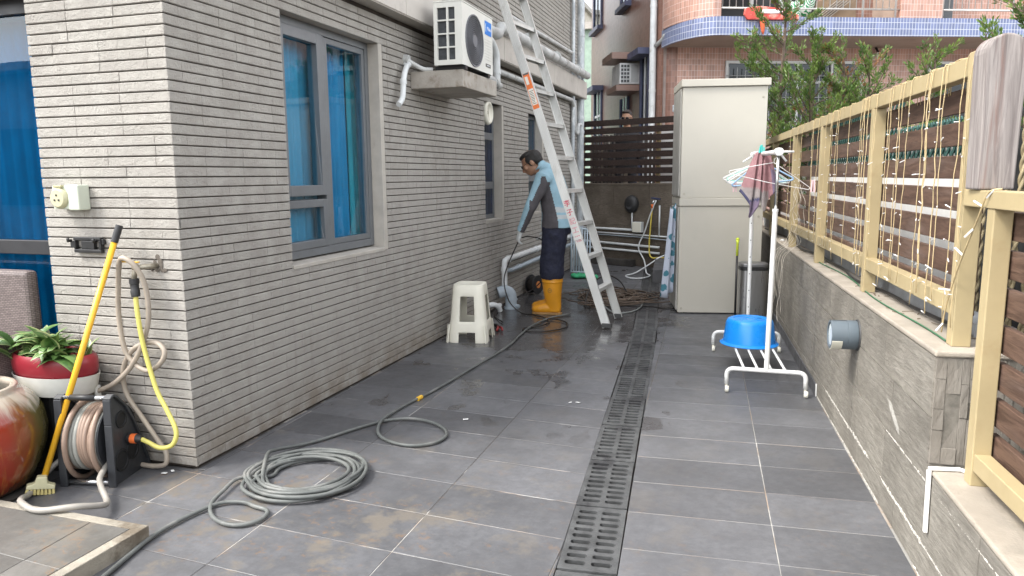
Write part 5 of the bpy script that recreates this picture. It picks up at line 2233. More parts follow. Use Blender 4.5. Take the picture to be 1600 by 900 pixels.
# ------------------------------------------------------------------ long grey hose with its coil
HOSE = M('hose_rubber', (.105, .112, .107), .55, var=.2, vs=9, dirt=((.19, .19, .178), 5, .5, .7))
rr = random.Random(5)
pts = [(.42, -1.12, .012), (.362, -.852, .012), (.31, -.60, .012), (.318, -.44, .012), (.36, -.30, .013), (.445, -.262, .014), (.52, -.28, .014)]
loop = [(.595, -.30, .013), (.615, -.37, .012), (.57, -.43, .012), (.49, -.437, .012), (.40, -.39, .012), (.335, -.31, .016), (.305, -.20, .020), (.285, -.07, .02)]
pts += loop
cx, cy_ = .555, .05
turns = 9
nper = 14
for i in range(turns * nper):
    t_ = i / nper
    lev = (i // nper)
    a = radians(200) - 2 * pi * t_
    rad = (.190, .285, .232, .300, .205, .262, .245, .308, .222)[lev % 9]
    rad2 = (.190, .285, .232, .300, .205, .262, .245, .308, .222)[(lev + 1) % 9]
    f = (i % nper) / nper
    r_ = rad + (rad2 - rad) * f + .010 * sin(a * 2 + lev * 1.7)
    ox, oy = .018 * sin(lev * 2.3), .018 * cos(lev * 1.9)
    pts.append((cx + ox + 0.90 * r_ * cos(a), cy_ + oy + .90 * r_ * sin(a) * 1.0, .012 + .0042 * min(lev, 5) + .003 * sin(a * 3 + lev)))
pts += [(.285, .13, .05), (.255, .25, .03), (.30, .37, .014), (.36, .475, .012), (.45, .68, .012), (.54, .83, .013), (.66, .895, .014), (.79, .875, .013), (.90, .795, .012), (.95, .69, .012), (.925, .585, .012), (.83, .525, .012), (.70, .55, .012), (.59, .645, .013), (.53, .80, .022), (.515, 1.0, .014), (.53, 1.2, .012), (.558, 1.40, .012), (.585, 1.75, .012), (.605, 2.1, .012), (.63, 2.45, .012), (.635, 2.8, .012), (.61, 3.1, .012), (.60, 3.5, .012), (.66, 3.9, .012), (.80, 4.15, .012)]
b = B()
b.tube(smooth_path(pts, 5), .0087, 8)
ho = tag(b.obj('grey_hose', HOSE, smooth=True), 'long grey hose coiled on the tiles in front of the house corner', 'hose')
b = B()
b.tube([(.5405, 1.24, .0125), (.545, 1.285, .0125)], .0135, 8)
b.obj('yellow_tape', M('yellow_tape', (.70, .42, .04), .6), ho)

# ------------------------------------------------------------------ two stacked metal cabinets
CD = Vector((.98, .199, 0)).normalized()
CB = Vector((-.199, .98, 0)).normalized()
CM = Matrix((CD, CB, Vector((0, 0, 1)))).transposed().to_4x4()
CM.translation = Vector((1.778, 4.505, 0))
BEIGE = M('beige_enamel', (.47, .445, .385), .42, var=.03, vs=2, dirt=((.40, .385, .34), 2.5, .58, .85))
BEIGED = M('beige_shadow_gap', (.16, .15, .13), .7)
LW, LD = .765, .62
for nm, z0, z1, lip, lbl in (('low', .012, 1.107, .012, 'lower of two stacked beige metal cabinets, standing on the alley tiles'), ('up', 1.109, 2.195, .022, 'upper of two stacked beige metal cabinets, with a wide flat lid')):
    t = thing('metal_cabinet', lbl, 'cabinet', CM @ Vector((.38, .3, z0)), 'stacked beige cabinets')
    zl = z1 - (.072 if nm == 'low' else .066)
    b = B()
    b.box((0, 0, z0), (LW, LD, zl - .004), mat=CM)
    b.obj('body', BEIGE, t, bevel=.004)
    b = B()
    b.box((.01, .01, zl - .0045), (LW - .01, LD - .01, zl + .0), mat=CM)
    b.obj('shadow_gap', BEIGED, t)
    b = B()
    b.box((-lip * .7, -lip, zl), (LW + lip, LD + lip, z1), mat=CM)
    b.obj('lid', BEIGE, t, bevel=.005)
    b = B()
    b.box((-.016, .03, z0 + .02), (-.0005, LD - .03, zl - .012), mat=CM)
    b.obj('door', M('cabinet_door_grey', (.36, .35, .32), .5) if 'cabinet_door_grey' not in bpy.data.materials else bpy.data.materials['cabinet_door_grey'], t, bevel=.004)
    for x, z in ((.035, z0 + .04), (LW - .04, zl - .10), (LW - .03, z0 + .06)):
        b = B()
        b.lathe([(.0, .0), (.011, .0), (.010, .003), (.0, .0035)], 14, Matrix.Translation(CM @ Vector((x, -.0005, z))) @ CM.to_3x3().to_4x4() @ Matrix.Rotation(pi / 2, 4, 'X'))
        b.obj('screw_cap', M('cap_beige', (.36, .34, .28), .5) if 'cap_beige' not in bpy.data.materials else bpy.data.materials['cap_beige'], t)
    for x in ((.03, LW - .07) if nm == 'low' else ()):
        b = B()
        b.box((x, .03, 0.001), (x + .04, .08, .0115), mat=CM)
        b.obj('foot', BLACKP, t)
# patterned cloth hanging from the cabinet door edge
CT = NT('cactus_print')
vv = CT.node('ShaderNodeTexVoronoi')
vv.inputs['Scale'].default_value = 11
CT.l.new(CT.pos(), vv.inputs['Vector'])
CLOTHP = CT.set(Base_Color=CT.mix(CT.rng(CT.math('ADD', vv.outputs['Distance'], CT.math('MULTIPLY', CT.noise(30, 3), .25)), .46, .50), (.05, .17, .22), (.42, .46, .54)), Roughness=.9)
b = B()
vs, fs = [], []
nx_, nz_ = 22, 14
for i in range(nx_ + 1):
    for k in range(nz_ + 1):
        u, w_ = i / nx_, k / nz_
        wd = .05 + .16 * w_ ** .8
        x = -.030 - .018 * sin(u * 14) * (.4 + w_) - (.05 + .07 * w_) * (1 - u)
        yv = .06 + .10 * w_ * u + .02 * cos(u * 11)
        vs.append(CM @ Vector((x, yv, 1.03 - .86 * w_ - .03 * sin(u * 5))))
for i in range(nx_):
    for k in range(nz_):
        a = i * (nz_ + 1) + k
        fs.append((a, a + nz_ + 1, a + nz_ + 2, a + 1))
b.add(vs, fs)
o = b.obj('hanging_cloth', CLOTHP, smooth=True)
md = o.modifiers.new('cloth', 'SOLIDIFY')
md.thickness = .003
tag(o, 'pale blue cactus print cloth hanging down the left side of the cabinets', 'cloth')

# ------------------------------------------------------------------ bin and mop handle beside the cabinet
STL = M('brushed_steel', (.36, .36, .36), .33, .9, var=.08, vs=20, stretch=(1, 1, .1))
bn = thing('trash_bin', 'brushed steel pedal bin with a dark lid squeezed between cabinet and planter wall', 'bin', (2.455, 4.18, 0))
bm_ = Matrix.Translation((2.455, 4.18, 0)) @ Matrix.Rotation(radians(10), 4, 'Z')
def rrect(hx, hy, r, n=6):
    out = []
    for cx_, cy2, a0 in ((hx - r, hy - r, 0), (-hx + r, hy - r, 90), (-hx + r, -hy + r, 180), (hx - r, -hy + r, 270)):
        for i in range(n + 1):
            a = radians(a0 + 90 * i / n)
            out.append((cx_ + r * cos(a), cy2 + r * sin(a)))
    return out
b = B()
b.prism(rrect(.118, .10, .05), .022, .49, mat=bm_)
b.obj('body', STL, bn, 40)
b = B()
b.prism(rrect(.121, .103, .05), .0, .021, mat=bm_)
b.obj('base', BLACKP, bn, 40)
b = B()
b.prism(rrect(.121, .103, .05), .491, .515, mat=bm_)
b.obj('rim', BLACKP, bn, 40)
b = B()
b.prism(rrect(.119, .101, .05), .516, .552, mat=bm_)
b.obj('lid', M('lid_steel', (.20, .20, .205), .4, .7, var=.06), bn, 40, bevel=.008)
mop = thing('mop_handle', 'black stick with a neon yellow tip leaning by the cabinet above the steel bin', 'mop', (2.30, 4.33, 0))
b = B()
b.tube([(2.315, 4.36, .0), (2.312, 4.45, .58)], .010, 8)
b.obj('handle', BLACKP, mop, True)
b = B()
b.tube([(2.312, 4.452, .58), (2.312, 4.47, .70), (2.312, 4.472, .725)], [.011, .012, .016], 8)
b.ball((2.312, 4.473, .732), .017, 10, 6)
b.obj('tip', M('neon_yellow', (.60, .70, .05), .5), mop, True)
# grey brush handle behind the bin
b = B()
b.tube(elbow_path([(2.66, 4.42, .0), (2.685, 4.45, .62), (2.70, 4.44, .70)], .04), .011, 7)
b.ball((2.70, 4.44, .715), (.024, .02, .03), 10, 6)
tag(b.obj('brush_handle', WHITEPVC, smooth=True), 'pale grey brush handle standing behind the steel bin by the planter wall', 'brush')

# ------------------------------------------------------------------ clothes rack on castors
RW = M('white_rack', (.74, .74, .72), .38, var=.05, vs=6, dirt=((.50, .48, .44), 7, .62, .85))
rk = thing('clothes_rack', 'white tubular clothes rack on castors beside the planter wall', 'clothes rack', (2.48, 2.5, 0))
A0, A1 = Vector((2.300, 1.945, 0)), Vector((2.755, 1.945, 0))
B0, B1 = Vector((2.175, 3.02, 0)), Vector((2.648, 3.10, 0))
for p0, p1 in ((A0, A1), (B0, B1)):
    up_ = Vector((0, 0, .15))
    lo_ = Vector((0, 0, .052))
    b = B()
    b.tube(elbow_path([p0 + lo_, p0 + up_, p1 + up_, p1 + lo_], .075, 8), .0135, 10)
    b.obj('base_frame', RW, rk, True)
    for p in (p0, p1):
        b = B()
        b.lathe([(.0, -.011), (.018, -.011), (.021, -.007), (.021, .007), (.018, .011), (.0, .011)], 16, Matrix.Translation(p + Vector((.004, -.008, .0215))) @ Matrix.Rotation(pi / 2, 4, 'Y'))
        b.tube([p + Vector((0, 0, .03)), p + Vector((0, 0, .056))], .008, 8)
        b.obj('castor', WHITEP, rk, 40)
for i in range(4):
    q = .22 + i * .175
    a, c = A0.lerp(A1, q), B0.lerp(B1, q)
    b = B()
    b.tube([a + Vector((0, 0, .155)), c + Vector((0, 0, .155))], .008, 8)
    b.obj('shelf_bar', RW, rk, True)
PF, PB = Vector((2.530, 1.945, .15)), Vector((2.420, 3.06, .15))
PT, PBT = Vector((2.543, 1.945, 1.455)), Vector((2.415, 3.06, 1.465))
b = B()
b.tube([PF, PF.lerp(PT, .742)], .0155, 12)
b.tube([PF.lerp(PT, .735), PF.lerp(PT, .748)], .018, 12)
b.obj('post', RW, rk, 40)
b = B()
b.tube([PF.lerp(PT, .74), PT], .0095, 10)
b.obj('inner_post', CHROME, rk, True)
b = B()
b.tube([PB, PB.lerp(PBT, .70)], .0145, 12)
b.obj('post', RW, rk, 40)
b = B()
for k in range(6):
    b.ball(PB.lerp(PBT, .15 + k * .095) + Vector((0, -.0145, 0)), (.004, .002, .004), 6, 4)
b.obj('post_hole', BLACKP, rk, kind='stuff')
b = B()
b.tube([PB.lerp(PBT, .69), PBT], .0095, 10)
b.obj('inner_post', CHROME, rk, True)
tdir = (PBT - PT).normalized()
b = B()
b.tube([PT - tdir * .02, PBT + tdir * .05], .0145, 12)
b.obj('top_bar', M('pale_pink_bar', (.66, .60, .58), .4), rk, True)
for p in (PT, PBT):
    b = B()
    b.tube([p - tdir * .035, p + tdir * .03], .024, 14)
    b.tube([p - tdir * .040, p - tdir * .035], .018, 14)
    b.obj('joint_cap', RW, rk, 40)
for p, dv in ((PT, (.085, .02, .0)), (PT, (.045, .0, -.055)), (PBT, (-.075, -.03, -.05)), (PBT, (.07, .0, -.02))):
    b = B()
    b.tube([p, p + Vector(dv)], .0065, 8)
    b.obj('hook_arm', RW, rk, True)
# upturned basin
bs = thing('basin', 'bright blue plastic basin upside down on the clothes rack', 'basin', (2.43, 2.62, .165))
BLUEP = M('blue_plastic', (.008, .26, .80), .3, var=.04, vs=3)
b = B()
b.lathe([(.178, .012), (.190, .004), (.193, .0), (.197, .004), (.186, .012), (.176, .018), (.158, .15), (.150, .168), (.138, .176), (.110, .1765), (.106, .173), (.085, .173), (.081, .1755), (.048, .1755), (.044, .172), (.0, .172)], 48, Matrix.Translation((2.43, 2.62, .1655)))
b.obj('bowl', BLUEP, bs, 40)
# towel over the bar
TP, TG, TN, TV = M('towel_pink', (.31, .165, .175), .95, var=.1, vs=30, bump=.4, bs=300), M('towel_taupe', (.28, .245, .24), .95, var=.1, vs=30, bump=.4, bs=300), M('towel_navy', (.06, .06, .12), .95, bump=.4, bs=300), M('towel_plum', (.17, .13, .19), .95, var=.1, vs=30, bump=.4, bs=300)
bar_at = lambda y: PT.lerp(PBT, (y - PT.y) / (PBT.y - PT.y))
tb = bar_at(2.62)
cols = [(q0 * 1.1, q1 * 1.12, tb.z - (tb.z - q2) * 1.10, q3) for q0, q1, q2, q3 in ((-.035, -.125, 1.235, .000), (-.028, -.105, 1.215, -.022), (-.022, -.055, 1.14, -.040), (-.016, -.062, 1.075, -.012), (-.006, -.035, 1.11, -.034), (.002, -.005, 1.165, -.050), (.008, -.010, 1.215, -.016), (.014, .010, 1.135, -.042), (.022, .030, 1.115, -.030), (.028, .045, 1.19, -.006), (.034, .075, 1.225, -.030), (.040, .098, 1.26, -.010))]
vs, fs, mi = [], [], []
NZ = 26
sp_ = smooth_path([Vector((c[0], c[1], c[2])) for c in cols], 5)
sp2 = smooth_path([Vector((c[3], 0, 0)) for c in cols], 5)
for c, d in zip(sp_, sp2):
    for k in range(NZ + 1):
        w_ = k / NZ
        spread = w_ ** .85
        x = c.x + (c.y - c.x) * spread
        z = tb.z + .0155 + (c.z - tb.z - .0155) * w_
        vs.append((tb.x + x, tb.y + d.x * (.35 + .65 * min(1, w_ * 3)) - .018, z))
ncol = len(sp_)
for i in range(ncol - 1):
    for k in range(NZ):
        a = i * (NZ + 1) + k
        fs.append((a, a + NZ + 1, a + NZ + 2, a + 1))
        zc = (vs[a][2] + vs[a + 1][2]) / 2
        u = i / ncol
        if u > .80:
            m_ = 3 if zc < 1.38 - (u - .8) * .2 and u > .86 else 0
        elif zc > 1.235 - .05 * (u - .3):
            m_ = 0
        elif zc > 1.165 or u > .5:
            m_ = 1
        elif zc > 1.148:
            m_ = 2
        else:
            m_ = 3
        if u < .14 and zc < 1.25 and k > NZ - 3:
            m_ = 2
        mi.append(m_)
b = B()
b.add(vs, fs)
b.mi = mi
o = b.obj('towel', [TP, TG, TN, TV], smooth=True)
md = o.modifiers.new('cloth', 'SOLIDIFY')
md.thickness = .004
tag(o, 'pink taupe and plum striped towel hanging over the clothes rack bar', 'towel')
b = B()
b.bar((tb.x - .02, tb.y - .03, tb.z + .005), (tb.x - .012, tb.y - .034, tb.z + .055), .012, .010)
b.bar((tb.x - .004, tb.y - .03, tb.z + .005), (tb.x - .006, tb.y - .034, tb.z + .06), .012, .010)
b.bar((tb.x + .012, tb.y - .03, tb.z + .005), (tb.x + .006, tb.y - .03, tb.z + .045), .012, .010)
tag(b.obj('clothes_peg', M('teal_peg', (.05, .42, .38), .5), bevel=.003), 'teal clothes peg clipped on the rack bar above the towel', 'clothes peg')
# hangers
def hanger(y, label, mat, w=.21, drop=.125, yaw=0., tilt_=0., r=.0028, dx=0.):
    p = bar_at(y)
    q = Matrix.Translation(p) @ Matrix.Rotation(yaw, 4, 'Z') @ Matrix.Rotation(tilt_, 4, 'Y')
    P = [(.0, 0, -.062), (.0, 0, -.040), (.016, 0, -.022), (.019, 0, .0), (.010, 0, .019), (-.006, 0, .020), (-.017, 0, .008)]
    b = B()
    b.tube([q @ Vector(v) for v in smooth_path(P, 4)], r * .8, 6)
    T_ = [(0, 0, -.062), (-w * .5, 0, -.085 - drop * .25), (-w, 0, -.062 - drop), (-w * .98, 0, -.075 - drop), (0, 0, -.082 - drop), (w * .98, 0, -.075 - drop), (w, 0, -.062 - drop), (w * .5, 0, -.085 - drop * .25)]
    b.tube(elbow_path([q @ Vector(v) for v in T_] + [q @ Vector(T_[0])], .02, 3), r, 6)
    return tag(b.obj('clothes_hanger', mat, smooth=True), label, 'clothes hanger', 'hangers on the clothes rack')
HWT, HBL, HGR = M('hanger_white', (.74, .73, .71), .45), M('hanger_blue', (.30, .46, .66), .4), M('hanger_mint', (.28, .60, .52), .4)
hanger(2.02, 'white wire hanger at the front end of the rack, tilted across the towel', HWT, .245, .10, .28, radians(12), .0022)
hanger(2.70, 'thick pale blue hanger just behind the towel', HBL, .20, .12, .10, -.1, .0055)
hanger(2.74, 'white hanger right behind the thick blue one', HWT, .20, .12, .05, 0, .0035)
hanger(2.80, 'mint green hanger behind the white and blue pair', HGR, .20, .11, -.1, .05, .0032)
HL = ['white hanger just behind the first mint green one', 'white hanger in the middle of the bunch at the back of the rack', 'white hanger tilted under its neighbours in the bunch at the back', 'white hanger with its tips hidden behind the towel, far in the bunch', 'white hanger second last in the bunch, before the last mint one', 'white hanger touching the last mint green hanger']
for k in range(6):
    hanger(2.83 + k * .03, HL[k], HWT if k != 3 else HWT, .20 + .01 * R.random(), .115, R.uniform(-.15, .15), R.uniform(-.08, .08), .003)
hanger(3.03, 'mint green hanger at the very back of the rack', HGR, .20, .11, .12, -.03, .0032)
PKP = M('pink_peg', (.68, .46, .48), .5)
for x, y_, z, lb in ((-.16, 2.70, -.235, 'pale pink peg hanging from the blue hanger near the cabinet'), (.215, 2.05, -.215, 'pale pink peg on the right tip of the front white hanger')):
    p = bar_at(y_)
    b = B()
    for s_ in (-1, 1):
        b.bar((p.x + x + s_ * .006, p.y, p.z + z + .05), (p.x + x + s_ * .009, p.y, p.z + z - .02), .007, .010, upv=(1, 0, 0))
    tag(b.obj('clothes_peg', PKP, bevel=.002), lb, 'clothes peg')

# ------------------------------------------------------------------ things by the left face of the house
# socket
sk = thing('outdoor_socket', 'pale green weatherproof socket box on the stone wall beside the glass door', 'socket', (-.56, 0, 1.25))
SKW = M('socket_green', (.56, .60, .50), .45, var=.05)
b = B()
b.box((-.640, -.060, 1.197), (-.548, -.001, 1.303))
b.obj('box', SKW, sk, bevel=.005)
b = B()
b.box((-.546, -.066, 1.193), (-.484, -.001, 1.307))
b.obj('switch_box', SKW, sk, bevel=.006)
b = B()
b.lathe([(.0, .0), (.048, .0), (.046, .012), (.038, .020), (.0, .021)], 28, Matrix.Translation((-.594, -.060, 1.247)) @ Matrix.Rotation(pi / 2, 4, 'X'))
b.obj('cover', M('yellowed_cover', (.46, .44, .29), .3, var=.1), sk, 40)
for dx, dz in ((-.012, -.008), (.012, -.008), (0, .014)):
    b = B()
    b.box((-.594 + dx - .004, -.083, 1.247 + dz - .004), (-.594 + dx + .004, -.0812, 1.247 + dz + .004))
    b.obj('pin_hole', BLACKP, sk)
b = B()
b.bar((-.618, -.064, 1.300), (-.570, -.064, 1.300), .02, .012)
b.obj('hinge', M('hinge_olive', (.36, .34, .2), .5), sk, bevel=.003)
# black bracket
bk = thing('wall_bracket', 'black plastic hose reel bracket screwed to the stone wall', 'bracket', (-.51, 0, 1.03))
b = B()
for lo, hi in (((-.588, -.022, 1.052), (-.428, -.001, 1.068)), ((-.588, -.022, .996), (-.428, -.001, 1.012)), ((-.545, -.020, 1.0125), (-.470, -.001, 1.0515)), ((-.588, -.022, 1.0125), (-.577, -.001, 1.0515)), ((-.440, -.022, 1.0125), (-.428, -.001, 1.0515)), ((-.612, -.018, 1.018), (-.5885, -.001, 1.048)), ((-.427, -.018, 1.035), (-.415, -.001, 1.060))):
    b.box(lo, hi)
b.obj('plate', BLACKP, bk, bevel=.003)
for x in (-.60, -.45):
    b = B()
    b.tube([(x, -.020, 1.052), (x, -.038, 1.05), (x + .004, -.042, 1.062)], .007, 6)
    b.obj('hook', BLACKP, bk, True)
# garden tap and yellow hose
tp = thing('garden_tap', 'old brass garden tap with a yellow lever on the stone wall near the corner', 'tap', (-.20, 0, .96))
BRASS = M('worn_brass', (.33, .30, .24), .45, .7, var=.3, vs=40)
b = B()
b.tube(elbow_path([(-.135, -.001, .945), (-.16, -.05, .945), (-.19, -.075, .94), (-.195, -.08, .885)], .03), .012, 8)
b.ball((-.19, -.072, .945), .018, 10, 6)
b.obj('body', BRASS, tp, True)
b = B()
b.bar((-.245, -.085, .970), (-.165, -.075, .968), .014, .006)
b.obj('lever', M('yellow_lever', (.72, .40, .04), .4), tp, bevel=.002)
b = B()
b.tube([(-.195, -.08, .895), (-.195, -.08, .872), (-.195, -.08, .870), (-.194, -.08, .845), (-.194, -.08, .842), (-.193, -.08, .815)], [.021, .021, .018, .018, .020, .019], 12)
b.obj('connector', BLACKP, tp, 40)
b = B()
for _ in range(14):
    b.ball((-.12 + R.gauss(0, .018), -.001, .94 + R.gauss(0, .018)), (R.uniform(.006, .016), .002, R.uniform(.006, .016)), 7, 4)
b.obj('wall_chip', M('chipped_stone', (.10, .085, .07), .9), tp, kind='stuff')
YH = M('pale_yellow_hose', (.58, .52, .13), .45, var=.07, vs=8)
b = B()
b.tube(smooth_path([(-.193, -.08, .83), (-.186, -.085, .735), (-.168, -.085, .59), (-.118, -.085, .40), (-.062, -.09, .305), (-.012, -.10, .215), (-.028, -.112, .155), (-.085, -.125, .140), (-.140, -.132, .162), (-.175, -.134, .174)], 8), .0105, 9)
tag(b.obj('yellow_hose', YH, smooth=True), 'yellow hose running from the tap by the corner down to the hose reel', 'hose')
BH = M('dusty_brown_hose', (.27, .19, .145), .5, var=.12, vs=10)
BH2 = M('dusty_beige_hose', (.34, .29, .235), .5, var=.12, vs=10)
b = B()
pth = [(-.62, -.10, .30), (-.55, -.10, .322), (-.47, -.09, .355), (-.36, -.08, .405), (-.27, -.06, .49), (-.195, -.055, .61), (-.150, -.06, .73), (-.148, -.07, .87), (-.172, -.095, .955), (-.215, -.105, .988), (-.262, -.085, .968), (-.305, -.06, .872), (-.330, -.05, .72), (-.318, -.05, .58), (-.280, -.05, .51), (-.19, -.055, .468), (-.112, -.055, .51), (-.088, -.05, .562), (-.127, -.045, .598), (-.186, -.04, .597), (-.266, -.04, .565), (-.325, -.04, .50), (-.348, -.04, .42), (-.328, -.04, .33), (-.245, -.045, .23), (-.165, -.05, .135), (-.122, -.055, .09), (-.125, -.06, .035), (-.19, -.06, .016), (-.27, -.06, .015), (-.34, -.06, .015)]
b.tube(smooth_path(pth, 7), .0115, 9)
tag(b.obj('brown_hose', BH2, smooth=True), 'dusty beige hose looped over the tap and hanging in curls on the stone wall', 'hose')
# hose reel
RM = Matrix.Translation((-.442, -.330, 0)) @ Matrix.Rotation(radians(14), 4, 'Z') @ Matrix.Scale(.93, 4)   # local x across, y to the wall
rl = thing('hose_reel', 'black wheeled hose reel wound with brown and grey hose on the floor by the wall', 'hose reel', (-.32, -.22, 0))
RBL = M('reel_black', (.028, .030, .034), .5, var=.15, vs=12)
plate = [(.0, .0), (.008, .30), (.012, .42), (.035, .435), (.06, .425), (.13, .36), (.19, .26), (.235, .16), (.262, .08), (.285, .03), (.285, .0)]
def reel_plate(x0, x1):
    b = B()
    # plate with holes: outline strips round three round recesses
    tm = RM @ Matrix(((0, 0, 1, 0), (1, 0, 0, 0), (0, 1, 0, 0), (0, 0, 0, 1)))
    b.prism(plate, x0 + .012, x1 - .004, mat=tm)
    # rim flange
    n_ = len(plate)
    for i in range(n_):
        p, q = plate[i], plate[(i + 1) % n_]
        if i == n_ - 1:
            continue
        b.bar(RM @ Vector((x0 + .0175, p[0], p[1])), RM @ Vector((x0 + .0175, q[0], q[1])), .035, .012, upv=RM.to_3x3() @ Vector((0, 1, -.3)))
    return b
b = reel_plate(.235, .262)
b.obj('side_frame', RBL, rl, bevel=.003)
b = reel_plate(-.002, .025)
b.obj('side_frame', RBL, rl, bevel=.003)
for y_, z_, r_ in ((.095, .300, .034), (.075, .105, .044), (.165, .125, .040)):
    b = B()
    b.lathe([(r_ * 1.25, .0), (r_ * 1.2, .006), (r_, .006), (r_ * .95, .001), (.0, .0008)], 24, RM @ Matrix.Translation((.2582, y_, z_)) @ Matrix.Rotation(pi / 2, 4, 'Y'))
    b.obj('recess', M('recess_black', (.006, .006, .007), .7) if 'recess_black' not in bpy.data.materials else bpy.data.materials['recess_black'], rl, 40)
b = B()
b.tube([RM @ Vector((.02, .030, .425)), RM @ Vector((.245, .030, .425))], .011, 10)
b.obj('handle_tube', CHROME, rl, True)
b = B()
b.tube([RM @ Vector((.065, .030, .425)), RM @ Vector((.19, .030, .425))], .0135, 10)
b.obj('grip', BLACKP, rl, True)
b = B()
b.tube([RM @ Vector((.02, .015, .018)), RM @ Vector((.245, .015, .018))], .011, 10)
b.obj('front_bar', CHROME, rl, True)
AX = Vector((0, .135, .205))
b = B()
b.tube([RM @ (Vector((.03, 0, 0)) + AX), RM @ (Vector((.235, 0, 0)) + AX)], .085, 20)
b.obj('drum', RBL, rl, 40)
for x in (.200, .032):
    b = B()
    b.lathe([(.0, .0), (.158, .0), (.160, .005), (.158, .010), (.0, .010)], 32, RM @ Matrix.Translation(Vector((x, 0, 0)) + AX) @ Matrix.Rotation(pi / 2, 4, 'Y'))
    b.obj('flange', RBL, rl, 40)
H1, H2 = BH, M('reel_grey_hose', (.30, .30, .27), .5, var=.12, vs=10)
wraps = [(.192, .150, 0), (.172, .148, 1), (.152, .150, 1), (.132, .149, 1), (.112, .150, 1), (.090, .152, 0), (.070, .150, 0), (.050, .150, 1), (.16, .128, 1), (.12, .128, 0), (.08, .128, 1), (.182, .170, 1), (.060, .178, 1)]
for i, (x, r_, c_) in enumerate(wraps):
    b = B()
    pts = []
    for k in range(36):
        a = 2 * pi * k / 36
        drop = 1.12 if (sin(a) < -.2 and r_ > .16) else 1.0
        pts.append(RM @ (AX + Vector((x + .008 * sin(a + i), r_ * cos(a), r_ * sin(a) * drop))))
    b.tube(pts, .0115, 8, closed=True)
    b.obj('hose_winding', H1 if c_ else H2, rl, True)
b = B()
b.tube([RM @ (AX + Vector((.262, .0, -.015))), RM @ (AX + Vector((.278, .0, -.015)))], .024, 12)
b.tube([RM @ (AX + Vector((.302, .0, -.015))), RM @ (AX + Vector((.330, .0, -.018)))], [.021, .016], 12)
b.obj('hose_fitting', BLACKP, rl, 40)
b = B()
b.tube([RM @ (AX + Vector((.276, .0, -.015))), RM @ (AX + Vector((.304, .0, -.015)))], .022, 12)
b.obj('connector', M('reel_orange', (.80, .17, .04), .45, var=.05), rl, 40)
b = B()
b.tube(smooth_path([(-.275, -.20, .12), (-.252, -.27, .085), (-.205, -.345, .07), (-.145, -.395, .06), (-.05, -.46, .035), (-.02, -.525, .055), (-.06, -.60, .078), (-.15, -.65, .074), (-.215, -.655, .074), (-.31, -.62, .073), (-.40, -.545, .045), (-.46, -.47, .02), (-.50, -.40, .03), (-.50, -.31, .08), (-.46, -.24, .13)], 7), .0125, 9)
tag(b.obj('loose_hose', M('loose_hose_grey', (.29, .27, .24), .5, var=.12, vs=10), smooth=True), 'loose end of beige hose lying on the step in front of the hose reel', 'hose')
# broom
bm2 = thing('scrubbing_brush', 'yellow handled floor scrubbing brush leaning against the stone wall', 'brush', (-.5, -.38, 0))
PB0, PB1 = Vector((-.462, -.392, .06)), Vector((-.275, -.055, 1.128))
b = B()
b.tube([PB0, PB0.lerp(PB1, .935)], .0128, 10)
b.obj('handle', M('yellow_handle', (.74, .40, .025), .35, var=.05), bm2, True)
b = B()
b.tube([PB0.lerp(PB1, .93), PB1], .0155, 10)
b.obj('grip', BLACKP, bm2, 40)
hx = Vector((.66, .72, -.18)).normalized()
hy = Vector((-.72, .66, 0)).normalized()
hz = hx.cross(hy)
hm = Matrix((hx, hy, hz)).transposed().to_4x4()
hm = hm @ Matrix.Scale(.82, 4)
hm.translation = (-.452, -.415, .048)
b = B()
b.prism([(-.022, .040), (-.030, .004), (-.064, -.006), (-.064, -.026), (.064, -.026), (.064, -.006), (.030, .004), (.022, .040)], -.022, .022, mat=hm @ Matrix(((1, 0, 0, 0), (0, 0, 1, 0), (0, 1, 0, 0), (0, 0, 0, 1))))
b.obj('head', M('brush_cream', (.55, .52, .33), .5), bm2, bevel=.004)
b = B()
for i in range(8):
    for k in range(3):
        p = hm @ Vector((-.056 + i * .016, -.014 + k * .014, -.0262))
        q = hm @ Vector((-.060 + i * .0172, -.018 + k * .018, -.054))
        b.tube([p, q], [.0050, .0070], 5)
b.obj('bristles', M('bristle_yellow', (.55, .47, .19), .8), bm2, kind='stuff')
# red and white planter with its plant
pm_ = Matrix.Translation((-.645, -.130, 0))
plt = thing('planter_pot', 'oval dark red and white plastic planter on a stand behind the hose reel', 'planter', (-.645, -.130, 0))
b = B()
b.lathe([(.0, .42), (.19, .42), (.205, .435), (.222, .47), (.226, .505), (.220, .532), (.205, .545), (.188, .540), (.184, .52), (.0, .515)], 40, pm_, sy=.54)
b.obj('bowl', M('dark_red_plastic', (.24, .018, .028), .35, var=.1), plt, 40)
b = B()
b.lathe([(.18, .375), (.196, .362), (.212, .40), (.226, .452), (.221, .452), (.205, .405), (.19, .37)], 40, pm_, sy=.56)
b.obj('stand_ring', M('planter_white', (.58, .58, .54), .45, var=.1), plt, 40)
for a in (.35, 2.8):
    b = B()
    c_, s_ = cos(a), sin(a) * .56
    b.bar(pm_ @ Vector((c_ * .205, s_ * .205, .39)), pm_ @ Vector((c_ * .215, s_ * .215, .03)), .03, .014, upv=(1, 0, 0))
    b.obj('stand_leg', bpy.data.materials['planter_white'], plt, bevel=.004)
b = B()
b.lathe([(.0, .500), (.18, .505), (.10, .515), (.0, .52)], 24, pm_, sy=.54)
b.obj('soil', M('potting_soil', (.04, .028, .02), .95), plt)
stn = B()
stn.box((-.79, -.21, .0), (-.60, -.025, .355))
tag(stn.obj('storage_crate', M('crate_black', (.012, .012, .013), .6), bevel=.01), 'black crate in the shadow under the red and white planter', 'crate')
LFT = NT('variegated_leaf')
uvn = LFT.node('ShaderNodeUVMap').outputs[0]
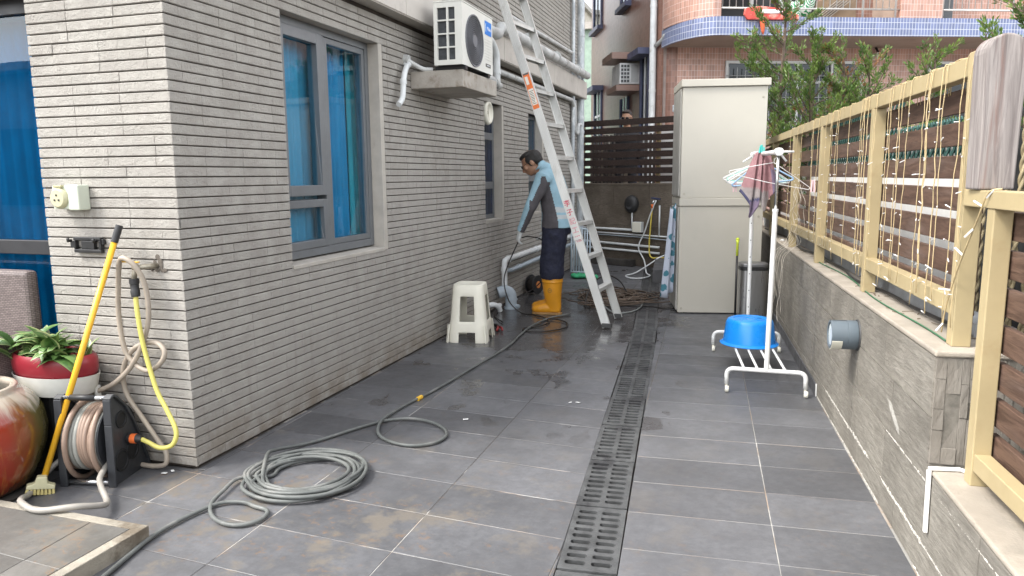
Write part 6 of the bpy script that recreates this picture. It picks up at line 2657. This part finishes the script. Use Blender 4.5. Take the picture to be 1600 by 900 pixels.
us = LFT.sep(uvn)
edge = LFT.rng(LFT.math('ABSOLUTE', LFT.math('SUBTRACT', us[0], .5)), .27, .40)
oi = LFT.node('ShaderNodeObjectInfo').outputs['Random']
cA = LFT.mix(LFT.rng(LFT.noise(18, 4), .35, .65), (.045, .105, .026), (.115, .21, .06))
cB = LFT.mix(oi, (.16, .24, .07), (.38, .42, .19))
LEAFM = LFT.set(Base_Color=LFT.mix(LFT.math('MULTIPLY', edge, LFT.rng(oi, .1, .6)), cA, cB), Roughness=.35)
def leaf_mesh(L, wd, bend, fold):
    n_ = 8
    vs, fs, uv = [], [], []
    for i in range(n_ + 1):
        t_ = i / n_
        w_ = wd * (sin(pi * min(1, t_ ** .8 * 1.0)) ** .85) * (1 if t_ < 1 else 0) + .001
        z = L * t_ * cos(bend * t_)
        y_ = L * t_ * sin(bend * t_)
        for j, sx in enumerate((-1, -.5, 0, .5, 1)):
            vs.append((sx * w_, y_ - abs(sx) * w_ * fold * 0 + (abs(sx) * w_ * -fold), z))
            uv.append(((sx + 1) / 2, t_))
    for i in range(n_):
        for j in range(4):
            fs.append((i * 5 + j, i * 5 + j + 1, i * 5 + 6 + j, i * 5 + 5 + j))
    me = bpy.data.meshes.new('leaf')
    me.from_pydata(vs, [], fs)
    ul = me.uv_layers.new(name='UVMap')
    for lp in me.loops:
        ul.data[lp.index].uv = uv[lp.vertex_index]
    me.materials.append(LEAFM)
    me.polygons.foreach_set('use_smooth', [True] * len(me.polygons))
    return me
lms = [leaf_mesh(.125, .034, .9, .35), leaf_mesh(.11, .037, 1.3, .3), leaf_mesh(.14, .030, .5, .4), leaf_mesh(.10, .032, 1.5, .25), leaf_mesh(.15, .027, .9, .45)]
pln = thing('potted_plant', 'leafy variegated plant spilling over the red and white planter', 'plant', (-.645, -.130, .51))
rr = random.Random(21)
for i in range(92):
    cl = rr.randrange(11)
    cxp = -.17 + .34 * ((cl * .37) % 1) 
    cyp = -.07 + .14 * ((cl * .61) % 1)
    a = rr.uniform(0, 2 * pi)
    o = link('leaf', rr.choice(lms), pln, (-.645 + cxp + rr.gauss(0, .014), -.145 + cyp * .8 + rr.gauss(0, .01), .525 + rr.uniform(-.02, .05)))
    out = Vector((cxp * 2.2 + cos(a) * .6, cyp * 2.5 + sin(a) * .6 - .15, 0))
    o.rotation_euler = (-rr.uniform(-.1, .62) * (1 if rr.random() < .9 else 1.6), rr.uniform(-.25, .25), atan2(-out.x, out.y) + 0)
    sc = rr.uniform(.75, 1.2)
    o.scale = (sc, sc, sc)
# glazed pot
gp = NT('glazed_ceramic')
gx, gy, gz = gp.sep()
ang = gp.math('ARCTAN2', gp.math('ADD', gy, .5), gp.math('ADD', gx, .77))
cc = gp.node('ShaderNodeCombineXYZ')
gp.put(cc.inputs[0], gp.math('MULTIPLY', ang, 2.2))
gp.put(cc.inputs[1], gp.math('MULTIPLY', gz, 1.4))
nz1 = gp.noise(2.6, 6, .65, cc.outputs[0], .4)
nz2 = gp.noise(9, 5, .7, gp.scl(gp.pos(), (1, 1, .35)))
zz = gp.math('ADD', gz, gp.math('MULTIPLY', gp.math('SUBTRACT', nz1, .5), .22))
c1 = gp.mix(gp.rng(gp.math('ADD', ang, gp.math('MULTIPLY', nz2, .5)), .10, .72), (.26, .030, .013), (.11, .095, .032))
c1 = gp.mix(gp.rng(nz2, .58, .82), c1, (.40, .17, .05))
c = gp.mix(gp.rng(zz, .35, .43), c1, (.46, .40, .33))
c = gp.mix(gp.rng(zz, .10, .0), c, (.045, .022, .010))
c = gp.mix(gp.math('MULTIPLY', gp.rng(nz1, .55, .70), gp.rng(zz, .35, .2)), c, (.36, .15, .03))
GLZ = gp.set(Base_Color=c, Roughness=.14)
gp.b.inputs['Coat Weight'].default_value = .3
b = B()
b.lathe([(.0, .0), (.215, .0), (.245, .03), (.285, .12), (.312, .22), (.318, .30), (.305, .38), (.275, .445), (.235, .487), (.218, .497), (.221, .512), (.208, .520), (.192, .512), (.190, .49), (.25, .40), (.25, .36)], 64, Matrix.Translation((-.77, -.50, .012)) @ Matrix.Diagonal((1, 1, .87, 1)))
po = tag(b.obj('ceramic_pot', GLZ, smooth=True), 'large rounded ceramic pot with a red and ochre glaze at the front left', 'pot')
b = B()
b.lathe([(.0, .335), (.252, .34)], 32, Matrix.Translation((-.77, -.50, .012)))
b.obj('water', M('pond_water', (.05, .08, .03), .08), po)
b = B()
b.lathe([(.0, .0), (.27, .0), (.275, .012), (.262, .0118), (.0, .0118)], 40, Matrix.Translation((-.77, -.50, .0)))
tag(b.obj('pot_saucer', M('saucer_dark', (.05, .045, .04), .6)), 'thin dark saucer under the large glazed pot', 'saucer')
# wicker chair
WK = NT('wicker')
vob = WK.obj()
br = WK.node('ShaderNodeTexBrick')
br.offset = .5
mp = WK.node('ShaderNodeMapping')
cmb = WK.node('ShaderNodeCombineXYZ')
sx_ = WK.sep(vob)
WK.put(cmb.inputs[0], WK.math('ADD', sx_[0], sx_[1]))
WK.put(cmb.inputs[1], sx_[2])
WK.l.new(cmb.outputs[0], br.inputs['Vector'])
br.inputs['Scale'].default_value = 1
br.inputs['Brick Width'].default_value = .022
br.inputs['Row Height'].default_value = .0085
br.inputs['Mortar Size'].default_value = .0016
br.inputs['Mortar Smooth'].default_value = .6
WK.put(br.inputs['Color1'], (.13, .102, .096))
WK.put(br.inputs['Color2'], (.20, .160, .150))
WK.put(br.inputs['Mortar'], (.05, .038, .036))
WICK = WK.set(Base_Color=br.outputs['Color'], Roughness=.6, Normal=WK.bump(br.outputs['Fac'], -.8, .006))
wc = thing('wicker_chair', 'brown grey wicker armchair standing before the glass door', 'chair', (-1.1, -.3, 0))
def wpart(nm, lo, hi, bev=.02):
    b = B()
    b.box(lo, hi)
    return b.obj(nm, WICK, wc, bevel=bev, origin=((lo[0] + hi[0]) / 2, (lo[1] + hi[1]) / 2, lo[2]))
wpart('backrest', (-1.45, -.065, .30), (-.845, .0, .905))
wpart('arm', (-.915, -.62, .12), (-.845, -.067, .60))
wpart('arm', (-1.45, -.62, .12), (-1.38, -.067, .60))
wpart('seat', (-1.378, -.62, .18), (-.917, -.067, .40))
for x in (-1.42, -.88):
    for y_ in (-.58, -.032):
        b = B()
        b.box((x - .025, y_ - .025, 0), (x + .025, y_ + .025, .12 if y_ < -.1 else .30))
        b.obj('leg', WICK, wc)

# ------------------------------------------------------------------ clutter round the worker
# hose pile behind the ladder
HB = M('muddy_hose', (.085, .060, .042), .55, var=.35, vs=14, dirt=((.16, .115, .08), 9, .5, .7))
rr = random.Random(9)
pts = []
cx, cy_ = 1.02, 5.15
for i in range(21 * 11):
    t_ = i / 11
    lev = int(t_)
    a = 2 * pi * t_ + lev
    rx = .27 + .34 * noise.noise(Vector((lev * 1.37, 2, 0))) + .07 * sin(a * 2 + lev * 1.7) + .05 * sin(a * 3 + lev)
    ry = .36 + .40 * noise.noise(Vector((lev * 1.13, 7, 0))) + .06 * sin(a * 2 + lev * 2.9)
    pts.append((cx + .14 * noise.noise(Vector((t_ * .6, 0, 3))) * 4 + rx * cos(a) * 1.0, cy_ + .22 * noise.noise(Vector((t_ * .6, 5, 3))) * 3.4 + ry * sin(a), .010 + .005 * min(lev, 12) * (.6 + .4 * noise.noise(Vector((t_, 1, 1)))) + .02 * abs(noise.noise(Vector((t_ * 2, 4, 4))))))
b = B()
b.tube(smooth_path(pts, 4), .0062, 6)
tag(b.obj('tangled_hose', HB, smooth=True), 'muddy brown hose lying in a tangled pile behind the ladder feet', 'hose')
BC = M('black_rubber_hose', (.022, .019, .017), .5, var=.2)
def floor_line(name, label, pts, r, mat, cat='cable'):
    b = B()
    b.tube(smooth_path(pts, 6), r, 7)
    return tag(b.obj(name, mat, smooth=True), label, cat)
floor_line('black_cable', 'thin black jetting hose rising from the floor into the gloved hands', [(.278, 4.22, .72), (.24, 4.20, .64), (.16, 4.18, .45), (.13, 4.16, .30), (.20, 4.10, .12), (.33, 4.06, .02), (.47, 4.03, .010), (.62, 3.90, .010), (.70, 3.72, .010), (.66, 3.52, .010), (.56, 3.42, .010), (.60, 3.30, .010), (.78, 3.34, .010), (.90, 3.52, .010), (.86, 3.74, .010), (.72, 3.86, .016), (.56, 3.84, .014)], .0065, BC, 'hose')
floor_line('black_cable', 'black hose curving from the gloved hand past the boots along the wall', [(.29, 4.25, .73), (.37, 4.22, .745), (.455, 4.38, .70), (.47, 4.5, .55), (.40, 4.7, .30), (.25, 4.75, .14), (.10, 4.60, .06), (-.0 + .06, 4.3, .02), (.12, 3.9, .011), (.30, 3.6, .011)], .0060, BC, 'hose')
floor_line('black_cable', 'black power cable crossing the far drain and curling to the cabinet foot', [(.95, 4.7, .05), (1.15, 4.75, .012), (1.35, 4.80, .010), (1.50, 4.78, .010), (1.66, 4.70, .010), (1.76, 4.80, .010), (1.74, 5.2, .012), (1.66, 5.6, .012), (1.55, 5.8, .012), (1.42, 5.55, .012), (1.30, 5.1, .010), (1.12, 4.85, .03)], .0075, BC)
floor_line('grey_cable', 'grey hose loop on the tiles right of the ladder foot', [(1.02, 4.6, .05), (1.18, 4.35, .012), (1.34, 4.42, .010), (1.40, 4.75, .010), (1.34, 5.15, .010), (1.20, 5.4, .012), (1.06, 5.3, .04)], .0075, GHOSE, 'hose')
floor_line('black_cable', 'arched black hose standing up between the boots and the hose pile', [(.86, 4.55, .012), (.84, 4.75, .10), (.88, 4.95, .22), (.98, 5.1, .27), (1.10, 5.2, .20), (1.18, 5.2, .08)], .0075, BC, 'hose')
# cable reel by the wall
cr2 = thing('cable_reel', 'small black cable reel with an orange core on the floor behind the worker', 'cable reel', (.10, 5.35, .11))
cm_ = Matrix.Translation((.115, 5.3, .112)) @ Matrix.Rotation(radians(70), 4, 'Z') @ Matrix.Rotation(pi / 2, 4, 'X')
for z in (-.055, .045):
    b = B()
    b.lathe([(.0, z), (.108, z), (.110, z + .005), (.108, z + .010), (.0, z + .010)], 28, cm_)
    b.obj('flange', BLACKP, cr2, 40)
b = B()
b.lathe([(.085, -.044), (.092, -.02), (.088, .01), (.093, .03), (.085, .044)], 24, cm_)
b.obj('cable_winding', BC, cr2, True)
b = B()
b.lathe([(.0, -.058), (.04, -.058), (.04, -.0555), (.0, -.0555)], 20, cm_)
b.lathe([(.0, .0555), (.04, .0555), (.04, .060), (.0, .060)], 20, cm_)
b.obj('core', M('core_orange', (.55, .20, .06), .5), cr2, 40)
# folded drying rack against the far wall of the house
fd = thing('folded_drying_rack', 'folded pale grey drying rack standing at the far end behind the ladder', 'drying rack', (.30, 6.9, 0))
FDW = M('rack_blue_grey', (.46, .54, .60), .5, var=.08)
for i in range(8):
    b = B()
    x = .16 + i * .036
    b.tube([(x, 6.95 + .012 * (i % 2), .04), (x - .01, 7.02 + .012 * (i % 2), .70 - .012 * i)], .010, 7)
    b.obj('slat', FDW, fd, True)
b = B()
b.tube([(.15, 6.945, .05), (.43, 6.945, .05)], .012, 7)
b.obj('rail', FDW, fd, True)
b = B()
b.tube([(.13, 7.02, .66), (.42, 7.02, .60)], .012, 7)
b.obj('rail', FDW, fd, True)
for x in (.19, .33):
    b = B()
    b.tube([(x, 6.95, .0), (x, 6.95, .045)], .014, 7)
    b.obj('foot', M('tan_rubber', (.35, .22, .12), .7) if 'tan_rubber' not in bpy.data.materials else bpy.data.materials['tan_rubber'], fd, True)
b = B()
for k in range(26):
    b.ball((.36 + R.gauss(0, .10), 6.70 + R.gauss(0, .06), .022 + .02 * R.random()), (R.uniform(.03, .07), R.uniform(.03, .06), R.uniform(.015, .035)), 8, 6)
o = fuse(b, 'green_cloth', M('green_cloth', (.04, .36, .16), .7, var=.2, vs=20, bump=.5, bs=60), .009, 2)
tag(o, 'crumpled bright green cloth on the floor by the folded drying rack', 'cloth')
# hand tool on the tiles
ht = thing('hand_tool', 'red and black hand tool lying on the wet tiles beside the stool', 'tool', (.36, 3.33, 0))
b = B()
b.tube([(.27, 3.44, .018), (.31, 3.40, .020), (.335, 3.375, .020)], [.014, .017, .012], 8)
b.obj('head', BLACKP, ht, True)
for p, q in (((.335, 3.375, .02), (.415, 3.24, .018)), ((.325, 3.37, .02), (.37, 3.22, .018))):
    b = B()
    b.tube([p, Vector(p).lerp(Vector(q), .5) + Vector((.008, .004, .004)), q], [.009, .012, .010], 8)
    b.obj('handle', M('tool_red', (.22, .02, .02), .45) if 'tool_red' not in bpy.data.materials else bpy.data.materials['tool_red'], ht, True)
# scraps
b = B()
for x, y_ in ((1.42, 1.45), (1.46, 1.47), (.93, .99), (-.10, -.05), (-.12, -.09)):
    b.bar((x, y_, .004), (x + R.uniform(.012, .03), y_ + R.uniform(-.02, .02), .008), .012, .003)
b.obj('paper_scrap', M('scrap_white', (.7, .7, .68), .8), patio, kind='stuff')

# ------------------------------------------------------------------ people
SKIN = M('skin', (.34, .185, .115), .5, var=.08, vs=20)
HAIR = M('black_hair', (.012, .010, .009), .55, var=.3, vs=60, bump=.5, bs=180)
SHIRT_B = M('light_blue_knit', (.30, .47, .56), .85, var=.07, vs=12, bump=.25, bs=90)
SHIRT_G = M('charcoal_knit', (.085, .078, .085), .85, var=.12, vs=12, bump=.25, bs=90)
SHIRT_W = M('pale_knit', (.50, .53, .54), .85, var=.07, vs=12)
TROU = M('navy_trousers', (.012, .014, .032), .8, var=.25, vs=12, bump=.5, bs=30)
BOOT = M('yellow_rubber', (.66, .285, .018), .35, var=.08, vs=6, dirt=((.34, .16, .03), 6, .58, .8))
SOLE = M('boot_sole', (.30, .17, .06), .7)
GLOVE = M('work_glove', (.60, .62, .62), .9, var=.1, vs=30, bump=.4, bs=200)

def head_shell(b, M4, bald=True):
    """skull, jaw, nose, ears and neck stub in local axes: face towards -x, z up, origin at the head's centre"""
    def ball(c, r):
        b.ball(M4 @ Vector(c), r, 18, 12, mat=M4.to_3x3().to_4x4())
    ball((.012, 0, .028), (.098, .077, .092))
    ball((-.022, 0, -.025), (.070, .064, .085))
    ball((-.045, 0, -.082), (.036, .040, .028))          # chin
    ball((-.075, 0, .020), (.016, .045, .016))           # brow
    b.tube([M4 @ Vector(p) for p in ((-.086, 0, .012), (-.104, 0, -.018), (-.110, 0, -.034), (-.088, 0, -.044))], [.008, .011, .0145, .008], 8)
    ball((-.084, 0, -.058), (.014, .026, .007))          # upper lip
    ball((-.081, 0, -.070), (.013, .022, .007))          # lower lip
    for s_ in (-1, 1):
        ball((-.068, s_ * .046, -.018), (.020, .020, .024))   # cheek
        ball((.012, s_ * .080, -.008), (.020, .009, .031))    # ear
        ball((-.082, s_ * .030, .006), (.010, .014, .009))    # eye
        ball((-.072, s_ * .012 * 1.3, -.038), (.026, .010, .010))

def hand_shell(b, wrist, dirv, palm_n, thumb_side, curl=.5, size=1.):
    """palm with four unequal curled fingers and a thumb; dirv towards the fingertips, palm_n out of the palm"""
    d = Vector(dirv).normalized()
    n_ = Vector(palm_n)
    n_ = (n_ - d * n_.dot(d)).normalized()
    s_ = d.cross(n_) * thumb_side
    w = Vector(wrist)
    q = size
    b.loft([w - d * .02 * q, w + d * .02 * q, w + d * .055 * q, w + d * .085 * q, w + d * .098 * q], [(.027 * q, .021 * q), (.034 * q, .021 * q), (.042 * q, .019 * q), (.041 * q, .016 * q), (.030 * q, .010 * q)], side=s_, n=12)
    for i, (off, L) in enumerate(((.030, .066), (.010, .074), (-.010, .069), (-.029, .054))):
        p = w + d * .080 * q + s_ * off * q
        seg, dd = L * q / 3, d.copy()
        pts = [p]
        c = curl * (1 + .12 * i)
        for k in range(3):
            a = c * (.7 + .35 * k)
            dd = (dd * cos(a) + n_ * sin(a)).normalized()
            n2 = (n_ * cos(a) - d * sin(a))
            pts.append(pts[-1] + dd * seg * (1.25 if k == 0 else .95))
        b.tube(pts, [.0105 * q, .0100 * q, .0092 * q, .0078 * q], 8)
    p = w + d * .028 * q + s_ * .030 * q
    b.tube([p, p + (s_ * .75 + d * .55 + n_ * .35).normalized() * .034 * q, p + (s_ * .75 + d * .55 + n_ * .35).normalized() * .034 * q + (d * .8 + n_ * .55 + s_ * .1).normalized() * .032 * q], [.0135 * q, .0120 * q, .009 * q], 8)

# the worker -----------------------------------------------------------
wk = thing('person', 'man in light blue and charcoal top and yellow rubber boots bending over a hose', 'person', (.62, 4.25, 0))
HM = Matrix.Translation((.392, 4.245, 1.452)) @ Matrix.Rotation(radians(8), 4, 'Z') @ Matrix.Rotation(radians(-32), 4, 'Y')
LSH, LEL, LWR = Vector((.565, 4.055, 1.300)), Vector((.445, 4.030, 1.045)), Vector((.330, 4.085, .815))
RSH, REL, RWR = Vector((.585, 4.435, 1.300)), Vector((.545, 4.480, 1.035)), Vector((.475, 4.430, .825))
b = B()
head_shell(b, HM)
b.loft([(.420, 4.248, 1.400), (.470, 4.25, 1.385), (.535, 4.25, 1.345), (.585, 4.25, 1.28)], [(.052, .052), (.056, .056), (.064, .068), (.09, .09)], n=16)
b.loft([(.575, 4.25, 1.32), (.605, 4.25, 1.20), (.635, 4.25, 1.0), (.64, 4.25, .86)], [(.15, .09), (.16, .105), (.135, .10), (.15, .11)], n=16)
for A_, E_, W_ in ((LSH, LEL, LWR), (RSH, REL, RWR)):
    b.loft([A_ + Vector((.02, (4.25 - A_.y) * .4, 0)), A_, A_.lerp(E_, .5), E_, E_.lerp(W_, .5), W_], [(.05, .05), (.052, .052), (.045, .047), (.038, .038), (.034, .034), (.027, .027)], n=12)
for yk, dx in ((4.165, 0), (4.335, -.045)):
    b.loft([(.635 + dx, yk, .88), (.63 + dx, yk, .66), (.615 + dx, yk, .48), (.625 + dx, yk, .30), (.628 + dx, yk, .06), (.625 + dx, yk, .03)], [(.075, .085), (.068, .072), (.052, .056), (.05, .056), (.036, .04), (.03, .03)], n=12)
def body_mat(c, n_):
    return 0
fuse(b, 'body', [SKIN], .0072, 3, wk)
# hair: a horseshoe round a bald crown
b = B()
for c, r in (((.045, 0, .030), (.080, .081, .078)), ((.060, 0, -.010), (.058, .072, .050)), ((.018, .052, .030), (.062, .033, .052)), ((.018, -.052, .030), (.062, .033, .052)), ((-.002, .0, .085), (.082, .070, .034)), ((-.045, .0, .080), (.032, .058, .022)), ((-.004, .070, -.004), (.016, .010, .030)), ((-.004, -.070, -.004), (.016, .010, .030))):
    b.ball(HM @ Vector(c), r, 16, 10, mat=HM.to_3x3().to_4x4())
fuse(b, 'hair', [HAIR], .005, 1, wk)
b = B()
for s_ in (-1, 1):
    cpt = Vector((-.100, s_ * .031, .004))
    b.tube([HM @ (cpt + Vector((.004 * abs(sin(a)), .021 * cos(a), .017 * sin(a)))) for a in [2 * pi * i / 18 for i in range(18)]], .0028, 5, closed=True)
    b.tube([HM @ Vector((-.098, s_ * .052, .008)), HM @ Vector((-.05, s_ * .080, .012)), HM @ Vector((.012, s_ * .088, .012))], .0026, 5)
b.tube([HM @ Vector((-.103, -.010, .008)), HM @ Vector((-.108, 0, .010)), HM @ Vector((-.103, .010, .008))], .0026, 5)
b.obj('glasses', BLACKP, wk, True)
# top
b = B()
b.loft([(.652, 4.25, .835), (.650, 4.25, .90), (.640, 4.25, .99), (.622, 4.25, 1.10), (.602, 4.25, 1.20), (.582, 4.25, 1.285), (.556, 4.25, 1.345), (.525, 4.25, 1.385), (.497, 4.25, 1.405)],
       [(.186, .156), (.186, .154), (.176, .142), (.178, .138), (.190, .138), (.196, .124), (.150, .100), (.090, .080), (.070, .068)], n=24)
for A_, E_, W_ in ((LSH, LEL, LWR), (RSH, REL, RWR)):
    inn = A_ + Vector((.01, (4.25 - A_.y) * .45, .015))
    b.loft([inn, A_ + Vector((0, 0, .008)), A_.lerp(E_, .35), A_.lerp(E_, .7), E_, E_.lerp(W_, .4), E_.lerp(W_, .85), W_ + (W_ - E_).normalized() * .006],
           [(.085, .088), (.076, .086), (.066, .072), (.060, .062), (.056, .058), (.050, .050), (.041, .041), (.040, .040)], n=16)
def shirt_mat(c, n_):
    x, y_, z = c
    onarm = False
    for A_, E_, W_ in ((LSH, LEL, LWR), (RSH, REL, RWR)):
        ax = None
        for p, q in ((A_, E_), (E_, W_)):
            t_ = max(0, min(1, (c - p).dot(q - p) / (q - p).length_squared))
            pt = p.lerp(q, t_)
            if ((c - pt).length < .078 and z < 1.27 and abs(y_ - 4.25) > .145) or (z < .84 and (c - pt).length < .07):
                ax = pt
                d = (q - p).normalized()
        if ax is not None:
            back = Vector((1, 0, 0))
            if (c - ax).dot(back) > .004:
                return 1
            return 0
    if abs(y_ - 4.25) > .10:
        # charcoal side panel narrowing up to the shoulder seam
        lim = .60 + .10 * max(0, min(1, (1.32 - z) / .42))
        lo = .555 - .10 * max(0, min(1, (1.30 - z) / .35))
        if lo < x < lim and z < 1.325:
            return 1
        if x >= lim and (.985 < z < 1.035 or .925 < z < .965):
            return 2
    if x > .70 and (.985 < z < 1.035 or .925 < z < .965):
        return 2
    return 0
sh = fuse(b, 'top', [SHIRT_B, SHIRT_G, SHIRT_W], .0075, 4, wk, shirt_mat)
tx = bpy.data.textures.new('cloth_folds', 'CLOUDS')
tx.noise_scale = .09
md = sh.modifiers.new('folds', 'DISPLACE')
md.texture = tx
md.strength = .012
md.texture_coords = 'GLOBAL'
b = B()
b.loft([(.492, 4.25, 1.398), (.488, 4.25, 1.412), (.478, 4.25, 1.425), (.472, 4.25, 1.424)], [(.078, .074), (.074, .070), (.066, .062), (.056, .054)], n=20)
b.obj('collar', SHIRT_B, wk, True)
# trousers
b = B()
b.loft([(.652, 4.25, .905), (.650, 4.25, .86), (.645, 4.25, .79)], [(.168, .132), (.172, .138), (.172, .135)], n=20)
for yk, dx in ((4.163, 0), (4.338, -.045)):
    b.loft([(.645 + dx * .5, 4.25 + (yk - 4.25) * .8, .86), (.640 + dx, yk, .76), (.628 + dx, yk, .62), (.614 + dx, yk, .50), (.614 + dx, yk, .42), (.620 + dx, yk, .375), (.621 + dx, yk, .345)],
           [(.098, .128), (.100, .124), (.096, .118), (.098, .118), (.102, .120), (.102, .116), (.092, .104)], n=20)
tr = fuse(b, 'trousers', [TROU], .0085, 4, wk)
tx2 = bpy.data.textures.new('trouser_folds', 'CLOUDS')
tx2.noise_scale = .07
md = tr.modifiers.new('folds', 'DISPLACE')
md.texture = tx2
md.strength = .014
md.texture_coords = 'GLOBAL'
# boots
for yk, dx in ((4.163, 0), (4.338, -.050)):
    b = B()
    b.loft([(.620 + dx, yk, .360), (.620 + dx, yk, .30), (.622 + dx, yk, .20), (.630 + dx, yk, .12), (.640 + dx, yk, .06), (.642 + dx, yk, .028)], [(.088, .100), (.087, .099), (.078, .088), (.060, .078), (.050, .070), (.046, .062)], n=20)
    b.loft([(.700 + dx, yk, .052), (.640 + dx, yk, .060), (.560 + dx, yk - .004, .062), (.490 + dx, yk - .008, .052), (.445 + dx, yk - .010, .046), (.420 + dx, yk - .010, .042)], [(.034, .040), (.044, .052), (.046, .056), (.050, .046), (.044, .038), (.022, .020)], n=16)
    for z in (.345, .322):
        b.tube([(.620 + dx + .102 * cos(a), yk + .090 * sin(a), z) for a in [2 * pi * i / 24 for i in range(24)]], .006, 6, closed=True)
    bo = fuse(b, 'boot', [BOOT], .006, 2, wk)
    b = B()
    b.prism([(.415 + dx, yk - .010), (.430 + dx, yk - .045), (.50 + dx, yk - .060), (.58 + dx, yk - .046), (.68 + dx, yk - .046), (.715 + dx, yk - .02), (.715 + dx, yk + .02), (.68 + dx, yk + .046), (.58 + dx, yk + .04), (.50 + dx, yk + .040), (.43 + dx, yk + .026)], .0, .022)
    b.obj('sole', SOLE, bo, bevel=.004)
    b = B()
    b.tube([(.617 + dx + .017 * cos(a), yk - .0885 - .0005, .245 + .020 * sin(a)) for a in [2 * pi * i / 16 for i in range(16)]], .0022, 5, closed=True)
    b.tube([(.607 + dx, yk - .089, .245), (.627 + dx, yk - .089, .245)], .002, 5)
    b.obj('emblem', M('boot_print', (.20, .14, .05), .6) if 'boot_print' not in bpy.data.materials else bpy.data.materials['boot_print'], bo)
# gloves, fingers closed on the hose
b = B()
hand_shell(b, LWR + Vector((-.004, .002, -.012)), (-.42, .22, -1), (.75, .5, -.1), -1, .62)
b.loft([LWR.lerp(LEL, .16), LWR, LWR + Vector((-.006, .003, -.02))], [(.039, .039), (.037, .035), (.032, .028)], n=12)
fuse(b, 'glove', [GLOVE], .0042, 1, wk)
b = B()
hand_shell(b, RWR + Vector((-.002, -.002, -.012)), (-.22, -.14, -1), (-.8, -.2, .0), -1, .62)
b.loft([RWR.lerp(REL, .16), RWR, RWR + Vector((-.004, -.003, -.02))], [(.039, .039), (.037, .035), (.032, .028)], n=12)
fuse(b, 'glove', [GLOVE], .0042, 1, wk)

# the man beyond the end fence ----------------------------------------
p2 = thing('person', 'man in dark sunglasses peering over the dark slat fence', 'person', (.56, 8.98, .62))
px_, py_ = .565, 8.98
H2 = Matrix.Translation((px_, py_, 2.195)) @ Matrix.Rotation(radians(82), 4, 'Z') @ Matrix.Rotation(radians(-5), 4, 'Y')
b = B()
head_shell(b, H2)
b.loft([(px_, py_ + .01, 2.12), (px_, py_ + .02, 2.06), (px_, py_ + .02, 2.0)], [(.055, .055), (.058, .058), (.08, .07)], side=(1, 0, 0), n=14)
b.loft([(px_, py_ + .02, 2.02), (px_, py_ + .02, 1.90), (px_, py_ + .02, 1.62), (px_, py_ + .02, 1.46)], [(.12, .07), (.19, .11), (.15, .10), (.16, .11)], side=(1, 0, 0), n=16)
for s_ in (-1, 1):
    b.loft([(px_ + s_ * .15, py_ + .02, 1.95), (px_ + s_ * .22, py_ + .03, 1.72), (px_ + s_ * .23, py_ - .03, 1.48)], [(.05, .05), (.042, .042), (.03, .03)], side=(1, 0, 0), n=10)
    b.loft([(px_ + s_ * .085, py_ + .02, 1.50), (px_ + s_ * .09, py_ + .02, 1.10), (px_ + s_ * .09, py_ + .03, .68)], [(.08, .085), (.058, .06), (.038, .04)], side=(1, 0, 0), n=12)
fuse(b, 'body', [SKIN], .009, 2, p2)
b = B()
b.loft([(px_, py_ + .02, 2.04), (px_, py_ + .02, 1.97), (px_, py_ + .02, 1.88), (px_, py_ + .02, 1.62), (px_, py_ + .02, 1.40)], [(.075, .065), (.17, .095), (.205, .125), (.175, .118), (.18, .125)], side=(1, 0, 0), n=18)
for s_ in (-1, 1):
    b.loft([(px_ + s_ * .14, py_ + .02, 1.95), (px_ + s_ * .225, py_ + .03, 1.74), (px_ + s_ * .235, py_ - .02, 1.52)], [(.065, .065), (.055, .055), (.045, .045)], side=(1, 0, 0), n=12)
fuse(b, 'jacket', [M('black_jacket', (.018, .016, .018), .8)], .012, 3, p2)
b = B()
for s_ in (-1, 1):
    b.loft([(px_ + s_ * .06, py_ + .02, 1.46), (px_ + s_ * .095, py_ + .02, 1.10), (px_ + s_ * .095, py_ + .03, .64)], [(.10, .11), (.08, .085), (.065, .07)], side=(1, 0, 0), n=12)
    b.loft([(px_ + s_ * .095, py_ + .07, .66), (px_ + s_ * .10, py_ - .03, .66), (px_ + s_ * .10, py_ - .15, .65)], [(.045, .04), (.05, .045), (.035, .03)], side=(1, 0, 0), n=10)
fuse(b, 'trousers', [M('dark_trousers', (.02, .02, .026), .8)], .012, 3, p2)
b = B()
for c, r in (((.022, 0, .058), (.092, .082, .078)), ((.055, 0, .01), (.060, .078, .065)), ((-.040, 0, .098), (.050, .062, .028))):
    b.ball(H2 @ Vector(c), r, 14, 10, mat=H2.to_3x3().to_4x4())
fuse(b, 'hair', [M('brown_black_hair', (.022, .014, .011), .55, bump=.5, bs=160)], .006, 1, p2)
b = B()
for s_ in (-1, 1):
    b.ball(H2 @ Vector((-.093, s_ * .033, .004)), (.008, .029, .020), 12, 8, mat=H2.to_3x3().to_4x4())
    b.tube([H2 @ Vector((-.090, s_ * .058, .010)), H2 @ Vector((.012, s_ * .090, .012))], .0035, 5)
b.tube([H2 @ Vector((-.099, -.02, .010)), H2 @ Vector((-.099, .02, .010))], .0035, 5)
b.obj('sunglasses', M('sunglass_black', (.006, .006, .007), .15), p2, True)
